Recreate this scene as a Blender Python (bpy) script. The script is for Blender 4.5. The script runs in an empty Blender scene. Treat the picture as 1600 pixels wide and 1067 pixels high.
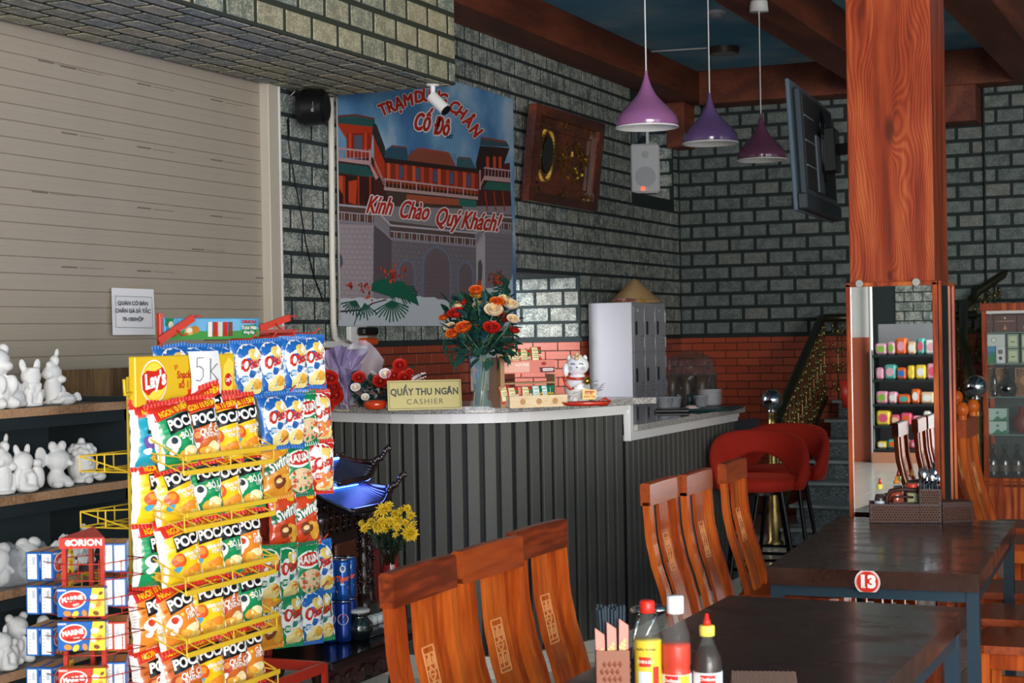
import bpy, math, random
from mathutils import Matrix, Vector
from mathutils.geometry import tessellate_polygon
R = random.Random(7)
rad = math.radians
SC = bpy.context.scene
COL = SC.collection

# ------------------------------------------------------------------ camera
F = 2612.0; RHO = .018; PIT = .0038; YAW = rad(23.77); H = 1.55
_c, _s = math.cos(YAW), math.sin(YAW)
R0 = Vector((_c, _s, 0)); F0 = Vector((-_s, _c, 0)); U0 = Vector((0, 0, 1))
_fw = F0*math.cos(PIT) - U0*math.sin(PIT)
_up = F0*math.sin(PIT) + U0*math.cos(PIT)
_r = R0*math.cos(RHO) - _up*math.sin(RHO)
_u = R0*math.sin(RHO) + _up*math.cos(RHO)
cam = bpy.data.objects.new('camera', bpy.data.cameras.new('camera'))
COL.objects.link(cam)
cam.matrix_world = Matrix(((_r.x, _u.x, -_fw.x, 0), (_r.y, _u.y, -_fw.y, 0), (_r.z, _u.z, -_fw.z, H), (0, 0, 0, 1)))
cam.data.sensor_width = 36; cam.data.lens = F/1600*36; cam.data.clip_start = .05
cam.data.dof.use_dof = True; cam.data.dof.focus_distance = 6.2; cam.data.dof.aperture_fstop = 9
SC.camera = cam

def ray(px, py):
    return _fw + _r*((px-800)/F) + _u*((533.5-py)/F)
def at(px, py, X=None, Y=None, Z=None, D=None):
    r = ray(px, py)
    t = X/r.x if X is not None else Y/r.y if Y is not None else (Z-H)/r.z if Z is not None else D
    return Vector((r.x*t, r.y*t, H+r.z*t))

# ------------------------------------------------------------------ light
w = bpy.data.worlds.new('world'); SC.world = w; w.use_nodes = True
bg = w.node_tree.nodes['Background']; bg.inputs[0].default_value = (.66, .87, 1.0, 1); bg.inputs[1].default_value = .6
def area(name, loc, rot, sx, sy, power, col):
    l = bpy.data.lights.new(name, 'AREA'); l.shape = 'RECTANGLE'; l.size = sx; l.size_y = sy
    l.energy = power; l.color = col
    o = bpy.data.objects.new(name, l); COL.objects.link(o); o.location = loc; o.rotation_euler = rot
    return o
# daylight entering by the open shopfront behind the camera and by the open side on the right
area('shopfront_daylight', (4.3, -6.3, 1.9), (rad(90), 0, rad(14)), 5.0, 3.2, 640, (1, .965, .92))
area('side_daylight', (6.3, 1.5, 1.9), (rad(90), 0, rad(90)), 6.0, 3.0, 110, (1, .96, .9))
area('added_near_fill', (1.2, -1.2, 3.40), (rad(52), 0, rad(24)), 2.4, 1.4, 75, (1, .97, .93))  # unseen fill lamp, added to brighten the near side over the rear
area('added_mirror_fill', (.3, -2.2, 3.40), (rad(60), 0, rad(128)), 1.6, 1.0, 190, (1, .97, .93))  # unseen fill lamp, added to brighten the goods shelf in the mirror
area('street_daylight', (5.6, -3.6, 2.0), (rad(90), 0, rad(82)), 4.5, 2.6, 560, (1, .965, .92))
area('passage_daylight', (-6.2, 9.2, 2.2), (rad(90), 0, rad(-62)), 1.6, 1.6, 150, (.95, .97, 1))
SC.view_settings.view_transform = 'Standard'; SC.view_settings.look = 'None'
SC.view_settings.gamma = 1; SC.view_settings.use_curve_mapping = False
SC.view_settings.exposure = 0.38

# ------------------------------------------------------------------ materials
def lin(h):
    h = h.lstrip('#'); o = []
    for i in (0, 2, 4):
        c = int(h[i:i+2], 16)/255
        o.append(c/12.92 if c <= .04045 else ((c+.055)/1.055)**2.4)
    return (*o, 1)
MATS = {}
def M(name, col='#808080', rough=.5, metal=0., spec=.5, emit=0., bump=0., bscale=60., coat=0., alpha=1., trans=0., var=0., ior=1.45):
    if name in MATS: return MATS[name]
    m = bpy.data.materials.new(name); m.use_nodes = True; nt = m.node_tree; b = nt.nodes['Principled BSDF']
    c = lin(col)
    b.inputs['Base Color'].default_value = c; b.inputs['Roughness'].default_value = rough
    b.inputs['Metallic'].default_value = metal; b.inputs['Specular IOR Level'].default_value = spec
    b.inputs['Coat Weight'].default_value = coat; b.inputs['Coat Roughness'].default_value = .12
    b.inputs['Transmission Weight'].default_value = trans; b.inputs['IOR'].default_value = ior
    b.inputs['Alpha'].default_value = alpha
    if emit:
        b.inputs['Emission Color'].default_value = c; b.inputs['Emission Strength'].default_value = emit
    if bump or var:
        tc = nt.nodes.new('ShaderNodeTexCoord'); n = nt.nodes.new('ShaderNodeTexNoise')
        n.inputs['Scale'].default_value = bscale; n.inputs['Detail'].default_value = 3
        nt.links.new(tc.outputs['Object'], n.inputs['Vector'])
        if bump:
            bp = nt.nodes.new('ShaderNodeBump'); bp.inputs['Strength'].default_value = bump; bp.inputs['Distance'].default_value = .004
            nt.links.new(n.outputs['Fac'], bp.inputs['Height']); nt.links.new(bp.outputs['Normal'], b.inputs['Normal'])
        if var:
            mx = nt.nodes.new('ShaderNodeMix'); mx.data_type = 'RGBA'
            mx.inputs[6].default_value = tuple(x*(1-var) for x in c[:3])+(1,)
            mx.inputs[7].default_value = tuple(min(1, x*(1+var)) for x in c[:3])+(1,)
            nt.links.new(n.outputs['Fac'], mx.inputs[0]); nt.links.new(mx.outputs[2], b.inputs['Base Color'])
    MATS[name] = m
    return m
def C(h, rough=.5, **k):
    return M('col_'+h.lstrip('#')+'_%d' % (rough*100) + ('_m' if k.get('metal') else ''), h, rough, **k)

def nodes(m):
    nt = m.node_tree
    def N(t, **k):
        n = nt.nodes.new(t)
        for a, v in k.items():
            if a.startswith('i_'):
                n.inputs[int(a[2:]) if a[2:].isdigit() else a[2:]].default_value = v
            else: setattr(n, a, v)
        return n
    def L(a, b): nt.links.new(a, b)
    return nt, N, L, nt.nodes['Principled BSDF']
def ramp(N, stops):
    r = N('ShaderNodeValToRGB'); e = r.color_ramp.elements
    while len(e) < len(stops): e.new(.5)
    for x, (p, c) in zip(e, stops): x.position = p; x.color = lin(c)
    return r

def wood(name, dark, mid, light, scale=(7, 7, .7), rings=9., rough=.35, coat=.3):
    m = M(name, mid, rough, coat=coat); nt, N, L, b = nodes(m)
    tc = N('ShaderNodeTexCoord'); mp = N('ShaderNodeMapping'); mp.inputs['Scale'].default_value = scale
    L(tc.outputs['Object'], mp.inputs[0])
    oi = N('ShaderNodeObjectInfo'); ad = N('ShaderNodeVectorMath', operation='MULTIPLY_ADD')
    cb = N('ShaderNodeCombineXYZ'); L(oi.outputs['Random'], cb.inputs[0]); L(oi.outputs['Random'], cb.inputs[2])
    L(cb.outputs[0], ad.inputs[0]); ad.inputs[1].default_value = (31, 17, 23); L(mp.outputs[0], ad.inputs[2])
    n1 = N('ShaderNodeTexNoise'); n1.inputs['Scale'].default_value = .35; n1.inputs['Detail'].default_value = 1.5
    L(ad.outputs[0], n1.inputs[0])
    mu = N('ShaderNodeMath', operation='MULTIPLY'); mu.inputs[1].default_value = rings*6.28; L(n1.outputs['Fac'], mu.inputs[0])
    sn = N('ShaderNodeMath', operation='SINE'); L(mu.outputs[0], sn.inputs[0])
    n2 = N('ShaderNodeTexNoise'); n2.inputs['Scale'].default_value = 8; n2.inputs['Detail'].default_value = 4; L(ad.outputs[0], n2.inputs[0])
    m2 = N('ShaderNodeMath', operation='MULTIPLY_ADD'); m2.inputs[1].default_value = .22; L(sn.outputs[0], m2.inputs[0]); L(n2.outputs['Fac'], m2.inputs[2])
    rp = ramp(N, [(.22, dark), (.5, mid), (.8, light)]); L(m2.outputs[0], rp.inputs[0]); L(rp.outputs[0], b.inputs['Base Color'])
    return m

def brick_mat(name, stops, seed=0., speck='#b9c0b6', amount=.62, rough=.75):
    m = M(name, stops[1], rough); nt, N, L, b = nodes(m)
    geo = N('ShaderNodeNewGeometry'); oi = N('ShaderNodeObjectInfo')
    a = N('ShaderNodeMath', operation='ADD'); L(geo.outputs['Random Per Island'], a.inputs[0]); L(oi.outputs['Random'], a.inputs[1])
    fr = N('ShaderNodeMath', operation='FRACT'); L(a.outputs[0], fr.inputs[0])
    k = len(stops); rp = ramp(N, [(i/(k-1), c) for i, c in enumerate(stops)]); L(fr.outputs[0], rp.inputs[0])
    n = N('ShaderNodeTexNoise'); n.inputs['Scale'].default_value = 13; n.inputs['Detail'].default_value = 5; n.inputs['Roughness'].default_value = .75
    L(geo.outputs['Position'], n.inputs[0])
    n3 = N('ShaderNodeTexNoise'); n3.inputs['Scale'].default_value = 110; n3.inputs['Detail'].default_value = 2
    L(geo.outputs['Position'], n3.inputs[0])
    ml = N('ShaderNodeMath', operation='MULTIPLY'); L(n.outputs['Fac'], ml.inputs[0]); L(n3.outputs['Fac'], ml.inputs[1])
    r2 = N('ShaderNodeMapRange'); r2.inputs[1].default_value = .225; r2.inputs[2].default_value = .30; r2.inputs[4].default_value = amount; L(ml.outputs[0], r2.inputs[0])
    mx = N('ShaderNodeMix', data_type='RGBA'); L(r2.outputs[0], mx.inputs[0]); L(rp.outputs[0], mx.inputs[6]); mx.inputs[7].default_value = lin(speck)
    L(mx.outputs[2], b.inputs['Base Color'])
    bp = N('ShaderNodeBump'); bp.inputs['Strength'].default_value = .35; bp.inputs['Distance'].default_value = .004; L(ml.outputs[0], bp.inputs['Height']); L(bp.outputs[0], b.inputs['Normal'])
    return m

def granite(name, cols, scale=140, rough=.18):
    m = M(name, cols[1], rough, coat=.2); nt, N, L, b = nodes(m)
    geo = N('ShaderNodeNewGeometry'); v = N('ShaderNodeTexVoronoi'); v.inputs['Scale'].default_value = scale; L(geo.outputs['Position'], v.inputs[0])
    sp = N('ShaderNodeSeparateColor'); L(v.outputs['Color'], sp.inputs[0])
    rp = ramp(N, [(i/(len(cols)-1), c) for i, c in enumerate(cols)]); L(sp.outputs[0], rp.inputs[0]); L(rp.outputs[0], b.inputs['Base Color'])
    return m

def sky_paint(name, a, bcol, c, scale=1.2, rough=.7):
    m = M(name, a, rough); nt, N, L, b = nodes(m)
    geo = N('ShaderNodeNewGeometry'); n = N('ShaderNodeTexNoise'); n.inputs['Scale'].default_value = scale; n.inputs['Detail'].default_value = 5
    L(geo.outputs['Position'], n.inputs[0]); rp = ramp(N, [(.38, a), (.55, bcol), (.72, c)]); L(n.outputs['Fac'], rp.inputs[0]); L(rp.outputs[0], b.inputs['Base Color'])
    return m

brickA = brick_mat('grey_green_brick', ['#4c5755', '#5f6966', '#6b7370', '#54605d', '#77776e'], amount=.72, speck='#c4c4b8')
brickB = brick_mat('dimmed_rear_brick', ['#4a5554', '#56605e', '#606a68', '#4f5a58', '#6a6c66'], amount=.38, speck='#9da49e')  # rear wall's dimness put into the brick colour; also less speckle
brickS = brick_mat('cream_green_brick', ['#66716a', '#8d8a70', '#a3997a', '#6c7a76', '#8f8a70'], amount=.55, speck='#d3caaa')
joint = M('dark_joint', '#252e2e', .9, bump=.3)
jointS = M('olive_joint', '#34392f', .9, bump=.3)
tile_red = brick_mat('red_tile', ['#a4482e', '#b04f33', '#994029', '#a84a30'], speck='#a84a30', amount=.1, rough=.35)
grout_red = M('dark_red_grout', '#57291e', .8)
orange_wood = wood('orange_wood', '#7c2f12', '#a9471d', '#c4672f', scale=(7, 7, .75), rings=11, rough=.32)
beam_wood = wood('beam_wood', '#5a2a1b', '#6d3421', '#7f4028', scale=(5, .6, 5), rings=5, rough=.6, coat=.0)
chair_wood = wood('chair_wood', '#8a340c', '#a84612', '#bf5d1e', scale=(7, 7, .8), rings=3, rough=.40, coat=.08)
chair_dark = wood('chair_rail_wood', '#5c2008', '#8a350f', '#9c4416', scale=(7, .8, 7), rings=2, rough=.36, coat=.12)
table_wood = wood('table_wood', '#2a150f', '#321a13', '#3b2119', scale=(9, .9, 9), rings=3, rough=.26, coat=.2)
nodes(chair_wood)[3].inputs['Specular IOR Level'].default_value = .25
nt, N, L, b = nodes(table_wood); g_ = N('ShaderNodeNewGeometry'); mp_ = N('ShaderNodeMapping'); mp_.inputs['Rotation'].default_value = (0, 0, .6); mp_.inputs['Scale'].default_value = (1.5, 2.6, 1)
n_ = N('ShaderNodeTexNoise'); n_.inputs['Scale'].default_value = 3; n_.inputs['Detail'].default_value = 5; n_.inputs['Distortion'].default_value = .4
L(g_.outputs['Position'], mp_.inputs[0]); L(mp_.outputs[0], n_.inputs[0]); r_ = N('ShaderNodeMapRange'); r_.inputs[1].default_value = .42; r_.inputs[2].default_value = .68; r_.inputs[3].default_value = .20; r_.inputs[4].default_value = .36
L(n_.outputs['Fac'], r_.inputs[0]); L(r_.outputs[0], b.inputs['Roughness'])
dark_carved = wood('carved_dark_wood', '#160b09', '#241210', '#3a211b', scale=(9, 9, 2), rings=4, rough=.3)
shelf_wood = wood('shelf_wood', '#8c6a4e', '#b48a68', '#c69c7a', scale=(2, 9, 9), rings=3, rough=.5, coat=0)
granite_light = granite('light_granite', ['#6d6a68', '#a5a19d', '#d5cfc8', '#8d8984', '#bdb8b0'], 190)
granite_dark = granite('dark_granite', ['#23282a', '#3d4547', '#5a6365', '#2c3335', '#7d8787'], 160, .3)
floor_mat = M('floor_tile', '#c9c6bd', .16, var=.06, bscale=3)
white = M('white_paint', '#e8e6e4', .45)
plaster = M('white_plaster', '#f1efee', .75, bump=.15, bscale=120)
black = M('black_plastic', '#0c0d10', .35)
steel = M('brushed_steel', '#c6c8cc', .12, metal=1)
brass = M('aged_brass', '#a08653', .32, metal=1, var=.35, bscale=18)
glass = M('clear_glass', '#f4faf8', .02, trans=1., ior=1.45)
mirror_m = M('mirror_glass', '#f2f4f3', .0, metal=1)
yellow_metal = M('yellow_metal', '#e2b92e', .4)
red_metal = M('red_metal', '#b92f1e', .38)
leaf_m = M('leaf_green', '#1f4a3a', .45, var=.35, bscale=20)
stem_m = M('stem_green', '#3d6140', .5)
# clear film: mostly see-through with glossy wrinkles
film = M('clear_film', '#e9ecf2', .12, alpha=.2, bump=1., bscale=28)

# ------------------------------------------------------------------ mesh builder
WM = {}
class MB:
    def __init__(s): s.v = []; s.f = []; s.m = []; s.s = []; s.M = None
    def add(s, vs, fs, mat=0, smooth=False):
        o = len(s.v)
        if s.M is not None: vs = [s.M @ Vector(v) for v in vs]
        s.v += [tuple(v) for v in vs]
        for f in fs: s.f.append(tuple(i+o for i in f)); s.m.append(mat); s.s.append(smooth)
        return s
    def box(s, c, d, mat=0, b=0., rz=0., rx=0., ry=0.):
        hx, hy, hz = d[0]/2, d[1]/2, d[2]/2
        if b <= 0:
            vs = [(x*hx, y*hy, z*hz) for x in (-1, 1) for y in (-1, 1) for z in (-1, 1)]
            fs = [(0, 1, 3, 2), (4, 6, 7, 5), (0, 4, 5, 1), (2, 3, 7, 6), (0, 2, 6, 4), (1, 5, 7, 3)]
        else:
            b = min(b, hx*.9, hy*.9, hz*.9); vs = []; idx = {}
            for x in (-1, 1):
                for y in (-1, 1):
                    for z in (-1, 1):
                        for a in range(3):
                            idx[x, y, z, a] = len(vs)
                            vs.append((x*(hx-(b if a != 0 else 0)), y*(hy-(b if a != 1 else 0)), z*(hz-(b if a != 2 else 0))))
            fs = []
            S = (-1, 1)
            for a in range(3):
                o1, o2 = [i for i in range(3) if i != a]
                for sg in S:
                    q = []
                    for p, r in ((-1, -1), (1, -1), (1, 1), (-1, 1)):
                        k = [0, 0, 0]; k[a] = sg; k[o1] = p; k[o2] = r; q.append(idx[k[0], k[1], k[2], a])
                    flip = (sg > 0) ^ (a == 1)
                    fs.append(tuple(q if flip else q[::-1]))
                for p in S:
                    for r in S:
                        k0 = [0, 0, 0]; k0[a] = -1; k0[o1] = p; k0[o2] = r; k1 = k0[:]; k1[a] = 1
                        q = (idx[(*k0, o1)], idx[(*k1, o1)], idx[(*k1, o2)], idx[(*k0, o2)])
                        fs.append(q if ((p*r > 0) ^ (a == 1)) else q[::-1])
            for x in S:
                for y in S:
                    for z in S:
                        q = (idx[x, y, z, 0], idx[x, y, z, 1], idx[x, y, z, 2]); fs.append(q if x*y*z > 0 else q[::-1])
        T = Matrix.Translation(Vector(c))
        if rz: T = T @ Matrix.Rotation(rz, 4, 'Z')
        if ry: T = T @ Matrix.Rotation(ry, 4, 'Y')
        if rx: T = T @ Matrix.Rotation(rx, 4, 'X')
        return s.add([T @ Vector(v) for v in vs], fs, mat)
    def bb(s, a, b, mat=0, bev=0.):
        return s.box([(p+q)/2 for p, q in zip(a, b)], [abs(q-p) for p, q in zip(a, b)], mat, bev)
    def cyl(s, p0, p1, r0, r1=None, n=10, mat=0, caps=True, smooth=True):
        r1 = r0 if r1 is None else r1
        p0, p1 = Vector(p0), Vector(p1); d = (p1-p0).normalized()
        a = d.orthogonal().normalized(); bq = d.cross(a)
        vs = []
        for p, r in ((p0, r0), (p1, r1)):
            for i in range(n):
                t = 2*math.pi*i/n; vs.append(p+a*(r*math.cos(t))+bq*(r*math.sin(t)))
        fs = [(i, (i+1) % n, n+(i+1) % n, n+i) for i in range(n)]
        s.add(vs, fs, mat, smooth)
        if caps: s.add(vs, [tuple(range(n))[::-1], tuple(range(n, 2*n))], mat)
        return s
    def bar(s, p0, p1, w, t, mat=0, up=(0, 0, 1), b=0.):
        p0, p1 = Vector(p0), Vector(p1); d = p1-p0; L = d.length; d.normalize()
        u = Vector(up); x = d.cross(u)
        if x.length < 1e-4: x = d.cross(Vector((1, 0, 0)))
        x.normalize(); z = x.cross(d)
        T = Matrix(((x.x, d.x, z.x, (p0.x+p1.x)/2), (x.y, d.y, z.y, (p0.y+p1.y)/2), (x.z, d.z, z.z, (p0.z+p1.z)/2), (0, 0, 0, 1)))
        k = MB(); k.box((0, 0, 0), (w, L, t), 0, b)
        return s.add([T @ Vector(v) for v in k.v], k.f, mat)
    def lathe(s, prof, n=20, c=(0, 0, 0), mat=0, smooth=True, flute=0, fd=0.):
        vs = []
        for r, z in prof:
            for i in range(n):
                t = 2*math.pi*i/n; q = r*(1-fd*(abs(math.sin(t*flute/2)) if flute else 0)); vs.append((c[0]+q*math.cos(t), c[1]+q*math.sin(t), c[2]+z))
        fs = [(j*n+i, j*n+(i+1) % n, (j+1)*n+(i+1) % n, (j+1)*n+i) for j in range(len(prof)-1) for i in range(n)]
        if prof[0][0] > 1e-5: fs.append(tuple(range(n))[::-1])
        if prof[-1][0] > 1e-5: fs.append(tuple(range((len(prof)-1)*n, len(prof)*n)))
        return s.add(vs, fs, mat, smooth)
    def tube(s, path, r, n=6, mat=0, closed=False, smooth=True):
        P = [Vector(p) for p in path]; m = len(P); rr = r if isinstance(r, (list, tuple)) else [r]*m
        vs = []; a = None
        for i, p in enumerate(P):
            d = (P[(i+1) % m]-P[i-1]) if closed or 0 < i < m-1 else (P[1]-P[0] if i == 0 else P[-1]-P[-2])
            if d.length < 1e-9: d = Vector((0, 0, 1))
            d.normalize()
            if a is None: a = d.orthogonal().normalized()
            else:
                a = a-d*a.dot(d)
                a = d.orthogonal().normalized() if a.length < 1e-5 else a.normalized()
            bq = d.cross(a)
            for k in range(n):
                t = 2*math.pi*k/n; vs.append(p+a*(rr[i]*math.cos(t))+bq*(rr[i]*math.sin(t)))
        q = m if closed else m-1
        fs = [(i*n+k, i*n+(k+1) % n, ((i+1) % m)*n+(k+1) % n, ((i+1) % m)*n+k) for i in range(q) for k in range(n)]
        if not closed: fs += [tuple(range(n))[::-1], tuple(range((m-1)*n, m*n))]
        return s.add(vs, fs, mat, smooth)
    def ell(s, c, r, nu=12, nv=8, mat=0, rot=None):
        if not isinstance(r, (tuple, list)): r = (r, r, r)
        T = Matrix.Translation(Vector(c)) @ (rot if rot is not None else Matrix.Identity(4))
        vs = [T @ Vector((0, 0, -r[2]))]
        for j in range(1, nv):
            ph = -math.pi/2+math.pi*j/nv
            for i in range(nu):
                t = 2*math.pi*i/nu; vs.append(T @ Vector((r[0]*math.cos(ph)*math.cos(t), r[1]*math.cos(ph)*math.sin(t), r[2]*math.sin(ph))))
        vs.append(T @ Vector((0, 0, r[2]))); k = len(vs)-1
        fs = [(0, 1+(i+1) % nu, 1+i) for i in range(nu)]
        for j in range(nv-2):
            for i in range(nu): fs.append((1+j*nu+i, 1+j*nu+(i+1) % nu, 1+(j+1)*nu+(i+1) % nu, 1+(j+1)*nu+i))
        fs += [(1+(nv-2)*nu+i, 1+(nv-2)*nu+(i+1) % nu, k) for i in range(nu)]
        return s.add(vs, fs, mat, True)
    def grid(s, fn, nu, nv, mat=0, smooth=True):
        vs = [fn(i/nu, j/nv) for j in range(nv+1) for i in range(nu+1)]
        fs = [(j*(nu+1)+i, j*(nu+1)+i+1, (j+1)*(nu+1)+i+1, (j+1)*(nu+1)+i) for j in range(nv) for i in range(nu)]
        return s.add(vs, fs, mat, smooth)
    def prism(s, pts, h0, h1, fn, mat=0):
        """2-D outline extruded; fn(a, b, h) gives the 3-D point."""
        n = len(pts)
        tri = tessellate_polygon([[Vector((p[0], p[1], 0)) for p in pts]])
        lo = [fn(p[0], p[1], h0) for p in pts]; hi = [fn(p[0], p[1], h1) for p in pts]
        fs = [t for t in tri] + [tuple(i+n for i in t[::-1]) for t in tri] + [(i, (i+1) % n, n+(i+1) % n, n+i) for i in range(n)]
        return s.add(lo+hi, fs, mat)
    def flat(s, pts, fn, mat=0):
        tri = tessellate_polygon([[Vector((p[0], p[1], 0)) for p in pts]])
        return s.add([fn(p[0], p[1]) for p in pts], tri, mat)
    def text(s, body, size, fn, mat=0, bold=0., shear=0., align='C', sx=1., rot=0., space=1.):
        vs, fs = glyphs(body, bold, shear, align, space)
        c, q = math.cos(rot), math.sin(rot)
        out = []
        for x, y in vs:
            x, y = x*size*sx, y*size; out.append(fn(x*c-y*q, x*q+y*c))
        return s.add(out, fs, mat)
    def mesh(s, name, mats):
        me = bpy.data.meshes.new(name); me.from_pydata(s.v, [], s.f)
        for m in mats if isinstance(mats, (list, tuple)) else [mats]: me.materials.append(m)
        me.polygons.foreach_set('material_index', s.m); me.polygons.foreach_set('use_smooth', s.s); me.update()
        return me
    def build(s, name, mats, parent=None, loc=(0, 0, 0), world=False, fixn=False):
        if world and parent is not None and parent in WM:
            iv = WM[parent].inverted(); s.v = [tuple(iv @ Vector(v)) for v in s.v]
        me = s.mesh(name, mats)
        if fixn:
            import bmesh
            b = bmesh.new(); b.from_mesh(me); bmesh.ops.recalc_face_normals(b, faces=b.faces); b.to_mesh(me); b.free()
        return put(name, me, parent, loc)
def put(name, me, parent=None, loc=(0, 0, 0), rot=(0, 0, 0)):
    o = bpy.data.objects.new(name, me); COL.objects.link(o); o.location = loc; o.rotation_euler = rot
    if parent is not None: o.parent = parent
    WM[o] = (WM[parent] if parent in WM else Matrix.Identity(4)) @ Matrix.Translation(Vector(loc))
    return o
_G = {}
def glyphs(body, bold=0., shear=0., align='C', space=1.):
    k = (body, bold, shear, align, space)
    if k not in _G:
        cu = bpy.data.curves.new('t', 'FONT'); cu.body = body; cu.size = 1; cu.offset = bold; cu.shear = shear
        cu.space_character = space
        cu.align_x = {'C': 'CENTER', 'L': 'LEFT', 'R': 'RIGHT'}[align]; cu.align_y = 'CENTER'; cu.resolution_u = 3; cu.fill_mode = 'FRONT'
        o = bpy.data.objects.new('t', cu)
        me = o.to_mesh()
        _G[k] = ([(v.co.x, v.co.y) for v in me.vertices], [tuple(p.vertices) for p in me.polygons])
        o.to_mesh_clear(); bpy.data.objects.remove(o); bpy.data.curves.remove(cu)
    return _G[k]
def thing(name, label, cat, loc=(0, 0, 0), rz=0., group=None):
    o = bpy.data.objects.new(name, None); COL.objects.link(o); o.location = loc; o.rotation_euler = (0, 0, rz)
    o.empty_display_size = .05
    WM[o] = Matrix.Translation(Vector(loc)) @ Matrix.Rotation(rz, 4, 'Z')
    return tag(o, label, cat, group)
def tag(o, label, cat, group=None):
    o['label'] = label; o['category'] = cat
    if group: o['group'] = group
    return o
def struct(o): o['kind'] = 'structure'; return o
def stuff(o): o['kind'] = 'stuff'; return o
def clone(root, loc=None, rz=None, label=None, group=None):
    def cp(o, par):
        c = o.copy(); COL.objects.link(c); c.parent = par
        for ch in list(o.children): cp(ch, c)
        return c
    c = cp(root, None)
    if loc is not None: c.location = loc
    if rz is not None: c.rotation_euler = (c.rotation_euler[0], c.rotation_euler[1], rz)
    if label: c['label'] = label
    if group: c['group'] = group
    WM[c] = Matrix.Translation(c.location) @ Matrix.Rotation(c.rotation_euler[2], 4, 'Z')
    return c

# ------------------------------------------------------------------ brick courses
_BM = {}
def courses(parent, name, org, ud, vd, nd, U, V, pu, pv, gap, proud, mat, holes=(), visible=None, limit=300, u0=0., bev=.004, jit=0.):
    """Pieces laid on a face: org + u*ud + v*vd, standing proud along nd."""
    org, ud, vd, nd = Vector(org), Vector(ud), Vector(vd), Vector(nd)
    rows = int(math.ceil(V/pv-1e-6)); cells = []
    for j in range(rows):
        v0, v1 = j*pv, min(V, (j+1)*pv)
        off = (pu/2 if j % 2 else 0)+u0
        k = int(math.floor((0-off)/pu))
        while k*pu+off < U:
            a, b = max(0, k*pu+off), min(U, (k+1)*pu+off); k += 1
            segs = [(a, b)]
            for (h0, h1, g0, g1) in holes:
                if v1 > g0+1e-4 and v0 < g1-1e-4:
                    ns = []
                    for p, q in segs:
                        if q <= h0 or p >= h1: ns.append((p, q)); continue
                        if p < h0: ns.append((p, h0))
                        if q > h1: ns.append((h1, q))
                    segs = ns
            for p, q in segs:
                if q-p > gap+.012 and v1-v0 > gap+.01: cells.append((p, q, v0, v1))
    sc = []
    for c in cells:
        ctr = org+ud*((c[0]+c[1])/2)+vd*((c[2]+c[3])/2)
        rel = ctr-Vector((0, 0, H)); d = rel.dot(_fw); x = 800+F*rel.dot(_r)/max(d, .1); y = 533.5-F*rel.dot(_u)/max(d, .1)
        vis = d > .5 and -25 < x < 1625 and -25 < y < 1090 and (visible is None or visible(c, x, y))
        sc.append((0 if vis else 1, d, c, ctr))
    sc.sort(key=lambda t: (t[0], t[1]))
    rest = MB(); T3 = Matrix((ud, vd, nd)).transposed()
    for i, (nv, d, c, ctr) in enumerate(sc):
        lu, lv = c[1]-c[0]-gap, c[3]-c[2]-gap
        if i < limit and nv == 0:
            key = (name, round(lu, 3), round(lv, 3), tuple(ud), tuple(nd), proud)
            if key not in _BM:
                k = MB(); k.box((0, 0, 0), (lu, lv, proud), 0, min(bev, proud*.45)); k.v = [tuple(T3 @ Vector(v)) for v in k.v]
                if ud.cross(vd).dot(nd) < 0: k.f = [f[::-1] for f in k.f]
                _BM[key] = k.mesh(name, mat)
            put(name, _BM[key], parent, ctr+nd*(proud/2+(R.uniform(-jit, jit) if jit else 0)))
        else:
            k = MB(); k.box((0, 0, 0), (lu, lv, proud), 0, 0)
            f = k.f if ud.cross(vd).dot(nd) >= 0 else [q[::-1] for q in k.f]
            rest.add([T3 @ Vector(v)+ctr+nd*(proud/2) for v in k.v], f, 0)
    if rest.v: stuff(rest.build(name+'_field', mat, parent))

# ------------------------------------------------------------------ room shell
WX, WY, CZ = -4.5, 13.85, 3.74
X, Y, Z = Vector((1, 0, 0)), Vector((0, 1, 0)), Vector((0, 0, 1))
fl = MB(); fl.bb((-5.2, -7, -.15), (8, 14.3, -.012)); floor = struct(fl.build('floor', M('floor_bed', '#8b8880', .8)))
courses(floor, 'tile', (-4.5, -6.5, -.012), X, Y, Z, 12, 20.3, .6, .6, .004, .012, floor_mat, bev=.002, u0=0)
ce = MB(); ce.bb((-5.2, -7, CZ), (8, 14.3, CZ+.2)); struct(ce.build('ceiling', sky_paint('painted_sky_ceiling', '#5b9ab8', '#7fb0c4', '#c4d4d2', 1.3)))
# left wall: slab in pieces around its two openings
O1 = (10.25, 11.47, .9, 1.975); O2 = (12.64, 13.72, 2.68, 3.42); TH = .6
wl = MB()
def sl(y0, y1, z0, z1, th=TH): wl.bb((WX-th, y0, z0), (WX, y1, z1))
sl(-7, 3.0, 0, CZ); sl(3.0, 7.28, 2.9, CZ); sl(7.28, O1[0], 0, CZ); sl(O1[0], O1[1], 0, O1[2]); sl(O1[0], O1[1], O1[3], CZ)
sl(O1[1], O2[0], 0, CZ); sl(O2[0], O2[1], 0, O2[2], .26); sl(O2[0], O2[1], O2[3], CZ, .26); sl(O2[1], 14.3, 0, CZ, .26)
wall_left = struct(wl.build('wall_left', joint))
PU, PV = .225, .118
y0 = 7.30
courses(wall_left, 'brick', (WX, y0, 1.52), Y, Z, X, WY-y0, 2.01, PU, PV, .022, .007, brickA,
        holes=[(O1[0]-y0, O1[1]-y0, 0, O1[3]-1.52), (O2[0]-y0, O2[1]-y0, O2[2]-1.52, O2[3]-1.52), (8.15-y0, 10.1-y0, .25, 1.45)],
        visible=lambda c, x, y: not (c[0]+y0 < 7.7 and c[2]+1.52 > 2.85) and not (7.95 < c[0]+y0 and c[1]+y0 < 10.2 and c[2] > .1 and c[3] < 1.6))
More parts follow.
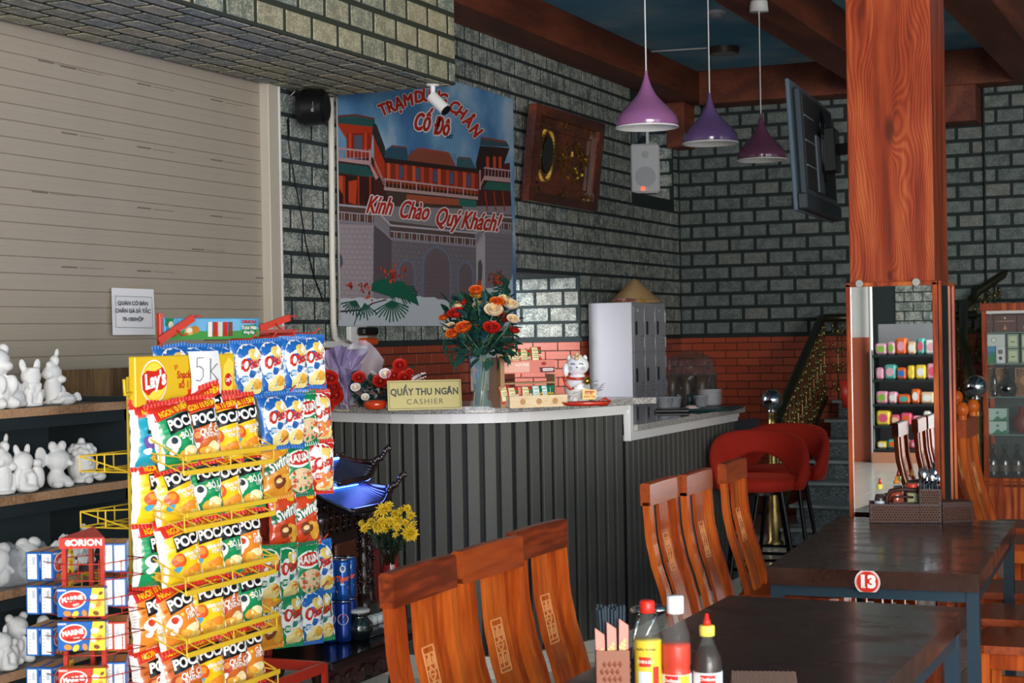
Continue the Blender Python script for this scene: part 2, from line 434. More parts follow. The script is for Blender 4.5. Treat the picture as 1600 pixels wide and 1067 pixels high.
courses(wall_left, 'red_tile', (WX, y0, 0), Y, Z, X, WY-y0, 1.5, .2, .066, .006, .005, tile_red, holes=[(O1[0]-y0, O1[1]-y0, O1[2], 2)],
        visible=lambda c, x, y: 560 < x < 1070 and y < 645, limit=300)
cap = MB(); cap.bb((WX, y0, 1.5), (WX+.012, O1[0], 1.52)); cap.bb((WX, O1[1], 1.5), (WX+.012, WY, 1.52)); struct(cap.build('trim_dado', joint, wall_left))
# reveals of the openings
courses(wall_left, 'brick', (WX-.58, O1[1], 1.52), X, Z, -Y, .58, O1[3]-1.52, PU, PV, .022, .007, brickA, limit=40)
courses(wall_left, 'red_tile', (WX-.58, O1[1], O1[2]), X, Z, -Y, .58, .6, .2, .066, .006, .005, tile_red, limit=40)
courses(wall_left, 'brick', (WX-.25, O2[1], O2[2]), X, Z, -Y, .25, O2[3]-O2[2], PU, PV, .022, .007, brickA, limit=40)
wi = MB()
wi.bb((-4.76, O2[0], O2[2]), (-4.72, O2[1], O2[2]+.04)); wi.bb((-4.76, O2[0], O2[3]-.04), (-4.72, O2[1], O2[3]))
window_1 = struct(wi.build('window_1', M('dark_grille', '#2b3230', .5)))
for k in range(6):
    g = MB(); yy = O2[0]+.06+k*.19; g.bb((-4.755, yy, O2[2]), (-4.725, yy+.035, O2[3])); g.build('grille_bar', MATS['dark_grille'], window_1)
for k in range(3):
    g = MB(); zz = O2[2]+.15+k*.2; g.box((-4.74, (O2[0]+O2[1])/2, zz), (.03, 1.15, .05), rx=rad(22)); g.build('grille_slat', MATS['dark_grille'], window_1)
# rear wall
wr = MB(); wr.bb((-5.2, WY, 0), (8, 14.3, CZ)); wr.bb((-1.92, WY-.05, 0), (8, WY, CZ)); wall_rear = struct(wr.build('wall_rear', joint))
courses(wall_rear, 'brick', (WX, WY, 1.52), X, Z, -Y, 2.58, 2.0, PU, PV, .028, .007, brickB)
courses(wall_rear, 'brick', (-1.92, WY-.05, 1.52), X, Z, -Y, 1.5, 2.0, PU, PV, .025, .007, brickB, u0=.1)
courses(wall_rear, 'red_tile', (WX, WY, 0), X, Z, -Y, 2.58, 1.5, .2, .066, .006, .005, tile_red, limit=240, visible=lambda c, x, y: 1040 < x < 1335 and y < 680)
courses(wall_rear, 'red_tile', (-1.92, WY-.05, 0), X, Z, -Y, 1.5, 1.5, .2, .066, .006, .005, tile_red, limit=60, visible=lambda c, x, y: 1480 < x < 1600)
cap = MB(); cap.bb((WX, WY-.012, 1.5), (-1.92, WY, 1.52)); struct(cap.build('trim_rear_dado', joint, wall_rear))
# wall behind the camera with the shopfront opening, seen in the mirror
wb = MB(); wb.bb((-4.9, -6.9, 0), (-1.6, -6.5, CZ)); wb.bb((-1.6, -6.9, 3.3), (8, -6.5, CZ)); wb.bb((6.6, -6.9, 0), (8, -6.5, 3.3))
wall_front = struct(wb.build('wall_front', joint))
courses(wall_front, 'brick', (-4.0, -6.5, 1.52), X, Z, Y, 2.4, 2.1, PU, PV, .016, .007, brickA, limit=0)
wf = MB(); wf.bb((-4.5, -5.2, 1.45), (-4.02, -5.1, CZ)); struct(wf.build('wall_pier', white, wall_front))
wf = MB(); wf.bb((-4.5, -5.2, 0), (-4.02, -5.09, 1.45)); struct(wf.build('wall_pier_foot', M('sunlit_red_tile', '#c4664c', .4), wall_front))  # red tile in a paler tone, daylight painted into its colour
wf = MB(); wf.cyl((-4.0, -5.02, 0), (-4.0, -5.02, CZ), .022, n=10); struct(wf.build('trim_pier_pipe', white, wall_front))
wk = MB(); wk.bb((7.6, -6.9, 0), (8, 14, 1.0)); wk.bb((7.6, -6.9, 3.2), (8, 14, CZ)); wk.bb((7.6, 10.5, 1), (8, 14, 3.2)); struct(wk.build('wall_right', brickS))
# ceiling beams
def beam(nm, a, b):
    k = MB(); k.bb(a, b, 0, .006); struct(k.build(nm, beam_wood))
BZ = 3.46
beam('trim_1', (WX, -6.5, 3.5), (-4.2, WY, CZ)); beam('trim_2', (-4.2, 13.52, BZ), (7, WY, CZ))
beam('trim_3', (-2.8, -6.5, BZ), (-2.5, 13.52, CZ)); beam('trim_4', (-1.64, -6.5, BZ), (-1.34, 13.52, CZ)); beam('trim_5', (.6, -6.5, BZ), (.9, 13.52, CZ))
k = MB(); k.bb((-2.19, 13.5, 3.17), (-1.93, WY, BZ), 0, .005); struct(k.build('trim_7', beam_wood))
k = MB(); k.bb((WX, 13.55, 3.12), (WX+.16, WY, 3.5), 0, .005); struct(k.build('trim_8', beam_wood))
# brick-faced bulkhead over the shutter
SX, SE, SZ = -3.70, 7.74, 2.836
so = MB(); so.bb((WX, -6.5, SZ), (SX, SE, 3.5)); bulk = struct(so.build('wall_bulkhead', jointS))
courses(bulk, 'brick', (SX, 3.6, SZ), Y, Z, X, SE-3.6, .66, PU, .118, .026, .006, brickS, limit=150)
courses(bulk, 'brick', (WX, 3.6, SZ), Y, X, -Z, SE-3.6, SX-WX, PU, .118, .028, .005, brickS, limit=200)
courses(bulk, 'brick', (SX, SE, SZ), -X, Z, Y, SX-WX, .66, PU, .118, .02, .005, brickS, limit=0)

# ------------------------------------------------------------------ roller shutter
SHX = WX-.01
shm = M('shutter_paint', '#a39889', .5, var=.06, bscale=5)
k = MB(); k.bb((SHX-.05, 2.9, 0), (SHX-.03, 7.3, 2.95)); door_1 = struct(k.build('door_1', M('shutter_dark', '#4b453e', .7)))
k = MB()
prof = [(.007, 0), (.012, .002), (.012, .036), (.0112, .038), (.012, .040), (.012, .065), (.007, .068)]
for i in range(len(prof)-1):
    (a, z0), (b, z1) = prof[i], prof[i+1]
    k.add([(a, 0, z0), (a, 4.3, z0), (b, 4.3, z1), (b, 0, z1)], [(0, 1, 2, 3)])
slat_me = k.mesh('slat', shm)
for i in range(43): put('slat', slat_me, door_1, (SHX-.03, 2.9, i*.068))
mk = MB()
for (px, py) in [(95, 104), (215, 131), (330, 156), (408, 174), (97, 208), (215, 230), (330, 250), (97, 418), (215, 424), (330, 338), (50, 300), (400, 435), (215, 325), (60, 95), (300, 390)]:
    p = at(px, py, X=SHX-.015); mk.bb((SHX-.0165, p.y, p.z), (SHX-.0155, p.y+.10, p.z+.006)); mk.bb((SHX-.0165, p.y+.12, p.z+.001), (SHX-.0155, p.y+.28, p.z+.003))
stuff(mk.build('printed_mark', M('shutter_mark', '#6f655a', .7), door_1))
k = MB(); k.bb((WX-.04, 7.19, 0), (WX+.022, 7.30, 2.90), 0, .004); struct(k.build('trim_9', M('frame_beige', '#bdb3a4', .5)))
k = MB(); k.bb((WX+.022, 7.285, 0), (WX+.026, 7.298, 2.90)); struct(k.build('trim_10', white))

def on_wall(h=0.):
    return lambda x, y: at(x, y, X=WX+.02+h)

# paper notice on the shutter
pn = thing('paper_notice', 'white printed paper notice taped to the grey roller shutter', 'notice', at(208, 523, X=SHX+.02))
k = MB(); c = [(174, 449.5), (240, 452), (243, 523), (176, 523.5)]
def pg(u, v):
    a = Vector(c[0]).lerp(Vector(c[1]), u); b = Vector(c[3]).lerp(Vector(c[2]), u); q = b.lerp(a, v)
    return at(q.x, q.y, X=SHX+.012+.014*math.sin(u*3.1)*(1-v)+.006*math.sin(v*5))
k.grid(pg, 8, 8); k.build('sheet', M('paper', '#e6e4e6', .8), pn, world=True)
k = MB(); ink = C('#34363c', .8)
for s_, (x, y), z in (('QUÁN CÓ BÁN', (208, 474), 8.6), ('CHÂN GÀ SẢ TẮC', (208, 486), 8.6), ('70-100/HỘP', (208, 499), 8.2)):
    k.text(s_, z, lambda a, b, x=x, y=y: at(x+a, y-b+a*.02, X=SHX+.034), 0, .02, sx=.78)
for a, b in (((180, 462), (237, 464)), ((237, 464), (239, 512)), ((239, 512), (181, 511)), ((181, 511), (180, 462))):
    k.flat([(a[0], a[1]), (b[0], b[1]), (b[0]+.5, b[1]+.5), (a[0]+.5, a[1]+.5)], lambda x, y: at(x, y, X=SHX+.033))
k.build('lettering', ink, pn, world=True)

# ------------------------------------------------------------------ printed poster
po = thing('wall_poster', 'large printed poster of a red pagoda gatehouse under blue sky on the brick wall', 'poster', (WX+.01, 9.08, 1.615))
k = MB(); k.bb((WX+.008, 7.90, 1.615), (WX+.02, 10.26, 3.13)); k.build('poster_panel', sky_paint('poster_sky', '#4a78a8', '#6f9cc0', '#b9c9d6', 2.2, .45), po, world=True)
PL = {}
_pc = [0]
def pp(pts, col, lay=1):
    _pc[0] += 1; e = .0006*_pc[0]/1600
    mb = PL.setdefault((lay, col), MB()); mb.flat(pts, lambda x, y: at(x, y, X=WX+.02+.0009*lay+e))
def pl(a, b, wd, col, lay=2):
    d = Vector((b[0]-a[0], b[1]-a[1])); n = Vector((-d.y, d.x)).normalized()*wd/2
    pp([(a[0]+n.x, a[1]+n.y), (b[0]+n.x, b[1]+n.y), (b[0]-n.x, b[1]-n.y), (a[0]-n.x, a[1]-n.y)], col, lay)
def zp(x, y): return (500+x/5.16, 130+y/5.16)
def zq(x, y): return (500+x/5.16, 320+y/5.16)
def P1(l): return [zp(*q) for q in l]
def P2(l): return [zq(*q) for q in l]
Rd, Dk, Gr, St, Pk = '#b8371c', '#3a2220', '#2e5a58', '#8e8490', '#c39a9c'
# main storey behind
pp(P1([(140, 620), (520, 590), (1260, 700), (1530, 640), (1545, 1030), (145, 1030)]), '#4a2320', 1)
pp([(526, 322), (800, 322), (802, 509), (528, 509)], '#8b8288', 1)
# left tower
pp(P1([(135, 320), (430, 330), (520, 560), (520, 760), (440, 760), (430, 330), (410, 560), (215, 560), (215, 455)]), Rd, 2)
pp(P1([(215, 400), (410, 400), (410, 600), (215, 600)]), '#a33320', 2); pp(P1([(275, 420), (340, 420), (340, 530), (275, 530)]), '#5b5a70', 3)
for x in (230, 355): pp(P1([(x, 400), (x+24, 400), (x+24, 560), (x, 560)]), '#cf4424', 3)
pp(P1([(135, 260), (290, 248), (440, 280), (445, 355), (135, 320)]), Gr, 3); pp(P1([(290, 248), (440, 280), (440, 296), (285, 264), (140, 274), (140, 260)]), '#743a30', 4)
pp(P1([(430, 330), (455, 330), (525, 520), (535, 620), (515, 620), (420, 400)]), '#33302f', 3)
for i in range(14): x = 145+i*22; pl(zp(x, 285), zp(x-4, 322+i*1.5), .7, '#1c3a3a', 4)
pp(P1([(140, 515), (405, 545), (405, 560), (140, 530)]), Pk, 5)
for i in range(9): x = 150+i*31; pl(zp(x, 530), zp(x, 625), .9 if i % 2 else 1.6, Pk, 5)
pp(P1([(140, 600), (400, 625), (470, 760), (450, 780), (395, 660), (140, 625)]), Pk, 5)
pp(P1([(395, 540), (412, 540), (412, 650), (395, 650)]), Pk, 5); pl(zp(412, 560), zp(515, 790), 1.2, Pk, 5); pl(zp(440, 640), zp(515, 820), 1., Pk, 5)
pp(P1([(140, 640), (385, 670), (440, 760), (140, 722)]), Gr, 4)
for i in range(12): x = 150+i*23; pl(zp(x, 650), zp(x+12, 735), .7, '#1c3a3a', 5)
pp(P1([(150, 740), (430, 765), (440, 960), (150, 960)]), '#3a1d1a', 3); pp(P1([(150, 745), (185, 745), (185, 900), (150, 840)]), '#d05029', 4)
for x in (195, 310, 405): pl(zp(x, 750), zp(x, 1000), 3, '#a8381f', 4)
pp(P1([(230, 790), (300, 780), (290, 980), (230, 960)]), '#c8431f', 3)
# centre roofs
pp(P1([(525, 545), (580, 500), (700, 515), (715, 625), (520, 600)]), '#35566a', 3); pp(P1([(580, 498), (700, 512), (700, 524), (580, 510)]), '#8a4438', 4)
pp(P1([(712, 580), (790, 520), (1040, 560), (1100, 680), (710, 622)]), '#96503c', 3)
for i in range(26): x = 725+i*14.5; pl(zp(x+6, 535+i*1.3), zp(x-4, 622+i*2.1), .55, '#5d2c22', 4)
pp(P1([(790, 518), (1040, 556), (1040, 568), (790, 532)]), '#a8483a', 4); pp(P1([(1105, 600), (1215, 600), (1258, 690), (1100, 682)]), '#3b6068', 3); pp(P1([(1118, 592), (1215, 600), (1215, 610), (1118, 602)]), '#8a4438', 4)
for i in range(9): x = 545+i*19; pl(zp(x, 520), zp(x-8, 608), .6, '#1d3644', 4)
pp(P1([(520, 600), (1260, 690), (1260, 716), (520, 632)]), '#2f2322', 4)
pp(P1([(520, 640), (1280, 730), (1280, 900), (520, 800)]), '#8c3020', 2)
for i in range(11):
    x = 540+i*68; y = 660+i*8
    pp(P1([(x, y-18), (x+26, y-15), (x+26, y+120), (x, y+118)]), '#c1432a' if i % 3 else '#d85a30', 3)
    if i % 2: pp(P1([(x+30, y), (x+62, y+4), (x+62, y+100), (x+30, y+96)]), '#4f5675', 3)
pp(P1([(515, 765), (1275, 855), (1275, 868), (515, 780)]), Pk, 5); pp(P1([(515, 835), (1275, 915), (1275, 940), (515, 862)]), '#b99a9b', 5)
for i in range(24): x = 525+i*31.5; pl(zp(x, 775+i*3.7), zp(x, 845+i*3.6), 1.8 if i % 4 == 0 else .8, Pk if i % 4 == 0 else '#b98a5c', 5)
pp(P1([(530, 870), (1150, 930), (1150, 1010), (540, 990)]), '#4a3a33', 3); pp(P1([(700, 895), (1120, 935), (1120, 985), (690, 960)]), '#b0583c', 4); pp(P1([(1120, 930), (1260, 945), (1260, 1000), (1120, 990)]), '#2f6b5c', 4)
for i in range(22): x = 705+i*19; pl(zp(x, 897+i*1.9), zp(x-3, 958+i*1.2), .6, '#71301f', 5)
# right tower
pp(P1([(1300, 430), (1500, 465), (1530, 515), (1290, 500)]), '#39505a', 3); pp(P1([(1300, 430), (1500, 465), (1500, 482), (1300, 446)]), '#8a4438', 4)
pp(P1([(1290, 505), (1530, 522), (1470, 690), (1340, 670), (1260, 720), (1258, 640)]), '#33211f', 3)
for x in (1340, 1395, 1440): pp(P1([(x, 590), (x+24, 594), (x+24, 690), (x, 686)]), '#c9482a', 4)
pp(P1([(1325, 675), (1535, 700), (1535, 712), (1325, 688)]), Pk, 5); pp(P1([(1325, 745), (1535, 765), (1535, 800), (1320, 780), (1285, 860), (1285, 830)]), Pk, 5)
for i in range(8): x = 1330+i*27; pl(zp(x, 682+i*3), zp(x, 752+i*2), 1., Pk, 5)
pp(P1([(1350, 790), (1538, 810), (1538, 870), (1310, 855)]), '#2e6257', 4); pl(zp(1290, 700), zp(1290, 860), 2, Pk, 5)
for x in (1330, 1400, 1470): pl(zp(x, 870), zp(x+20, 1030), 2, '#a8381f', 4)
# balustrades
def balus(x0, y0, x1, y1, h, n):
    for q, t in ((0, 3.2), (h*.45, 1.6)): pl((x0, y0+q), (x1, y1+q), t, '#b4aab4', 6)
    for i in range(n):
        t = (i+.5)/n; x = x0+(x1-x0)*t; y = y0+(y1-y0)*t; pl((x, y+h*.5), (x, y+h), 1.0, '#c9c0bf' if i % 3 else '#8b3c30', 6)
    pl((x0, y0+h+1), (x1, y1+h+1), 3.6, '#8f8995', 6)
pp([(528, 318), (584, 322), (584, 350), (528, 346)], '#5a4640', 4); balus(528, 320, 584, 325, 24, 14)
pp([(608, 345), (742, 362), (742, 384), (610, 374)], '#5a4a48', 4); balus(610, 352, 744, 364, 20, 34)
pp([(752, 332), (800, 336), (801, 362), (760, 360)], '#5a4a48', 4); balus(756, 336, 800, 340, 20, 12)
pl((585, 325), (610, 352), 3, '#b4aab4', 6); pl((585, 347), (610, 372), 3, '#8f8995', 6); pl((744, 364), (757, 338), 3, '#b4aab4', 6); pl((744, 384), (759, 360), 3, '#a59fab', 6)
# stone base
pp([(528, 350), (584, 352), (583, 468), (529, 468)], '#a89aa0', 3); pp([(584, 352), (612, 374), (612, 460), (583, 455)], '#5a5057', 3)
pp([(612, 374), (744, 386), (744, 470), (612, 470)], '#776e76', 3); pp([(744, 386), (758, 366), (758, 460), (744, 470)], '#b0a9ae', 3); pp([(758, 364), (801, 366), (801, 470), (758, 462)], '#7c747b', 3)
for j in range(14):
    y = 357+j*8; pl((528, y), (583, y+1.2), .5, '#7d7077', 4)
    for i in range(7): x = 530+i*8+(4 if j % 2 else 0); pl((x, y), (x+.3, y+8), .5, '#7d7077', 4)
    if y < 455:
        pl((612, y+22), (744, y+32), .4, '#4f474f', 4); pl((758, y+14), (801, y+16), .4, '#565058', 4)
    for i in range(16):
        x = 614+i*8.2+(4 if j % 2 else 0); pl((x, y+22+i*.6), (x, y+30+i*.6), .4, '#4f474f', 4)
def arch(cx, top, bot, hw, col, lay, yb=None):
    return pp([(cx-hw, bot)]+[(cx+hw*math.cos(t), top+ (hw*1.5)*(1-math.sin(t))) for t in [math.pi-i*math.pi/14 for i in range(15)]]+[(cx+hw, bot)], col, lay)
for cx, tp, bt, hw in ((682, 384, 466, 23), (635, 404, 465, 14), (727, 408, 465, 13)):
    arch(cx, tp, bt, hw, '#6f7488', 5); arch(cx+.5, tp+4, bt, hw-3, '#6d5d62', 6)
    for i in range(9): pl((cx-hw+5, tp+30+i*6), (cx+hw-5, tp+31+i*6), .4, '#57484e', 7)
pp([(529, 392), (535, 402), (536, 412), (530, 422)], '#51586c', 5); pp([(746, 438), (752, 438), (752, 448), (746, 448)], '#b8402c', 5)
pp([(747, 410), (751, 405), (754, 415), (753, 438), (747, 440)], '#5a5258', 4)
# white torn foot
edge = [(529, 467)]
rr = random.Random(3)
for i in range(46):
    x = 529+i*6; b = 466 if x < 640 else 463; b += 6*math.exp(-((x-705)/30)**2)-26*max(0, (x-720)/80)**1.2 if x > 600 else 0
    edge.append((min(x, 800), b+rr.uniform(-1.6, 1.6)))
pp(edge+[(801, 428), (802, 509.2), (529, 509.2)], '#c9ced6', 7)
# branches, palm fronds, blossom
pl((528, 487), (566, 484), 3, '#4a3a3c', 8); pl((566, 484), (582, 474), 2.6, '#4a3a3c', 8); pl((582, 474), (604, 468), 2, '#4a3a3c', 8); pl((560, 488), (553, 508), 1.4, '#4a3a3c', 8)
def frond(cx, cy, n, L, a0, a1, col='#17604a'):
    for i in range(n):
        a = rad(a0+(a1-a0)*i/(n-1)); l = L*rr.uniform(.8, 1.05); pl((cx, cy), (cx+l*math.cos(a), cy+l*math.sin(a)), 2.0, col, 8)
        for q in (.5, .75): pl((cx+l*q*math.cos(a), cy+l*q*math.sin(a)), (cx+l*math.cos(a)*(q+.25), cy+l*math.sin(a)*(q+.2)+2.5), .9, col, 8)
frond(612, 470, 13, 32, 20, 150); frond(600, 445, 12, 30, -10, 60, '#1c7053'); frond(618, 448, 10, 36, 0, 62, '#135440'); frond(556, 470, 9, 26, 60, 170, '#205546'); frond(570, 474, 7, 26, 40, 120, '#2b5f50')
pp([(582, 442), (600, 435), (630, 440), (650, 462), (655, 478), (630, 466), (606, 462), (580, 454)], '#17604a', 8)
frond(796, 440, 9, 26, 110, 220); frond(798, 455, 9, 30, 120, 230, '#135440')
for cx, cy, sp, n in ((617, 428, 18, 34), (570, 452, 14, 15), (546, 447, 5, 6), (774, 436, 13, 26), (577, 466, 5, 4)):
    for i in range(n):
        x = cx+rr.gauss(0, sp*.45); y = cy+rr.gauss(0, sp*.42); q = rr.uniform(1.6, 3.4)
        pp([(x-q*.6, y), (x, y-q*1.2), (x+q*.7, y-.2), (x, y+q*1.1)], rr.choice(['#c8402a', '#a52c22', '#d9532f', '#8e2a22']), 9)
# lettering
WH, RL = '#e8e2e0', '#b5291c'
def ptext(s_, x, y, size, rot=0., sh=0., bold=.03, sx=1., lay=10, slope=0., outl=.05):
    for col, rr_, n_, ly in ((WH, outl+bold, 12, lay), (RL, bold, 8, lay+2)):
        for q in range(n_):
            dx, dy = size*rr_*math.cos(q*math.tau/n_), size*rr_*math.sin(q*math.tau/n_)
            PL.setdefault((ly, col), MB()).text(s_, size, lambda a, b: at(x+a+dx, y-b+dy, X=WX+.02+.0009*ly+.00006*q), 0, 0, sh, rot=rot, sx=sx)
for ch, x, y, a in (('T', 599, 172, 22), ('R', 610.5, 167.5, 18), ('Ạ', 623.5, 163, 14), ('M', 638, 157, 8), ('D', 655, 152, 4), ('Ừ', 667, 150, 0), ('N', 680, 151, -6), ('G', 692, 156, -14), ('C', 709, 168, -28), ('H', 720.5, 177, -35), ('Â', 732, 190, -42), ('N', 743, 205, -50)):
    ptext(ch, x, y, 26, rad(a), bold=.045, outl=.04, sx=.78)
ptext('Cố', 659, 192, 38, rad(-4), .25, .03, .52); ptext('Đô', 690, 199, 38, rad(-6), .2, .03, .50)
PL.setdefault((11, '#1b2a44'), MB()).text('HT', 8, lambda a, b: at(703+a, 214-b, X=WX+.031), 0, .03)
for s_, x, y in (('Kính', 592, 322), ('Chào', 646, 330), ('Quý', 698, 341), ('Khách!', 750, 347)):
    ptext(s_, x, y, 39, rad(-5), .38, .022, .55, 12, outl=.04)
mats_ = {}
k = MB(); ml = []
for (ly, col), mb in sorted(PL.items(), key=lambda t: t[0]):
    if col not in mats_: mats_[col] = len(ml); ml.append(C(col, .5))
    k.add(mb.v, mb.f, mats_[col])
k.build('printed_picture', ml, po, world=True)

# ------------------------------------------------------------------ plaque
pq = thing('carved_plaque', 'dark wooden plaque with brass clock disc and carved gilt figures on the brick wall', 'plaque', at(860, 325, X=WX+.02))
def q4(u, v, h=0.):
    a = Vector((WX+.03, 10.33, 2.455)); b = Vector((WX+.03, 11.63, 2.455)); t = .075*v
    p = a.lerp(b, u); return Vector((p.x+t+h, p.y, p.z+v*.645))
def fr(k, u0, v0, u1, v1, h0, h1, mat=0):
    vs = [q4(u, v, h) for h in (h0, h1) for u, v in ((u0, v0), (u1, v0), (u1, v1), (u0, v1))]
    k.add(vs, [(0, 3, 2, 1), (4, 5, 6, 7), (0, 1, 5, 4), (1, 2, 6, 5), (2, 3, 7, 6), (3, 0, 4, 7)], mat)
plw = wood('plaque_wood', '#3a160c', '#5c2413', '#7a361c', scale=(5, 3, 5), rings=4, rough=.3)
k = MB(); fr(k, 0, 0, 1, .1, 0, .06); fr(k, 0, .9, 1, 1, 0, .06); fr(k, 0, .1, .075, .9, 0, .06); fr(k, .925, .1, 1, .9, 0, .06); k.build('frame', plw, pq, world=True)
k = MB(); fr(k, .07, .09, .93, .91, 0, .02); fr(k, .14, .2, .86, .22, .02, .032); fr(k, .14, .78, .86, .8, .02, .032); fr(k, .14, .2, .155, .8, .02, .032); fr(k, .845, .2, .86, .8, .02, .032); k.build('back_board', plw, pq, world=True)
gold = M('gilt', '#c8a24a', .3, metal=1)
k = MB()
for i in range(40):
    t = i*math.tau/40; k.box(q4(.26+.10*math.cos(t), .52+.27*math.sin(t), .026), (.01, .022, .022), 0)
k.prism([(math.cos(i*math.tau/24), math.sin(i*math.tau/24)) for i in range(24)], .02, .03, lambda a, b, h: q4(.26+.075*a, .52+.2*b, h), 1)
k.build('clock_disc', [gold, M('clock_face', '#77715f', .25, metal=1)], pq, world=True)
k = MB(); rr = random.Random(5)
for i in range(95):
    u = rr.uniform(.42, .84); v = .5+rr.uniform(-.22, .22)*math.sqrt(max(0, 1-((u-.63)/.22)**2)); k.box(q4(u, v, .024), (.008, rr.uniform(.01, .03), rr.uniform(.012, .035)), 0, rx=rr.uniform(0, 3))
for u, v in ((.12, .9), (.5, .9), (.87, .9), (.14, .1), (.5, .1), (.87, .1)):
    for i in range(8): k.box(q4(u+rr.uniform(-.04, .04), v+rr.uniform(-.03, .03)-.0 + (.04 if v < .5 else -.04), .04), (.006, .02, .012), 0, rx=rr.uniform(0, 3))
stuff(k.build('gilt_carving', gold, pq, world=True))

# ------------------------------------------------------------------ speaker, camera, wall box, pipe
sp = thing('wall_speaker', 'white box loudspeaker standing in the small high window opening', 'speaker', at(1012, 306, X=-4.55))
b0 = at(990, 304, X=-4.60); k = MB()
c0 = Vector((-4.56, 13.15, 2.70))
k.M = Matrix.Translation(Vector((-4.50, 12.96, 2.685))) @ Matrix.Rotation(rad(-66), 4, 'Z')
k.box((0, 0, .20), (.20, .24, .40), 0, .02); k.build('cabinet', white, sp, world=True)
k = MB(); k.M = Matrix.Translation(Vector((-4.50, 12.96, 2.685))) @ Matrix.Rotation(rad(-66), 4, 'Z')
k.box((.102, 0, .20), (.006, .215, .375), 0, .002)
k.cyl((.104, 0, .13), (.108, 0, .13), .085, n=24, mat=1); k.cyl((.104, 0, .31), (.108, 0, .31), .03, n=16, mat=1)
k.build('grille', [M('speaker_grille', '#cfcfd4', .5), M('cone_grey', '#b4b5ba', .5)], sp, world=True)
k = MB(); k.M = Matrix.Translation(Vector((-4.50, 12.96, 2.685))) @ Matrix.Rotation(rad(-66), 4, 'Z'); k.box((.108, -.02, .035), (.006, .03, .03)); k.build('warning_lamp', M('red_lamp', '#ff4a20', .3, emit=1.5), sp, world=True)
k = MB(); p = at(1012, 236, X=-4.62); k.tube([(p.x, p.y, 3.42), (p.x, p.y, p.z-.02)], .014); k.build('hanger', white, sp, world=True)

cp = at(676, 131, Z=SZ)
CS = .62
cc = thing('security_camera', 'white bullet security camera hanging under the brick bulkhead', 'camera', cp)
k = MB(); k.cyl((0, 0, 0), (0, 0, -.012), .036, .032, 20); k.build('mount_plate', white, cc)
k = MB(); k.cyl((0, 0, -.01), (0, 0, -.065), .013, n=12); k.ell((0, 0, -.07), .017); k.build('arm', white, cc)
a = Vector((.0, 0, -.07)); d = (_r*.6-_u*.62-_fw*.3).normalized()
k = MB(); k.cyl(a-d*.01, a+d*.10, .030, .031, 18); k.build('camera_body', white, cc)
k = MB(); k.cyl(a+d*.10, a+d*.108, .029, .028, 18); k.build('lens', black, cc)

vb = thing('black_siren', 'round black speaker horn with a cable beside the shutter frame', 'speaker', at(460, 168, X=WX+.06))
k = MB(); dd = Vector((.75, -.66, 0)).normalized(); dd = Vector((1, .25, 0)).normalized(); p = Vector((.02, .02, 0))
k.cyl(p, p+dd*.03, .085, .095, 20); k.cyl(p+dd*.03, p+dd*.13, .095, .09, 20); k.cyl(p+dd*.13, p+dd*.145, .09, .07, 20); k.build('housing', black, vb)
k = MB(); k.box((.13, -.035, -.01), (.012, .02, .05), 0); k.build('badge', M('grey_badge', '#8d9096', .4), vb)
k = MB(); k.bar((-.05, 0, .05), (.02, 0, .10), .012, .012); k.build('bracket', steel, vb)
k = MB(); pts = [(449, 186), (452, 230), (462, 290), (470, 330), (478, 380), (490, 430), (498, 452), (506, 472)]
k.tube([at(x, y, X=WX+.014) for x, y in pts], .004, 5); tag(k.build('black_cable', black), 'thin black cable hanging down the brick wall', 'cable')
k = MB(); k.tube([at(*q, X=WX+.035) for q in [(517, 153), (518, 250), (519, 400), (521, 505), (523, 527), (530, 534), (545, 536)]], .017, 10)
tag(k.build('conduit_pipe', M('ivory_pipe', '#d8d2c6', .4)), 'ivory conduit pipe running down beside the poster', 'pipe')
k = MB(); k.tube([at(*q, X=WX+.03) for q in [(526, 152), (528, 300), (531, 500)]], .005, 6); tag(k.build('thin_cable', M('grey_cable', '#b9b6ae', .5)), 'thin pale cable along the left edge of the poster', 'cable')
wbx = thing('socket_box', 'white socket strip with black and orange plugs under the poster corner', 'socket', at(548, 548, X=WX+.03))
k = MB(); a = at(535, 510, X=WX); b = at(563, 545, X=WX); k.bb((WX+.02, a.y, b.z), (WX+.05, b.y, a.z), 0, .004); k.build('box', white, wbx, world=True)
k = MB(); a = at(548, 518, X=WX); k.box((WX+.08, a.y+.05, a.z), (.05, .17, .045), 0, .01); k.build('black_plug', black, wbx, world=True)
k = MB(); a = at(549, 534, X=WX); k.box((WX+.08, a.y+.05, a.z), (.05, .15, .04), 0, .01); k.build('orange_plug', C('#d8541c', .4), wbx, world=True)
k = MB(); k.bb((WX, at(478, 540, X=WX).y, 1.50), (WX+.05, at(562, 540, X=WX).y, 1.535), 0, .004); tag(k.build('wall_ledge', white), 'white plastic ledge on the wall under the conduit pipe', 'ledge')
k = MB(); a = at(742, 545, X=WX+.02); k.bb((WX+.012, a.y-.06, 1.2), (WX+.04, a.y+.35, 1.46), 0, .004); tag(k.build('switch_panel', white), 'white switch panel behind the rose vase leaves', 'switch')

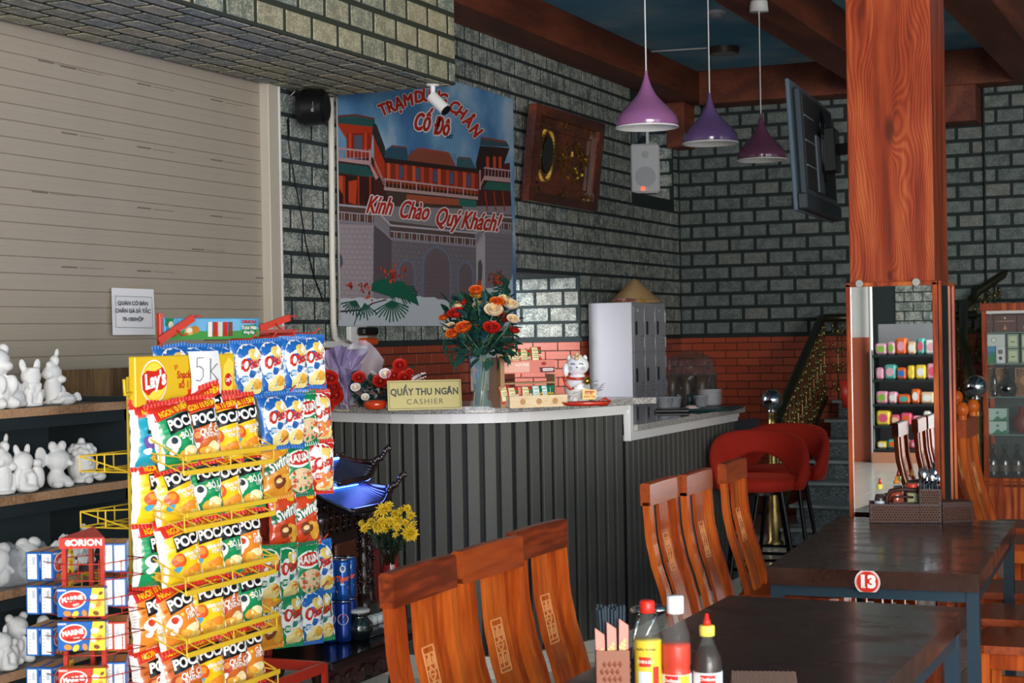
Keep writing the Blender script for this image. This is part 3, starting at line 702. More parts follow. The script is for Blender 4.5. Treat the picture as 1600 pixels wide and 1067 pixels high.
# ------------------------------------------------------------------ pendant lamps, ceiling fixtures
def pendant(loc, dm, cols, label):
    t = thing('pendant_lamp', label, 'pendant lamp', loc, group='teardrop lamps above the counter')
    r = dm/2
    pr = [(r*.97, 0), (r, .018), (r*.97, .045), (r*.82, .075), (r*.55, .115), (r*.33, .15), (r*.18, .19), (r*.10, .225), (r*.055, .25)]
    m = M('lacquer_'+cols[1:], cols, .12, coat=.6)
    k = MB(); k.lathe(pr, 36, flute=0); k.f = k.f[:-2]; k.m = k.m[:-2]; k.s = k.s[:-2]; k.build('lamp_shade', m, t)
    k = MB(); k.lathe([(q*.97, z-.001) for q, z in pr], 36); k.f = [f[::-1] for f in k.f[:-2]]; k.m = k.m[:-2]; k.s = k.s[:-2]
    k.tube([(r*.985*math.cos(i*math.tau/36), r*.985*math.sin(i*math.tau/36), 0) for i in range(36)], .004, 6, closed=True); k.build('inner_shade', white, t)
    k = MB(); k.cyl((0, 0, .25), (0, 0, .27), .008, n=8); k.build('cap', m, t)
    k = MB(); k.cyl((0, 0, .27), (0, 0, CZ-loc[2] if False else BZ-loc[2]+.0), .0035, n=6); k.build('cord', white, t)
    k = MB(); k.ell((0, 0, .07), (.028, .028, .04)); k.build('bulb', white, t)
    return t
L1 = at(1011, 199, D=7.95); L2 = at(1110, 224, D=8.95); L3 = at(1190, 250, D=9.7)
pd = []
for L_, c_, lb in ((L1, '#96608f', 'largest glossy lilac teardrop pendant lamp, nearest the poster'), (L2, '#6a5080', 'violet teardrop pendant lamp, middle one of the three'), (L3, '#70405a', 'plum teardrop pendant lamp, smallest and nearest the television')):
    pd.append(pendant(L_, .285 if L_ is L3 else .30, c_, lb))
# cords reach the ceiling; a small white rose caps the third
for t, L_ in zip(pd, (L1, L2, L3)):
    for ch in t.children:
        if ch.name.startswith('cord'):
            for v in ch.data.vertices:
                if v.co.z > .5: v.co.z = BZ-L_.z-.002
            ch.data.update()
k = MB(); k.lathe([(.055, -.06), (.05, -.01), (.05, 0)], 20, (0, 0, BZ-L3.z)); k.build('ceiling_rose', white, pd[2])
fx = thing('ceiling_light', 'round flush ceiling light with a dark bronze rim', 'ceiling light', at(1131, 74, Z=CZ))
k = MB(); k.cyl((0, 0, -.001), (0, 0, -.05), .12, .115, 28); k.build('rim', M('bronze_rim', '#4a3a32', .4), fx)
k = MB(); k.cyl((0, 0, -.05), (0, 0, -.053), .095, .09, 28); k.build('diffuser', M('diffuser', '#8d8f8c', .5), fx)
sd = thing('smoke_detector', 'white smoke detector on the painted sky ceiling', 'smoke detector', at(1120, 17, Z=CZ))
k = MB(); k.cyl((0, 0, -.001), (0, 0, -.02), .062, .06, 22); k.build('base', white, sd)
k = MB(); k.cyl((0, 0, -.02), (0, 0, -.045), .045, .035, 22); k.build('sensor', M('sensor_grey', '#b9bbb8', .5), sd)
k = MB(); a = at(1010, 81, Z=CZ-.012); b = at(1105, 75, Z=CZ-.012); k.tube([a, b], .006, 6); tag(k.build('ceiling_conduit', white), 'thin white conduit on the ceiling leading to the round light', 'conduit')

# ------------------------------------------------------------------ pillar and mirrors
PX0, PX1, PY0, PY1 = -1.572, -1.212, 7.2, 7.56
def knotty():
    m = M('pillar_wood', '#b3532a', .3, coat=.35); nt, N, L, b = nodes(m)
    g = N('ShaderNodeNewGeometry'); sx = N('ShaderNodeSeparateXYZ'); L(g.outputs['Position'], sx.inputs[0])
    hh = N('ShaderNodeMath', operation='ADD'); L(sx.outputs[0], hh.inputs[0]); L(sx.outputs[1], hh.inputs[1])
    n = N('ShaderNodeTexNoise'); n.inputs['Scale'].default_value = 1.; n.inputs['Detail'].default_value = 2
    mp = N('ShaderNodeMapping'); mp.inputs['Scale'].default_value = (3.2, 3.2, 1.3); L(g.outputs['Position'], mp.inputs[0]); L(mp.outputs[0], n.inputs[0])
    acc = N('ShaderNodeMath', operation='MULTIPLY_ADD'); L(n.outputs['Fac'], acc.inputs[0]); acc.inputs[1].default_value = .32; L(hh.outputs[0], acc.inputs[2])
    cur = acc.outputs[0]
    kn = []
    for (kx, kz, s1, s2, am) in ((.5, 2.40, .055, .16, 1.), (.48, 1.775, .03, .06, .45), (.62, 2.1, .04, .14, .3)):
        kxw = PX0+(PX1-PX0)*kx+PY0
        d1 = N('ShaderNodeMath', operation='SUBTRACT'); L(hh.outputs[0], d1.inputs[0]); d1.inputs[1].default_value = kxw
        d1b = N('ShaderNodeMath', operation='MULTIPLY'); L(d1.outputs[0], d1b.inputs[0]); d1b.inputs[1].default_value = 1/s1
        d2 = N('ShaderNodeMath', operation='SUBTRACT'); L(sx.outputs[2], d2.inputs[0]); d2.inputs[1].default_value = kz
        d2b = N('ShaderNodeMath', operation='MULTIPLY'); L(d2.outputs[0], d2b.inputs[0]); d2b.inputs[1].default_value = 1/s2
        p1 = N('ShaderNodeMath', operation='POWER'); p1.inputs[1].default_value = 2; ab = N('ShaderNodeMath', operation='ABSOLUTE'); L(d1b.outputs[0], ab.inputs[0]); L(ab.outputs[0], p1.inputs[0])
        p2 = N('ShaderNodeMath', operation='POWER'); p2.inputs[1].default_value = 2; ab2 = N('ShaderNodeMath', operation='ABSOLUTE'); L(d2b.outputs[0], ab2.inputs[0]); L(ab2.outputs[0], p2.inputs[0])
        sm = N('ShaderNodeMath', operation='ADD'); L(p1.outputs[0], sm.inputs[0]); L(p2.outputs[0], sm.inputs[1])
        ng = N('ShaderNodeMath', operation='MULTIPLY'); L(sm.outputs[0], ng.inputs[0]); ng.inputs[1].default_value = -1
        ex = N('ShaderNodeMath', operation='EXPONENT'); L(ng.outputs[0], ex.inputs[0])
        ma = N('ShaderNodeMath', operation='MULTIPLY_ADD'); L(ex.outputs[0], ma.inputs[0]); ma.inputs[1].default_value = .12*am; L(cur, ma.inputs[2]); cur = ma.outputs[0]
        kn.append((sm, am))
    ml = N('ShaderNodeMath', operation='MULTIPLY'); L(cur, ml.inputs[0]); ml.inputs[1].default_value = 520
    sn = N('ShaderNodeMath', operation='SINE'); L(ml.outputs[0], sn.inputs[0])
    n2 = N('ShaderNodeTexNoise'); n2.inputs['Scale'].default_value = 1; n2.inputs['Detail'].default_value = 5
    mp2 = N('ShaderNodeMapping'); mp2.inputs['Scale'].default_value = (22, 22, 2.2); L(g.outputs['Position'], mp2.inputs[0]); L(mp2.outputs[0], n2.inputs[0])
    m2 = N('ShaderNodeMath', operation='MULTIPLY_ADD'); m2.inputs[1].default_value = .09; L(sn.outputs[0], m2.inputs[0]); L(n2.outputs['Fac'], m2.inputs[2])
    rp = ramp(N, [(.25, '#6a240d'), (.5, '#98391a'), (.78, '#bd5f34')]); L(m2.outputs[0], rp.inputs[0])
    last = rp.outputs[0]
    for sm, am in kn[:2]:
        mr = N('ShaderNodeMapRange'); mr.inputs[1].default_value = .22; mr.inputs[2].default_value = .02; mr.inputs[4].default_value = .85; L(sm.outputs[0], mr.inputs[0])
        mx = N('ShaderNodeMix', data_type='RGBA'); L(mr.outputs[0], mx.inputs[0]); L(last, mx.inputs[6]); mx.inputs[7].default_value = lin('#4a1d10'); last = mx.outputs[2]
    L(last, b.inputs['Base Color'])
    return m
k = MB(); k.bb((PX0, PY0, 0), (PX1, PY1, BZ), 0, .004)
pillar = tag(k.build('wooden_pillar', knotty()), 'square orange wood-veneered pillar with a knot behind table thirteen', 'pillar')
mir = thing('front_mirror', 'tall mirror in thin orange wood frame on the pillar, facing the tables', 'mirror', (PX0+.18, PY0-.01, .30))
fw_ = orange_wood; mz0, mz1 = .30, 1.742
k = MB(); k.bb((PX0-.008, PY0-.012, mz0), (PX1+.008, PY0-.006, mz1)); k.build('mirror_glass', mirror_m, mir, world=True)
for a, b in (((PX0-.014, mz0), (PX0+.006, mz1)), ((PX1-.008, mz0), (PX1+.012, mz1)), ((PX0-.014, mz1-.012), (PX1+.012, mz1+.006)), ((PX0-.014, mz0-.012), (PX1+.012, mz0+.008))):
    k = MB(); k.bb((a[0], PY0-.022, a[1]), (b[0], PY0-.002, b[1]), 0, .002); k.build('frame_rail', fw_, mir, world=True)
for x in (.13, .80):
    k = MB(); k.cyl((PX0+.36*x, PY0-.03, mz1+.002), (PX0+.36*x, PY0-.016, mz1+.002), .016, n=12); k.build('clip', M('clear_clip', '#a9a79f', .2), mir, world=True)
mi2 = thing('side_mirror', 'narrow mirror in orange wood frame on the right face of the pillar', 'mirror', (PX1+.01, PY0+.18, .30))
k = MB(); k.bb((PX1+.006, PY0-.0, mz0), (PX1+.012, PY1, mz1)); k.build('mirror_glass', mirror_m, mi2, world=True)
for a, b in (((PY0-.0, mz0), (PY0+.02, mz1)), ((PY1-.015, mz0), (PY1+.005, mz1)), ((PY0, mz1-.01), (PY1, mz1+.006)), ((PY0, mz0-.01), (PY1, mz0+.008))):
    k = MB(); k.bb((PX1+.014, a[0], a[1]), (PX1+.026, b[0], b[1]), 0, .002); k.build('frame_rail', fw_, mi2, world=True)

# ------------------------------------------------------------------ television, seen from behind
tv = thing('television', 'flat black television seen from behind on the pillar side', 'television', (-1.80, 7.6, 2.08))
tm = M('tv_shell', '#30383f', .35); tT = Matrix.Translation(Vector((-1.80, 7.63, 2.07))) @ Matrix.Rotation(rad(4), 4, 'Z') @ Matrix.Rotation(rad(-3), 4, 'Y')
def tvb(nm, a, b, mat, bev=.004):
    k = MB(); k.M = tT; k.bb(a, b, 0, bev); return k.build(nm, mat, tv, world=True)
tvb('screen_bezel', (-.03, -.50, 0), (-.012, .50, .575), M('bezel_grey', '#4a5763', .3)); tvb('back_shell', (-.012, -.455, .03), (.02, .455, .545), tm, .015)
tvb('vent_bar', (-.012, -.49, .005), (.03, .49, .075), M('vent_dark', '#252a2f', .5), .006); tvb('recess', (.02, -.40, .10), (.024, .40, .52), M('tv_recess', '#1d1c1f', .6), .001)
for zz in (.20, .31, .42):
    tvb('rib', (.024, -.39, zz), (.028, -.15, zz+.006), M('rib_grey', '#6b7278', .4), 0)
tvb('port_plate', (.024, -.14, .10), (.034, .0, .36), M('port_grey', '#4c555c', .4), .002)
k = MB(); k.M = tT; k.bb((.034, -.04, .20), (.10, .10, .40), 0, .004); k.bar((.09, .02, .30), (.26, -.02, .30), .05, .05); k.build('wall_bracket', black, tv, world=True)
k = MB(); k.M = tT
k.tube([(.05, -.10+.05*math.cos(t)+.01*t, .40+.05*math.sin(t)) for t in [i*.4 for i in range(30)]], .004, 5); k.tube([(.04, -.02, .48), (.06, -.08, .44), (.05, -.1, .36), (.045, -.09, .25), (.05, -.06, .15)], .005, 5); k.build('cables', black, tv, world=True)

# ------------------------------------------------------------------ counter
line = [(-4.49, 7.14), (-4.30, 7.06), (-4.08, 6.965), (-3.82, 6.873), (-3.60, 6.80), (-3.45, 6.785), (-3.32, 6.80), (-3.20, 6.84), (-3.10, 6.905), (-3.01, 7.03), (-2.93, 7.22), (-2.865, 7.42), (-2.815, 7.60), (-2.79, 7.70)]
def resample(pts, st):
    out = [Vector(pts[0])]; acc = 0
    for a, b in zip(pts, pts[1:]):
        a, b = Vector(a), Vector(b); L_ = (b-a).length; t = st-acc
        while t <= L_: out.append(a.lerp(b, t/L_)); t += st
        acc = L_-(t-st)
    return out
low = [(-2.79, 7.70), (-2.777, 9.56)]
ct = thing('cashier_counter', 'curved cashier counter clad in dark vertical slats with a white trim', 'counter', (-3.3, 7.4, 0))
bodym = M('counter_body', '#15181a', .7)
def curve_wall(k, pts, z0, z1, off, mat=0, th=.02):
    P = [Vector(p) for p in pts]; n = len(P); nr = []
    for i in range(n):
        d = (P[min(i+1, n-1)]-P[max(i-1, 0)]).normalized(); nr.append(Vector((d.y, -d.x)))
    vs = []
    for i in range(n):
        for o, z in ((off, z0), (off, z1), (off-th, z1), (off-th, z0)):
            q = P[i]+nr[i]*o; vs.append((q.x, q.y, z))
    fs = [(i*4+j, (i+1)*4+j, (i+1)*4+(j+1) % 4, i*4+(j+1) % 4) for i in range(n-1) for j in range(4)]+[(0, 1, 2, 3), tuple((n-1)*4+j for j in (3, 2, 1, 0))]
    k.add(vs, fs, mat)
fine = resample(line, .06); fine = [tuple(p) for p in fine]+[line[-1]]
k = MB(); curve_wall(k, fine, 0, 1.17, -.016, 0, .04); k.build('upper_body', bodym, ct, world=True, fixn=True)
k = MB(); curve_wall(k, low, 0, 1.03, -.016, 0, .04); k.bb((-3.3, 9.52, 0), (-2.80, 9.56, 1.04)); k.build('lower_body', bodym, ct, world=True, fixn=True)
slm = M('slat_grey', '#51514d', .55, bump=.4, bscale=300)
def slats(pts, z1):
    P = resample(pts, .077)
    for i in range(len(P)-1):
        a, b = P[i], P[i+1]; d = (b-a).normalized(); mid = (a+b)/2
        key = ('cs', z1)
        if key not in _BM:
            q = MB(); q.box((0, 0, (z1+.1)/2), (.055, .018, z1-.1), 0, .003); _BM[key] = q.mesh('slat', slm)
        put('slat', _BM[key], ct, mid.to_3d()-Vector((-3.3, 7.4, 0))-Vector((d.y, -d.x, 0))*.004, (0, 0, math.atan2(d.y, d.x)))
slats(fine, 1.158); slats(low, 1.032)
k = MB(); curve_wall(k, fine, 1.155, 1.180, .014, 0, .03); curve_wall(k, fine, 1.176, 1.200, .022, 0, .03)
k.build('trim', white, ct, world=True, fixn=True)
k = MB(); curve_wall(k, low, 1.022, 1.050, .014, 0, .03); curve_wall(k, low, 1.045, 1.068, .022, 0, .03); k.build('trim', white, ct, world=True, fixn=True)
k = MB(); k.bb((-2.80, 7.69, 1.022), (-2.765, 7.735, 1.20), 0, .003); k.build('trim', white, ct, world=True)
k = MB(); curve_wall(k, fine, 0, .10, .012, 0, .03); curve_wall(k, fine, 0, .045, .024, 0, .03); curve_wall(k, low, 0, .10, .012, 0, .03); curve_wall(k, low, 0, .045, .024, 0, .03)
k.build('skirting', M('cream_skirting', '#d9d5c8', .5), ct, world=True, fixn=True)
# granite tops
def top_poly(front, back, z0, z1, off):
    P = [Vector(p) for p in front]; n = len(P); o = []
    for i in range(n):
        d = (P[min(i+1, n-1)]-P[max(i-1, 0)]).normalized(); o.append(P[i]+Vector((d.y, -d.x))*off)
    return [tuple(p) for p in o]+back
ft = top_poly(fine, [(-2.66, 7.78), (-2.72, 7.86), (-3.12, 7.86), (-3.25, 7.50), (-3.45, 7.38), (-3.9, 7.45), (-4.44, 7.68)], 0, 0, .045)
k = MB(); k.prism(ft, 1.203, 1.233, lambda a, b, h: (a, b, h)); k.build('granite_top', granite_light, ct, world=True, fixn=True)
lt = top_poly(low, [(-2.74, 9.62), (-3.45, 9.62), (-3.45, 7.80), (-2.79, 7.74)], 0, 0, .045)
k = MB(); k.prism([(-2.745, 7.74), (-2.735, 9.62), (-3.5, 9.62), (-3.5, 7.74)], 1.070, 1.10, lambda a, b, h: (a, b, h)); k.build('granite_top', M('granite_side', '#a5a19d', .2) if False else granite_light, ct, world=True, fixn=True)
k = MB(); k.prism([(-2.75, 7.745), (-2.74, 9.615), (-3.5, 9.615), (-3.5, 7.745)], 1.10, 1.1005, lambda a, b, h: (a, b, h)); k.build('polished_face', granite('polished_granite', ['#4b4f50', '#6a6d6c', '#8a8a87', '#5b5f60'], 190, .03), ct, world=True, fixn=True)

# ------------------------------------------------------------------ shelf of plaster figures
SF = -4.06
she = at(203, 640, X=SF).y
su = thing('display_shelf', 'long dark shelving unit with wood-edged boards holding plaster figures', 'shelf', (-4.28, 4.6, 0))
dk = M('shelf_dark', '#222c30', .6)
ZS = [1.318, 1.005, .672, .345, .04]
ZS[1] = at(100, 764, X=SF).z; ZS[0] = at(100, 634, X=SF).z; ZS[2] = at(100, 903, X=SF).z; ZS[3] = at(100, 1027, X=SF).z
for z in ZS[:4]:
    k = MB(); k.bb((-4.44, 3.2, z-.03), (SF, she, z)); k.build('shelf_board', M('shelf_top', '#6f675e', .5), su, world=True)
    k = MB(); k.bb((SF, 3.2, z-.03), (SF+.012, she, z+.002), 0, .002); k.build('wood_edge', shelf_wood, su, world=True)
    k = MB(); k.bb((SF-.03, 3.2, z-.075), (SF-.005, she, z-.03)); k.build('support_rail', dk, su, world=True)
k = MB(); k.bb((-4.46, 3.2, 0), (-4.44, she, ZS[0]-.03)); k.build('back_panel', M('back_panel', '#39464a', .6), su, world=True)
for i in range(4):
    a = at(73+i*33, 600, X=-4.40).y; k = MB(); k.bb((-4.43, a, ZS[0]), (-4.40, at(106+i*33, 600, X=-4.40).y-.004, ZS[0]+.125), 0, .002); k.build('back_plank', wood('plank_brown', '#4e3a26', '#6d5436', '#836743', scale=(9, 9, 1), rings=3, rough=.6, coat=0), su, world=True)
for yy in (she-.03, 3.3):
    k = MB(); k.bb((-4.44, yy, 0), (SF-.005, yy+.03, ZS[0]+.02)); k.build('side_post', dk, su, world=True)

def blob(parts, vox=.006, sm=2):
    """Union of soft lumps remeshed into one plaster body."""
    k = MB()
    for p in parts:
        c, r = p[0], p[1]; rot = None
        if len(p) > 2: rot = Matrix.Rotation(rad(p[2]), 4, 'X')
        if len(p) > 3: rot = rot @ Matrix.Rotation(rad(p[3]), 4, 'Y')
        k.ell(c, r, 14, 10, 0, rot)
    me = k.mesh('tmp', plaster); o = bpy.data.objects.new('tmp', me); COL.objects.link(o)
    md = o.modifiers.new('r', 'REMESH'); md.mode = 'VOXEL'; md.voxel_size = vox; md.use_smooth_shade = True
    s2 = o.modifiers.new('s', 'SMOOTH'); s2.iterations = sm; s2.factor = .5
    bpy.context.view_layer.update()
    out = bpy.data.meshes.new_from_object(o.evaluated_get(bpy.context.evaluated_depsgraph_get()))
    bpy.data.objects.remove(o); bpy.data.meshes.remove(me)
    out.materials.clear(); out.materials.append(plaster)
    return out
# figure recipes: x is across (towards the far end of the shelf is +y), z up
def ring(n, r, z, s, tilt=0): return [((r*math.cos(i*math.tau/n), r*math.sin(i*math.tau/n), z), s) for i in range(n)]
def flower(c, s, n=5):
    return [(c, s*.5)]+[((c[0]+.3*s, c[1]+s*.75*math.cos(i*math.tau/n+.3), c[2]+s*.75*math.sin(i*math.tau/n+.3)), s*.48) for i in range(n)]
def fig_cat():
    return [((0, 0, .07), (.055, .06, .075)), ((.01, 0, .165), (.05, .06, .05)), ((0, -.045, .225), (.012, .022, .038), 12), ((0, .045, .225), (.012, .022, .038), -12),
            ((.03, -.03, .05), (.03, .02, .05)), ((.03, .035, .05), (.03, .02, .05)), ((.04, 0, .12), (.025, .05, .014)), ((.05, -.02, .105), (.012, .02, .03), 25), ((.05, .02, .105), (.012, .02, .03), -25), ((.04, .0, .2), (.02, .04, .016)), ((-.02, .07, .05), (.02, .03, .05), -30), ((0, 0, .01), (.065, .075, .014))]
def fig_bow():
    return [((0, 0, .08), (.05, .055, .085)), ((0, 0, .18), (.05, .06, .045)), ((0, .02, .245), (.03, .025, .03)), ((0, .04, .285), (.012, .015, .03), -15), ((0, -.04, .17), (.04, .03, .03)), ((.03, .04, .14), (.03, .03, .022)), ((.02, .05, .05), (.03, .03, .06)), ((0, -.01, .225), (.02, .04, .02)), ((0, 0, .01), (.06, .07, .014))]
def fig_elephant():
    return [((0, .03, .135), (.055, .068, .055)), ((-.01, -.062, .155), (.012, .036, .055), 8), ((0, .02, .045), (.045, .05, .05)), ((.03, .03, .035), (.03, .055, .03)), ((.0, .0, .205), (.02, .025, .028), 20), ((.0, .055, .205), (.02, .025, .028), -20), ((.0, .028, .195), (.018, .018, .018)), ((.05, .07, .12), (.014, .014, .014)), ((.04, .0, .02), (.03, .03, .02)), ((.04, .06, .02), (.03, .03, .02))]
def fig_pot():
    l = [((0, 0, .085), (.075, .08, .085)), ((0, 0, .175), (.055, .06, .04)), ((0, 0, .225), (.02, .02, .02)), ((0, 0, .20), (.035, .035, .02)), ((0, 0, .012), (.06, .065, .014))]
    for i in range(13): a = i*math.tau/13; l.append(((.062*math.cos(a), .066*math.sin(a), .165+.012*(i % 2)), .02))
    for i in range(9): a = i*math.tau/9; l.append(((.045*math.cos(a), .048*math.sin(a), .198), .017))
    l += [((.078*math.cos(a), .083*math.sin(a), z), .012) for a, z in ((-.8, .06), (-.3, .11), (.3, .05), (.8, .10))]
    l += [((.05, .09, .03), (.03, .04, .025)), ((.07, -.03, .02), (.02, .03, .02))]
    return l
def fig_squirrel():
    return [((0, 0, .06), (.05, .055, .065)), ((.01, -.01, .14), (.045, .05, .045)), ((0, -.035, .19), (.012, .016, .03), 15), ((0, .02, .19), (.012, .016, .03), -10), ((0, .075, .07), (.03, .03, .06), 10), ((.02, .06, .13), (.02, .025, .02)), ((.04, -.03, .05), (.02, .02, .04)), ((.045, .02, .05), (.02, .02, .04)), ((.04, 0, .02), (.04, .05, .02)), ((.045, -.01, .1), (.015, .03, .012))]
def fig_flowers():
    l = [((0, 0, .03), (.04, .09, .04)), ((-.01, 0, .06), (.03, .08, .05))]
    rr = random.Random(4)
    for i in range(17):
        y = -.11+.013*i+rr.uniform(-.01, .01); z = .07+.07*math.sin(i*.2+.3)+rr.uniform(-.035, .035); l += flower((.025+rr.uniform(0, .02), y, z), .021)
    return l
def fig_headbow():
    return [((0, 0, .05), (.05, .05, .055)), ((0, 0, .12), (.045, .05, .045)), ((0, -.035, .165), (.022, .035, .025), 20), ((0, .035, .165), (.022, .035, .025), -20)]+[((.03, -.05+.012*i, .10-.01*abs(i-4)), .014) for i in range(9)]
def fig_bear():
    return [((0, 0, .06), (.06, .065, .07)), ((0, 0, .165), (.055, .06, .055)), ((0, -.045, .215), (.02, .022, .022)), ((0, .045, .215), (.02, .022, .022)), ((.05, 0, .155), (.025, .028, .02)), ((.05, -.03, .09), (.025, .02, .035)), ((.05, .03, .09), (.025, .02, .035)), ((.045, -.035, .02), (.035, .025, .022)), ((.045, .035, .02), (.035, .025, .022))]
def fig_fish():
    return [((0, 0, .02), (.03, .05, .025)), ((0, -.045, .012), (.03, .03, .012)), ((0, .055, .03), (.01, .02, .02), 35), ((0, .062, .02), (.01, .018, .01)), ((0, -.01, .045), (.008, .03, .01))]+[((.025, -.03+.015*i, .025), .009) for i in range(4)]
def fig_box():
    l = [((0, 0, .04), (.05, .075, .045)), ((0, 0, .015), (.055, .085, .018))]
    for i in range(6): l += flower((.02, -.06+.024*i, .085+.012*(i % 2)), .016)
    return l
def fig_bowl():
    return [((0, 0, .035), (.07, .075, .035)), ((0, 0, .055), (.078, .084, .012)), ((0, -.01, .10), (.045, .05, .05)), ((0, .045, .12), (.03, .035, .03)), ((0, .0, .15), (.03, .03, .03)), ((.03, .03, .08), (.03, .03, .03))]
_fig = {}
def figure(fn, px, py, lv, label, s=1., rz=0., xo=-.08):
    if fn not in _fig: _fig[fn] = blob(fn())
    p = at(px, py, X=SF+xo)
    s *= .74
    o = put('plaster_figure', _fig[fn], None, (SF+xo, p.y, ZS[lv]+.001), (0, 0, rz)); o.scale = (s, s, s)
    tag(o, label, 'figurine', 'white plaster figures on the shelving unit')
    return o
figure(fig_box, 18, 610, 0, 'white plaster flower box at the left of the top shelf', 1.15)
figure(fig_cat, 47, 600, 0, 'white plaster cat with pointed ears and neck bow on the top shelf', .92, -.3)
figure(fig_bow, 82, 600, 0, 'tall white plaster figure with head bow on the top shelf', .92, 0., -.13)
figure(fig_fish, 103, 620, 0, 'small white plaster fish lying on the top shelf', 1.25, -.3)
figure(fig_bear, -8, 560, 0, 'white plaster figure cut by the left picture edge, on the top shelf', 1.35)
figure(fig_bow, 4, 740, 1, 'white plaster figure at the left end of the second shelf', .95, .2)
figure(fig_squirrel, 37, 740, 1, 'white plaster squirrel with curled tail on the second shelf', 1.1, -.3, -.06)
figure(fig_elephant, 83, 740, 1, 'white plaster elephant with one large round ear on the second shelf', 1.03, -.25, -.06)
figure(fig_pot, 128, 740, 1, 'white plaster lidded pot ringed with flowers and a ball knob', .98, 0, -.09)
for px, fn, lb in ((172, fig_bear, 'shadowed plaster bear behind the yellow wire baskets on the second shelf'), (192, fig_elephant, 'shadowed plaster figure at the right end of the second shelf')):
    figure(fn, px, 740, 1, lb, .95, .4, -.2)
figure(fig_headbow, 44, 850, 2, 'white plaster head with a large bow above the film wrap', 1.12, -.2, -.1)
figure(fig_flowers, 98, 850, 2, 'white plaster bunch of small flowers on the third shelf', 1.15, -.2, -.08)
figure(fig_bear, 138, 850, 2, 'shadowed plaster bear at the back of the third shelf', .9, 0, -.2)
figure(fig_headbow, -2, 850, 2, 'white plaster head under the film at the left end of the third shelf', 1.1, 0, -.1)
figure(fig_bear, 26, 1000, 3, 'grey-white plaster bear standing on the lowest visible shelf', 1.05, -.1, -.1)
figure(fig_squirrel, 4, 1010, 3, 'white plaster animal at the left end of the lowest visible shelf', 1., 0, -.05)
figure(fig_bowl, 68, 1000, 3, 'white plaster bowl with a figure in it behind the red rack', 1.1, 0, -.12)
def filmbag(name, label, p, sx, sy, sz, seed, parentless=True, mat=None):
    k = MB(); rr = random.Random(seed); ph = [rr.uniform(0, 6) for _ in range(8)]
    def fn(u, v):
        a = u*math.tau; e = v*math.pi*.5
        w_ = 1+.10*math.sin(5*a+ph[0]+3*v)+.07*math.sin(9*a+ph[1]-7*v)+.05*math.sin(14*v+ph[2]+2*a)+.03*math.sin(23*a+ph[3])
        r = (math.cos(e)**.45)*w_
        return (sx*r*math.cos(a), sy*r*math.sin(a), sz*math.sin(e)*(1+.08*math.sin(3*a+ph[4])))
    k.grid(fn, 40, 16); o = k.build(name, mat or film, None, p); return tag(o, label, 'plastic bag')
filmbag('plastic_wrap', 'crumpled clear film bag on the third shelf at the left edge', (SF-.12, at(8, 880, X=SF-.1).y, ZS[2]+.002), .09, .11, .14, 1)
filmbag('plastic_wrap', 'crumpled clear film bag under the plaster head on the third shelf', (SF-.11, at(45, 880, X=SF-.1).y, ZS[2]+.002), .085, .12, .13, 2)

# ------------------------------------------------------------------ snack packets
def prof(u, v): return max(0, 1-abs(u)**2.6)**.55*max(0, 1-abs(v)**3.2)**.7
class Bag:
    def __init__(s, w, h, t, seed):
        s.w, s.h, s.t = w, h, t; rr = random.Random(seed); s.ph = [rr.uniform(0, 6) for _ in range(6)]
    def S(s, u, v, off=0., side=1):
        p = prof(u, v); pinch = 1-.07*(1-abs(v)**2)*1.0
        wr = .0022*math.sin(9*u+s.ph[0]+4*v)*p+.0022*math.sin(13*v+s.ph[1]-3*u)+.0015*math.sin(21*u+s.ph[2])*(abs(v) > .6)
        return (side*(s.t*p+wr*.8+off), u*s.w/2*pinch, s.h/2+v*s.h/2)
    def body(s, front, back, crimp):
        k = MB(); nu, nv = 12, 16
        k.grid(lambda a, b: s.S(a*2-1, b*2-1), nu, nv, 0)
        k.grid(lambda a, b: s.S(1-a*2, b*2-1, 0, -1), nu, nv, 1)
        for v in (-1, 1):
            vs = []
            for i in range(25):
                u = -1+i/12; x, y, z = s.S(u, v); vs += [(0, y, z-v*.004), (.0015*(i % 2), y*1.01, z+v*(.010+.0025*(i % 2)))]
            k.add(vs, [(2*i, 2*i+2, 2*i+3, 2*i+1) for i in range(24)], 2)
        return k.mesh('snack_packet', [front, back, crimp])
    def band(s, k, mat, u0, u1, lo, hi, off=.0012, nu=12, nv=3):
        k.grid(lambda a, b: s.S(u0+(u1-u0)*a, (lo(u0+(u1-u0)*a)*(1-b)+hi(u0+(u1-u0)*a)*b), off), nu, nv, mat)
    def disc(s, k, mat, cu, cv, ru, rv, rot=0., off=.0016, n=16, wob=0., seed=0):
        vs = [s.S(cu, cv, off)]; rr = random.Random(seed); c, q = math.cos(rot), math.sin(rot)
        for r in (.5, 1.):
            for i in range(n):
                a = i*math.tau/n; m_ = r*(1+(wob*math.sin(3*a+seed)+wob*math.sin(5*a+seed*2)) if r == 1 else r/r)
                m_ = r*(1+wob*math.sin(3*a+seed)) ; x, y = m_*math.cos(a), m_*math.sin(a)
                x, y = x*ru, y*rv; vs.append(s.S(max(-.97, min(.97, cu+x*c-y*q*s.h/s.w)), max(-.97, min(.97, cv+x*q*s.w/s.h+y*c)), off))
        fs = [(0, 1+i, 1+(i+1) % n) for i in range(n)]+[(1+i, 1+n+i, 1+n+(i+1) % n, 1+(i+1) % n) for i in range(n)]
        k.add(vs, fs, mat, True)
    def text(s, k, mat, body, cu, cv, size, rot=0., bold=.03, shear=0., sx=1., off=.0030):
        k.text(body, size, lambda a, b: s.S(max(-.99, min(.99, cu+a/(s.w/2))), cv+b/(s.h/2), off), mat, bold, shear, rot=rot, sx=sx)
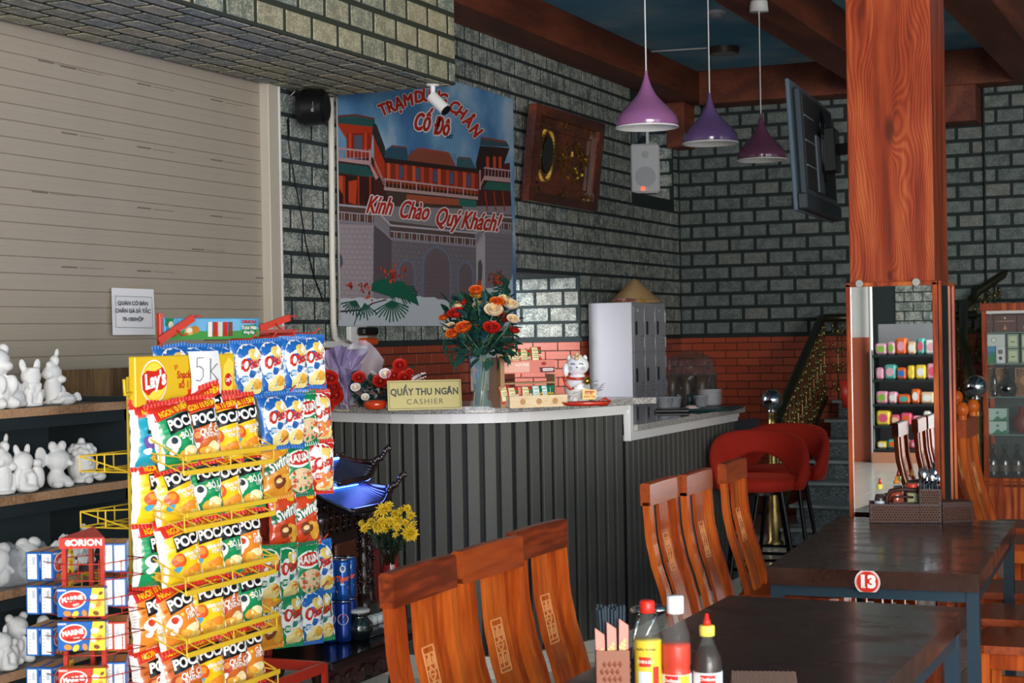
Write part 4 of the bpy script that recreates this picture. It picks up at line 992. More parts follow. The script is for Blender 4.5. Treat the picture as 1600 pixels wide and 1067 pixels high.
RED, YEL, ORG, GRN, BLU, WHT, BLK, CRM = '#c92a1c', '#f0c21c', '#e2842a', '#178a54', '#2167b8', '#f1efec', '#16151a', '#f1e6c2'
CHIP, CHIP2, BRN, SIL, DGR, TEAL = '#e8a83c', '#f0cd6a', '#8a4a22', '#cfcdd0', '#0f6a45', '#1c93ac'
def glossy(h): return M('film_'+h[1:], h, .22, coat=.4)
def design(kind, seed=0):
    b = Bag(.138, .163, .026, seed) if kind.startswith('p') else Bag(.122, .165, .020, seed)
    k = MB(); pal = []
    def c(h):
        if h not in pal: pal.append(h)
        return pal.index(h)
    if kind[0] == 'p':
        base = {'py': YEL, 'po': ORG, 'pg': GRN, 'pb': TEAL, 'pr': '#c4622a'}[kind]
        front, back, cr = glossy(base), glossy(SIL), glossy(RED)
        b.band(k, c(RED), -1, 1, lambda u: .60+.08*math.sin(2.2*u+.6), lambda u: 1.0, nv=4)
        b.text(k, c(YEL), 'NGON 10 ĐIỂM', .12, .78, .0205, .13, .03, .2, .72)
        b.band(k, c(BLK), -.42, .97, lambda u: .10+.10*math.sin(u*1.6), lambda u: .60+.07*math.sin(u*2), .0026, nv=3)
        b.text(k, c(WHT), 'POCA', .28, .36, .036, .08, .04, 0, 1.0, .0046)
        b.disc(k, c('#f6e3b0' if base != YEL else ORG), .42, -.62, .36, .20, .3, wob=.1, seed=seed)
        b.disc(k, c(CHIP), .12, -.72, .34, .17, -.2, .002, wob=.12, seed=seed+1); b.disc(k, c(CHIP2), .5, -.82, .3, .12, .2, .0024, wob=.1, seed=3)
        col2 = {'py': '#dc5524', 'po': '#fff4e4', 'pg': '#e9ece8', 'pb': '#6a4a9c', 'pr': '#b3432c'}[kind]
        b.disc(k, c(col2), -.30, -.22, .34, .22, .1, .002, wob=.05, seed=seed+4); b.disc(k, c({'py': '#f1902f', 'po': '#cc3a26', 'pg': '#353b42', 'pb': '#efe2b4', 'pr': '#e68b50'}[kind]), -.28, -.16, .18, .11, 0, .0026, wob=.05, seed=seed+6)
        b.disc(k, c(WHT if base != YEL else '#4aa0c8'), -.42, -.5, .2, .10, .2, .003, wob=.1)
        b.text(k, c(WHT), {'py': 'BÁNH PHỒNG', 'po': 'GÀ', 'pg': 'BÒ LÁ', 'pb': 'MỰC', 'pr': 'QUẾ CAY'}[kind], .52, -.04, .024 if kind != 'py' else .013, .1, .03, 0, .9)
        b.text(k, c(WHT), {'py': 'TÔM CAY', 'po': 'ĐẬM VỊ', 'pg': 'LỐT', 'pb': 'NƯỚNG', 'pr': 'SƯỜN NƯỚNG'}[kind], .58, -.20, .014, .1, .02, 0, .9)
        b.band(k, c('#e8e4e2'), -1, -.80, lambda u: -.97, lambda u: .9+u*.1, .0015, nu=2, nv=8)
        for i in range(10): b.band(k, c('#8a8688'), -.96, -.84, lambda u, i=i: -.5+i*.09, lambda u, i=i: -.485+i*.09, .002, nu=1, nv=1)
        b.disc(k, c(CHIP2), .1, -.05, .09, .05, 0, .002); b.disc(k, c({'py': '#e0a81c', 'po': '#c8651c', 'pg': '#36a86c', 'pb': '#3aaec4', 'pr': '#a04a1c'}[kind]), -.55, .2, .12, .05, .3, .002)
    elif kind[0] == 'o':
        base = {'ob': BLU, 'og': GRN, 'or': RED, 'oc': '#d9603a'}[kind]
        front, back, cr = glossy(base), glossy(SIL), glossy(base)
        b.disc(k, c(WHT), .08, .08, .92, .95, .15, .0012, n=22, wob=.03)
        b.disc(k, c(CHIP2), .35, .55, .35, .28, .6, .0018, wob=.12, seed=2); b.disc(k, c('#f3df92'), .25, -.72, .62, .34, .2, .0018, wob=.1, seed=5)
        b.disc(k, c(CHIP), .5, -.6, .34, .2, -.4, .0022, wob=.12, seed=1)
        if kind == 'or': b.disc(k, c('#ef8a4c'), .1, -.5, .6, .35, .2, .0024, wob=.1)
        b.disc(k, c(RED), -.28, .16, .30, .26, -.3, .0026); b.disc(k, c(WHT), -.26, .17, .15, .16, -.3, .0032)
        b.text(k, c(RED), "'Star", .34, .22, .040, .32, .045, .15, .72, .0036)
        b.text(k, c('#4a6aa8'), 'VỊ TỰ NHIÊN', .45, -.14, .011, .28, .02, 0, .9)
        b.disc(k, c('#2b8cc4' if kind == 'ob' else base), -.35, -.38, .24, .15, 0, .003); b.text(k, c(WHT), '100%', -.35, -.38, .016, 0, .03, 0, .9, .0036)
    elif kind == 'mg':
        front, back, cr = glossy(GRN), glossy(SIL), glossy(DGR)
        b.disc(k, c(WHT), 0, .42, .92, .36, .1, .0014, n=20); b.disc(k, c(RED), 0, .44, .82, .27, .1, .002, n=20)
        b.text(k, c(WHT), 'MARINE', 0, .44, .036, .08, .03, 0, .86, .0036)
        b.disc(k, c('#e9c7a0'), .05, -.45, .88, .5, 0, .0018, n=20, wob=.04)
        rr = random.Random(9)
        for i in range(26): b.disc(k, c(rr.choice(['#c9492c', '#e2a04c', '#3a8a4a', '#d9683a', '#f1dcb0'])), rr.uniform(-.7, .75), rr.uniform(-.85, -.08), rr.uniform(.07, .16), rr.uniform(.04, .09), rr.uniform(0, 3), .0024, n=8, wob=.15, seed=i)
    else:
        base = {'sw': '#d9481f', 'so': '#e7962c'}[kind]
        front, back, cr = glossy(base), glossy(SIL), glossy(base)
        b.band(k, c(DGR), -.95, .97, lambda u: .08+.26*u, lambda u: .46+.28*u, .0018)
        b.text(k, c(WHT), 'Swing', .05, .32, .052, .36, .035, .2, .85, .0036)
        b.disc(k, c('#7a3a1c'), -.05, -.42, .42, .27, .3, .002, wob=.1, seed=2); b.disc(k, c(CHIP), .45, -.5, .4, .4, .4, .0016, wob=.12, seed=8); b.disc(k, c('#f2cf8a'), -.1, -.38, .2, .1, .2, .0026)
        b.disc(k, c(YEL), .5, .85, .3, .1, 0, .002)
    return b.body(front, back, cr), k.mesh('printed_front', [glossy(h) for h in pal])
DS = {d: design(d, i) for i, d in enumerate(['py', 'po', 'pg', 'pb', 'pr', 'ob', 'og', 'or', 'mg', 'sw', 'so'])}
NM = {'py': 'yellow', 'po': 'orange', 'pg': 'green', 'pb': 'turquoise', 'pr': 'rust-brown', 'ob': 'blue and white', 'og': 'green and white', 'or': 'red and white', 'mg': 'green pizza-print', 'sw': 'red-orange', 'so': 'golden orange'}
def packet(kind, loc, rz, lean, label, group, roll=0., s=1.):
    me, pr = DS[kind]
    o = put('snack_packet', me, None, loc); o.rotation_euler = (roll, lean, rz); o.scale = (s, s, s)
    c = put('printed_front', pr, o); tag(o, label, 'snack bag', group); return o

# ------------------------------------------------------------------ yellow snack rack
RX, RY = at(213, 600, D=4.3).x, at(213, 600, D=4.3).y
YW = .43
yr = thing('yellow_snack_rack', 'yellow metal snack rack with five wire basket tiers and a header board', 'display rack', (RX, RY+YW/2, 0))
hz0, hz1 = at(214, 637, X=RX, ).z, at(213, 557, X=RX).z
for yy in (RY, RY+YW):
    k = MB(); k.bb((RX-.025, yy-.012, 0), (RX+.0, yy+.012, hz0+.08), 0, .002); k.build('post', yellow_metal, yr, world=True)
    k = MB()
    for i in range(56): k.bb((RX+.0, yy-.003, .12+i*.025), (RX+.0008, yy+.003, .127+i*.025))
    stuff(k.build('post_slots', M('slot_dark', '#4a3a10', .8), yr, world=True))
k = MB(); k.bb((RX-.01, RY-.02, hz0), (RX+.012, RY+YW+.01, hz1), 0, .003); hb = k.build('header_board', M('header_yellow', '#e2b726', .4), yr, world=True)
def hd(u, v, h=.0): return Vector((RX+.0125+h, RY-.02+u*(YW+.03), hz0+v*(hz1-hz0)))
HW, HH = YW+.03, hz1-hz0
def hdisc(k, cu, cv, r, mat, h, sy=1., n=28, a0=0, a1=math.tau):
    pts = [(cu+r*math.cos(a0+(a1-a0)*i/n)/HW*HH*1., cv+sy*r*math.sin(a0+(a1-a0)*i/n)) for i in range(n)]
    k.flat(pts, lambda x, y: hd(x, y, h), mat)
k = MB(); hdisc(k, .17, .5, .43, 0, .0006, 1.); hdisc(k, .17, .5, .40, 1, .0012, 1.); hdisc(k, .17, .50, .36, 3, .0016, 1.)
k.flat([(.055, .62), (.10, .72), (.18, .70), (.25, .78), (.29, .60), (.285, .42), (.24, .33), (.16, .32), (.11, .22), (.06, .34)], lambda x, y: hd(x, y, .002), 2)
k.text("Lay's", .052, lambda a, b: hd(.172+a/HW, .52+b/HH, .0034), 0, .05, .1, rot=.14, sx=.92)
k.build('brand_mark', [WHT and C(WHT), C('#f3c21f'), C('#cf2418'), C('#f6d84a')], hb, world=True)
k = MB()
k.text('Snack', .027, lambda a, b: hd(.46+a/HW, .60+b/HH, .001), 0, .03); k.text('số 1', .027, lambda a, b: hd(.46+a/HW, .40+b/HH, .001), 0, .03)
for i in range(3): k.flat([(.375+i*.012, .7+i*.03), (.381+i*.012, .7+i*.03), (.372+i*.010, .80+i*.01), (.366+i*.01, .80+i*.01)], lambda x, y: hd(x, y, .001), 0)
for j in range(2): k.flat([(.36, .10-.03*j), (.78, .10-.03*j), (.78, .09-.03*j), (.36, .09-.03*j)], lambda x, y: hd(x, y, .001), 0)
k.flat([(.86, .2), (.96, .2), (.985, .8), (.93, .93), (.87, .75)], lambda x, y: hd(x, y, .0008), 1); hdisc(k, .92, .45, .14, 2, .0014); 
k.text("Lay's", .016, lambda a, b: hd(.92+a/HW, .46+b/HH, .0022), 3, .04, .1, rot=.1)
k.build('lettering', [C('#c2281e'), C('#f6d64c'), C('#cf2418'), C(WHT)], hb, world=True)
pc = thing('price_card', 'white paper card with handwritten price taped on the yellow header', 'price card', hd(.6, .1, .01))
k = MB(); k.grid(lambda u, v: hd(.50+.31*u+.01*(1-v), .12+.95*v, .006+.010*math.sin(u*3.1)*.6+.004*math.sin(v*4)), 6, 6); k.build('sheet', C('#efedf2', .8), pc, world=True)
k = MB(); ik = lambda u, v: hd(.50+.31*u, .12+.95*v, .017)
def stroke(k, pts, r=.0011): k.tube([ik(*p) for p in pts], r, 4)
stroke(k, [(.36, .86), (.15, .86), (.14, .66), (.22, .68), (.34, .62), (.34, .46), (.24, .36), (.10, .38)]); stroke(k, [(.60, .84), (.58, .38)]); stroke(k, [(.82, .72), (.60, .56), (.84, .36)])
k.build('handwriting', C('#3c3c4a'), pc, world=True)
TZ = [at(279, y, X=RX+.14).z for y in (741, 831, 931, 1029)]; TZ += [TZ[3]-.158, TZ[3]-.316]
BD = .14
def wire(k, a, b, r=.0022): k.cyl(a, b, r, n=5, smooth=True)
for z in TZ:
    for side in (1, -1):
        k = MB(); x0 = RX if side > 0 else RX-.025; x1 = x0+side*BD if side > 0 else x0-.16
        zt = z+.040; y0_, y1_ = RY+.0, RY+YW
        if side > 0:
            k.box((x1, (y0_+y1_)/2, z), (.006, YW, .013), 0, .001); k.box((x1+.006, (y0_+y1_)/2, zt-.002), (.006, YW, .013), 0, .001)
        else:
            wire(k, (x1, y0_, z), (x1, y1_, z)); wire(k, (x1, y0_, zt), (x1, y1_, zt))
        zb = z+(.055 if side > 0 else .0)
        for yy in (y0_, y1_):
            wire(k, (x0, yy, zb+.05), (x1, yy, zt)); wire(k, (x0, yy, zb), (x1, yy, z)); wire(k, (x1, yy, z), (x1, yy, zt)); wire(k, (x0, yy, zb), (x1, yy, zt)); wire(k, ((x0+x1)/2, yy, (zb+z)/2), ((x0+x1)/2, yy, (zb+.05+zt)/2))
        for i in range(1, 6):
            yy = y0_+YW*i/6; wire(k, (x0, yy, zb), (x1, yy, z)); wire(k, (x1, yy, z), (x1, yy, zt)) if side < 0 or i == 3 else None
        for q in (.33, .66): wire(k, (x0+(x1-x0)*q, y0_, zb+(z-zb)*q), (x0+(x1-x0)*q, y1_, zb+(z-zb)*q))
        k.build('wire_basket', yellow_metal, yr, world=True)
k = MB()
for yy in (RY, RY+YW): k.bb((RX-.2, yy-.015, 0), (RX+.2, yy+.015, .03)); 
k.bb((RX-.02, RY, .03), (RX, RY+YW, .06)); k.build('foot_frame', yellow_metal, yr, world=True)
k = MB(); k.tube([(RX, RY-.012, hz0+.04), (RX+.0, RY-.05, hz0+.035), (RX, RY-.052, hz0+.075)], .004, 6); k.build('hook', yellow_metal, yr, world=True)
rowsF = [['pg', 'pr', 'py', 'py'], ['py', 'pg', 'py', 'pg'], ['py', 'py', 'pg', 'po'], ['po', 'py', 'pr', 'pg'], ['pr', 'py', 'pr', 'po'], ['py', 'pg', 'po', 'py']]
TN = ['top', 'second', 'third', 'fourth', 'fifth', 'lowest']; ON = ['first', 'second', 'third', 'fourth']
rr = random.Random(11); GP = 'snack packets in the yellow rack baskets'
for t, (z, row) in enumerate(zip(TZ, rowsF)):
    for i, kd in enumerate(row):
        packet(kd, (RX+.078+rr.uniform(-.004, .004), RY+.075+i*.098+rr.uniform(-.004, .004), z+.012+.006*(i % 2)), rad(-22+rr.uniform(-5, 5)), rad(-9+rr.uniform(-3, 3)), f'{NM[kd]} snack packet, {ON[i]} from the post, {TN[t]} front basket', GP, rad((8 if i == 0 else 0)+rr.uniform(-4, 5)))
    for i, kd in enumerate([['pb', 'py', 'pr'], ['py', 'pr', 'py'], ['pg', 'po', 'py'], ['po', 'pr', 'pg'], ['pr', 'pb', 'py'], ['pg', 'py', 'po']][t]):
        packet(kd, (RX+.026, RY+.02+i*.17 if i == 0 else RY+.12+i*.12, z+.012+(.012 if i else 0)), rad(-14 if i == 0 else -20), rad(-5), f'{NM[kd]} snack packet behind the others, {TN[t]} basket, {["post end", "middle", "far end"][i]}', GP, rad(rr.uniform(-5, 5)))
packet('py', (RX+.05, RY+.27, TZ[0]+.045), rad(-24), rad(-4), 'tilted yellow snack packet sticking up above the top basket row', GP, rad(14))

# ------------------------------------------------------------------ red hanging rack behind
QX = -3.0
qy0, qy1 = at(258, 515, X=QX).y, at(405, 515, X=QX).y
rk = thing('red_snack_rack', 'tall red metal rack of hanging snack packets with a green picture header', 'display rack', (QX-.1, (qy0+qy1)/2+.1, 0))
qz1, qz0 = at(330, 497, X=QX).z, at(330, 530, X=QX).z
for yy in (qy1+.2,):
    k = MB(); k.bb((QX-.13, yy-.012, 0), (QX-.105, yy+.012, qz1 if yy < qy0 else 1.2), 0, .002); k.build('post', red_metal, rk, world=True)
k = MB(); k.bb((QX-.018, qy0-.02, qz0-.02), (QX-.004, qy0-.004, qz1+.015), 0, .002); k.build('post', red_metal, rk, world=True)
k = MB(); k.bb((QX-.012, qy0, qz0), (QX, qy1, qz1), 0, .002); hb2 = k.build('header_board', C('#3f9fd0', .35), rk, world=True)
def h2(px, py, h=.001): return at(px, py, X=QX+h)
k = MB()
k.flat([(258, 518), (300, 516), (340, 519), (405, 514), (405, 530), (258, 531)], lambda x, y: h2(x, y, .0006), 0); k.flat([(258, 497), (272, 497), (268, 508), (258, 510)], lambda x, y: h2(x, y, .0008), 5)
for (cx, cy, a, b, m_) in ((267, 508, 4, 6, 6), (268, 520, 6, 8, 5), (272, 522, 4, 5, 3), (296, 517, 8, 6.5, 1), (305, 515, 7, 6, 2), (296, 516, 5, 4, 7), (295, 502, 6, 3.5, 3)):
    k.flat([(cx+a*math.cos(i*math.tau/14), cy+b*math.sin(i*math.tau/14)) for i in range(14)], lambda x, y, m_=m_: h2(x, y, .0012+.0003*m_), m_)
for i, m_ in enumerate((7, 3, 6, 3, 8)): k.flat([(325+i*8, 503), (331.5+i*8, 503), (331.5+i*8, 526-i*.3), (325+i*8, 526-i*.3)], lambda x, y: h2(x, y, .002), m_)
k.text('ORION', 7, lambda a, b: h2(389+a, 503-b, .002), 3, .04); k.text('Tươi Mát', 7.5, lambda a, b: h2(389+a, 512-b, .003), 4, .05, sx=.8); k.text('từng lớp', 6, lambda a, b: h2(389+a, 519-b, .003), 4, .05, sx=.8)
k.flat([(378, 508), (400, 507), (401, 523), (379, 523)], lambda x, y: h2(x, y, .0014), 5)
k.build('printed_picture', [C('#4a9c4a'), C('#e8b45a'), C('#c98232'), C('#c92e20'), C('#f2f0e2'), C('#1d7a4a'), C('#e9d3bf'), C('#f4efe0'), C('#7a2a20')], hb2, world=True)
for a, b in (((248, 533), (302, 496)), ((406, 513), (452, 496))):
    p, q = at(*a, X=QX+.01), at(*b, X=QX+.06); k = MB(); k.bar(p, q, .008, .022); k.tube([q, q+Vector((.01, .01, .006)), q+Vector((.02, .015, 0))], .003, 5); m_ = (p+q)/2; k.tube([m_, m_+Vector((.02, 0, -.02)), m_+Vector((.04, 0, -.015))], .003, 5); k.build('arm', red_metal, rk, world=True)
rows = [  # (level pixel of packet tops at their middle, list of (px, kind))
    (529, [(385, 'ob'), (418, 'ob'), (449, 'ob'), (484, 'ob')]),
    (616, [(430, 'ob'), (446, 'ob'), (467, 'mg'), (495, 'or')]),
    (694, [(434, 'so'), (462, 'mg'), (488, 'or')]),
    (772, [(442, 'sw'), (472, 'sw')]),
    (852, [(413, 'og'), (440, 'og'), (470, 'mg'), (497, 'ob')]),
    (926, [(418, 'so'), (446, 'og'), (472, 'ob'), (497, 'og')])]
rr = random.Random(21); G2 = 'snack packets hanging on the red rack'
ORD = ['first', 'second', 'third', 'fourth', 'fifth']
for r_, (py, lst) in enumerate(rows):
    py0 = py; k = MB(); zz = None
    for i, (px, kd) in enumerate(lst):
        p = at(px, py-(px-450)*.10, X=QX+.06); zz = p.z
        packet(kd, (QX+.06+.012*i % .03, p.y, p.z-.168), rad(-20+rr.uniform(-6, 6)), rad(-3+rr.uniform(-3, 3)), f'{NM[kd]} snack packet, {ORD[i]} from the left, {TN[r_]} row of red rack', G2, rad(rr.uniform(-5, 3)))
        k.tube([(QX-.10, p.y, p.z+.012), (QX+.08, p.y, p.z+.012), (QX+.10, p.y, p.z+.03)], .0028, 5)
    k.bar((QX-.105, at(395, py, X=QX).y-.1, zz+.012), (QX-.105, at(500, py, X=QX).y, zz+.012), .008, .03); k.build('hook_bar', red_metal, rk, world=True)
for i in range(5):
    px = 275+i*24; p = at(px, 541, X=QX+.02); packet('ob', (QX+.02, p.y, p.z-.168), rad(-24), rad(-3), f'blue snack packet under the green header, {ORD[i]} from the left', G2, rad(rr.uniform(-6, 6)))
k = MB(); C_ = at(507, 1042, X=QX+.26); fz = C_.z; yb = C_.y
for p, q in (((QX-.12, yb, fz), (QX+.26, yb, fz)), ((QX+.26, yb, fz), (QX+.26, yb-.75, fz)), ((QX-.12, yb-.75, fz), (QX+.26, yb-.75, fz)), ((QX-.12, yb, fz+.09), (QX-.12, yb-.75, fz+.09))): k.bar(p, q, .012, .032)
for p in ((QX+.26, yb), (QX+.26, yb-.75), (QX-.12, yb), (QX-.12, yb-.75)): k.bar((p[0], p[1], 0), (p[0], p[1], fz+.01), .016, .016)
k.bar((QX-.12, yb-.1, fz+.3), (QX-.0, yb-.1, fz), .01, .02); k.build('base_frame', red_metal, rk, world=True)

# ------------------------------------------------------------------ small red biscuit rack
OD = 4.05; SL = OD/3.75; oc = at(131, 900, D=OD); OX, OY = oc.x, oc.y
def ow(px, py, d=0.): return at(px, py, D=OD+d)
ork = thing('red_biscuit_rack', 'narrow red metal biscuit rack with a pointed header at the lower left', 'display rack', (OX, OY, 0))
z1 = ow(131, 838).z; z0_ = ow(131, 856).z
right = Vector((_r.x, _r.y, 0)).normalized(); back = Vector((-right.y, right.x, 0))
def oq(a, b, z): return Vector((OX, OY, 0))+right*(a*SL)+back*(b*SL)+Vector((0, 0, z))
hw = .049
k = MB()
for a, b in ((-hw, 0), (hw-.006, 0), (-.004, .085)): k.bar(oq(a, b, 0), oq(a, b, z0_+.01), .013, .010, up=tuple(right))
k.build('posts', red_metal, ork, world=True) if False else None
for a, b in ((-hw+.006, 0), (hw-.006, 0), (-.004, .085)):
    k = MB(); k.bar(oq(a, b, 0), oq(a, b, z0_+.005), .014, .010, up=tuple(right)); k.build('post', red_metal, ork, world=True)
k = MB(); k.add([oq(-hw-.002, -.012, z0_), oq(hw+.002, -.012, z0_), oq(hw+.002, -.012, z1-.002), oq(-hw-.002, -.012, z1-.002), oq(0, .10, z1+.012), oq(0, .1, z0_)], [(0, 1, 2, 3), (3, 2, 4), (1, 5, 4, 2), (5, 0, 3, 4), (1, 0, 5)]); hb3 = k.build('header', C('#c9342a', .4), ork, world=True)
k = MB(); k.text('ORION', .021, lambda a, b: oq(.010+a, -.014, (z0_+z1)/2+b), 0, .04, sx=1.05)
k.flat([(-.030+.0075*math.cos(i*math.tau/16), .0075*math.sin(i*math.tau/16)) for i in range(16)], lambda a, b: oq(a, -.014, (z0_+z1)/2+b), 0); k.build('lettering', C(WHT), hb3, world=True)
def biscuit(main, side):
    k = MB(); k.box((0, 0, 0), (.106, .030, .064), 0, .0012)
    t = MB(); fn = lambda a, b: (a, -.0156, b); f2 = lambda a, b: (a, -.0160, b); f3 = lambda a, b: (a, -.0164, b)
    t.flat([(.016, -.032), (.053, -.032), (.053, .032), (.026, .032)], fn, 1)
    E = lambda cx, cy, a, b, n=20, rot=.15: [(cx+a*math.cos(i*math.tau/n)*math.cos(rot)-b*math.sin(i*math.tau/n)*math.sin(rot), cy+a*math.cos(i*math.tau/n)*math.sin(rot)+b*math.sin(i*math.tau/n)*math.cos(rot)) for i in range(n)]
    t.flat(E(-.018, .006, .031, .021), fn, 2); t.flat(E(-.018, .006, .028, .018), f2, 3)
    t.text('MARINE', .0155, lambda a, b: (a-.018, -.0169, b+.008), 2, .05, 0, rot=.14, sx=.86)
    t.text('BOY', .007, lambda a, b: (a-.010, -.0169, b-.005), 2, .04, 0, rot=.14)
    for i, (a, b, q, m_) in enumerate(((.03, .012, .009, 2), (.04, -.004, .008, 4), (.026, -.008, .007, 2), (-.03, -.024, .009, 4), (-.012, -.026, .009, 1), (.008, -.024, .008, 4), (.034, -.024, .007, 5), (.045, .02, .005, 5))): t.flat(E(a, b, q, q*.7, 12, i), f2, m_)
    t.text('ORION', .006, lambda a, b: (a-.042, -.0162, b+.027), 2, .03)
    # white end panels
    for sx_ in (-1, 1):
        t.add([(sx_*.0534, -.011, -.028), (sx_*.0534, .011, -.028), (sx_*.0534, .011, .028), (sx_*.0534, -.011, .028)], [(0, 1, 2, 3)], 2)
        t.add([(sx_*.0537, -.008, .004), (sx_*.0537, .000, .004), (sx_*.0537, .000, .022), (sx_*.0537, -.008, .022)], [(0, 1, 2, 3)], 6)
        for i in range(5): t.add([(sx_*.0537, .003, -.02+i*.008), (sx_*.0537, .009, -.02+i*.008), (sx_*.0537, .009, -.017+i*.008), (sx_*.0537, .003, -.017+i*.008)], [(0, 1, 2, 3)], 6)
    t.flat([(-.045, -.012), (.045, -.012), (.045, .012), (-.045, .012)], lambda a, b: (a, b, .0325), 4)
    return k.mesh('biscuit_box', [C(main, .35)]), t.mesh('printed_panels', [C(main, .35), C('#e8c63a', .35), C('#f2efe8', .35), C('#d23226', .35), C('#d98a3a', .35), C('#7a4a2a', .35), C('#b9bac4', .4)])
BB, BR = biscuit('#1f5fae', 0), biscuit('#cf3a28', 0)
face = math.atan2(right.y, right.x)
def bbox(b, loc, rz, label):
    o = put('biscuit_box', b[0], None, loc); o.rotation_euler = (0, 0, rz); o.scale = (SL, SL, SL); put('printed_panels', b[1], o); return tag(o, label, 'biscuit box', 'biscuit boxes in the small red rack')
OZ = [ow(135, y).z for y in (889, 940, 990, 1056)]
for t in range(1, 4):
    if True:
        bbox(BB if t < 3 else BR, oq(.004, -.032, ow(135, (0, 936, 988, 1060)[t]).z), face, ['', 'blue biscuit box facing out, upper one under the red header', 'blue biscuit box facing out, lower one', 'red biscuit box facing out at the bottom edge'][t])
tn = ['top', 'second', 'third', 'lowest']
for t, (yl, yr_) in enumerate(((880, 857+10), (932, 920), (996, 988), (1058, 1050))):
    for i in (0, 1):
        p = ow(67+i*22, yl, .06); bbox(BB, (p.x, p.y, p.z), face+rad(80), f'blue biscuit box seen end-on, {["outer", "inner"][i]} one on the left of the {tn[t]} tier')
        p = ow(170+i*19, yr_, .07); bbox(BR if t == 2 else BB, (p.x, p.y, p.z), face-rad(80), f'{"red" if t == 2 else "blue"} biscuit box seen end-on, {["inner", "outer"][i]} one on the right of the {tn[t]} tier')
for t, yy in enumerate((880, 935, 995, 1055)):
    k = MB(); z = ow(100, yy).z
    for dz in (-.036, .004):
        pts = [oq(-.11, .02, z+dz), oq(-.02, -.055 if dz > 0 else -.05, z+dz), oq(.055, -.055, z+dz), oq(.125, .05, z+dz), oq(0, .12, z+dz)]; k.tube(pts, .0014, 4, closed=True)
    for i in range(5): a = oq(-.11+.05*i, .02-.015*min(i, 3), z-.036); k.tube([a, a+Vector((0, 0, .045))], .0012, 4)
    for i in range(3): k.tube([oq(-.10+i*.02, .03, z-.036), oq(.0, .12, z-.036), oq(.12-.02*i, .05, z-.036)], .0012, 4)
    k.build('wire_shelf', red_metal, ork, world=True)

# ------------------------------------------------------------------ dark altar with flared roofs
AX = -3.25
ay0, ay1 = at(492, 770, X=AX).y, at(590, 770, X=AX).y
al = thing('pagoda_altar', 'dark carved wooden altar with two flared tiled roofs and blue light strips', 'altar', (AX-.15, (ay0+ay1)/2, 0))
rf = M('roof_dark', '#1b1d26', .35, bump=.6, bscale=90); tilm = M('roof_ridge', '#2a2d3a', .3)
led = M('blue_led', '#3a7bff', .4, emit=14.)
def roof(px0, px1, pyr, pye, xr, xe, tipx):
    r0_, r1_ = at(px0, pyr, X=xr), at(px1, pyr-(px1-px0)*.2, X=xr); zr = (r0_.z+r1_.z)/2
    e0, e1 = at(px0, pye, X=xe), at(tipx, pye, X=xe); ze = e0.z; yl, yh = r0_.y-.05, e1.y
    g = thing.__name__ and None
    k = MB()
    def fn(u, v):
        yy = yl+(yh-yl)*u; fl = max(0, (u-.72)/.28)**2*.055*(v**1.2); yr2 = yl+(r1_.y-yl)*u
        return (xr+(xe-xr)*v, yr2*(1-v)+yy*v, zr+(ze-zr)*(v**.75)+fl)
    k.grid(fn, 30, 6); k.grid(lambda u, v: tuple(Vector(fn(u, 1-v))-Vector((.002, 0, .012))), 30, 6)
    ro = k.build('roof', rf, al, world=True)
    for i in range(25):
        u = i/24; t = MB(); t.tube([Vector(fn(u, v/6))+Vector((0, 0, .004)) for v in range(7)], .006, 5); t.build('roof_rib', tilm, ro, world=True)
    k = MB(); k.tube([Vector(fn(u/20, 1))+Vector((0, 0, .004)) for u in range(21)], .011, 6); k.tube([Vector(fn(1, v/6))+Vector((0, 0, .008)) for v in range(7)], .011, 6)
    tip = Vector(fn(1, 1)); rr = random.Random(2)
    for i in range(11): q = tip+Vector((.01*i*.4, .006*i-.02, .006*i+.006*math.sin(i))); k.ell(q, (.01, .013-.0006*i, .012+.004*(i % 2)), 7, 5)
    for i in range(6): k.ell(Vector(fn(.86, .05))+Vector((.0, .012*i-.02, .012+.01*math.sin(i*1.4))), .010, 7, 5)
    k.build('eave_carving', dark_carved, ro, world=True)
    a = Vector(fn(0, .10))+Vector((.006, 0, .014)); b = Vector(fn(.80, .10))+Vector((.006, 0, .014)); k = MB(); k.tube([a, b], .0048, 6); k.build('light_strip', led, al, world=True)
    l = bpy.data.lights.new('altar_strip_light', 'AREA'); l.shape = 'RECTANGLE'; l.size = .01; l.size_y = .34; l.energy = 6; l.color = (.10, .22, 1)
    o = bpy.data.objects.new('altar_strip_light', l); COL.objects.link(o); m_ = (a+b)/2+Vector((.03, 0, .03))
    o.matrix_world = Matrix.Translation(m_) @ Matrix.Rotation(rad(-160), 4, 'Y')
roof(488, 532, 722, 764, AX, AX+.14, 588)
roof(498, 567, 766, 812, AX+.05, AX+.22, 612)
pl0 = bpy.data.lights.new('altar_blue_glow', 'POINT'); pl0.energy = 2.2; pl0.color = (.12, .2, 1); pl0.shadow_soft_size = .05; po0 = bpy.data.objects.new('altar_blue_glow', pl0); COL.objects.link(po0); po0.location = at(572, 748, X=AX+.10)
zt = at(540, 800, X=AX+.05).z; tz = at(560, 985, X=AX+.2).z
k = MB(); k.bb((AX-.22, ay0-.1, tz+.02), (AX-.02, ay1-.06, zt+.12), 0, .004); k.bb((AX-.2, ay0-.06, zt+.12), (AX-.04, ay1-.16, at(510, 722, X=AX-.1).z), 0, .004); k.build('cabinet', dark_carved, al, world=True)
k = MB()
for i in range(12): k.ell((AX-.05, at(487, 690, X=AX-.05).y+.008*i, at(487, 700, X=AX-.05).z+.012*math.sin(i)), .012, 7, 5)
for i in range(7): k.ell((AX-.05, at(487, 690, X=AX-.05).y+.03, at(487, 725, X=AX-.05).z+.012*i), (.012, .02, .011), 7, 5)
k.build('ridge_carving', dark_carved, al, world=True)
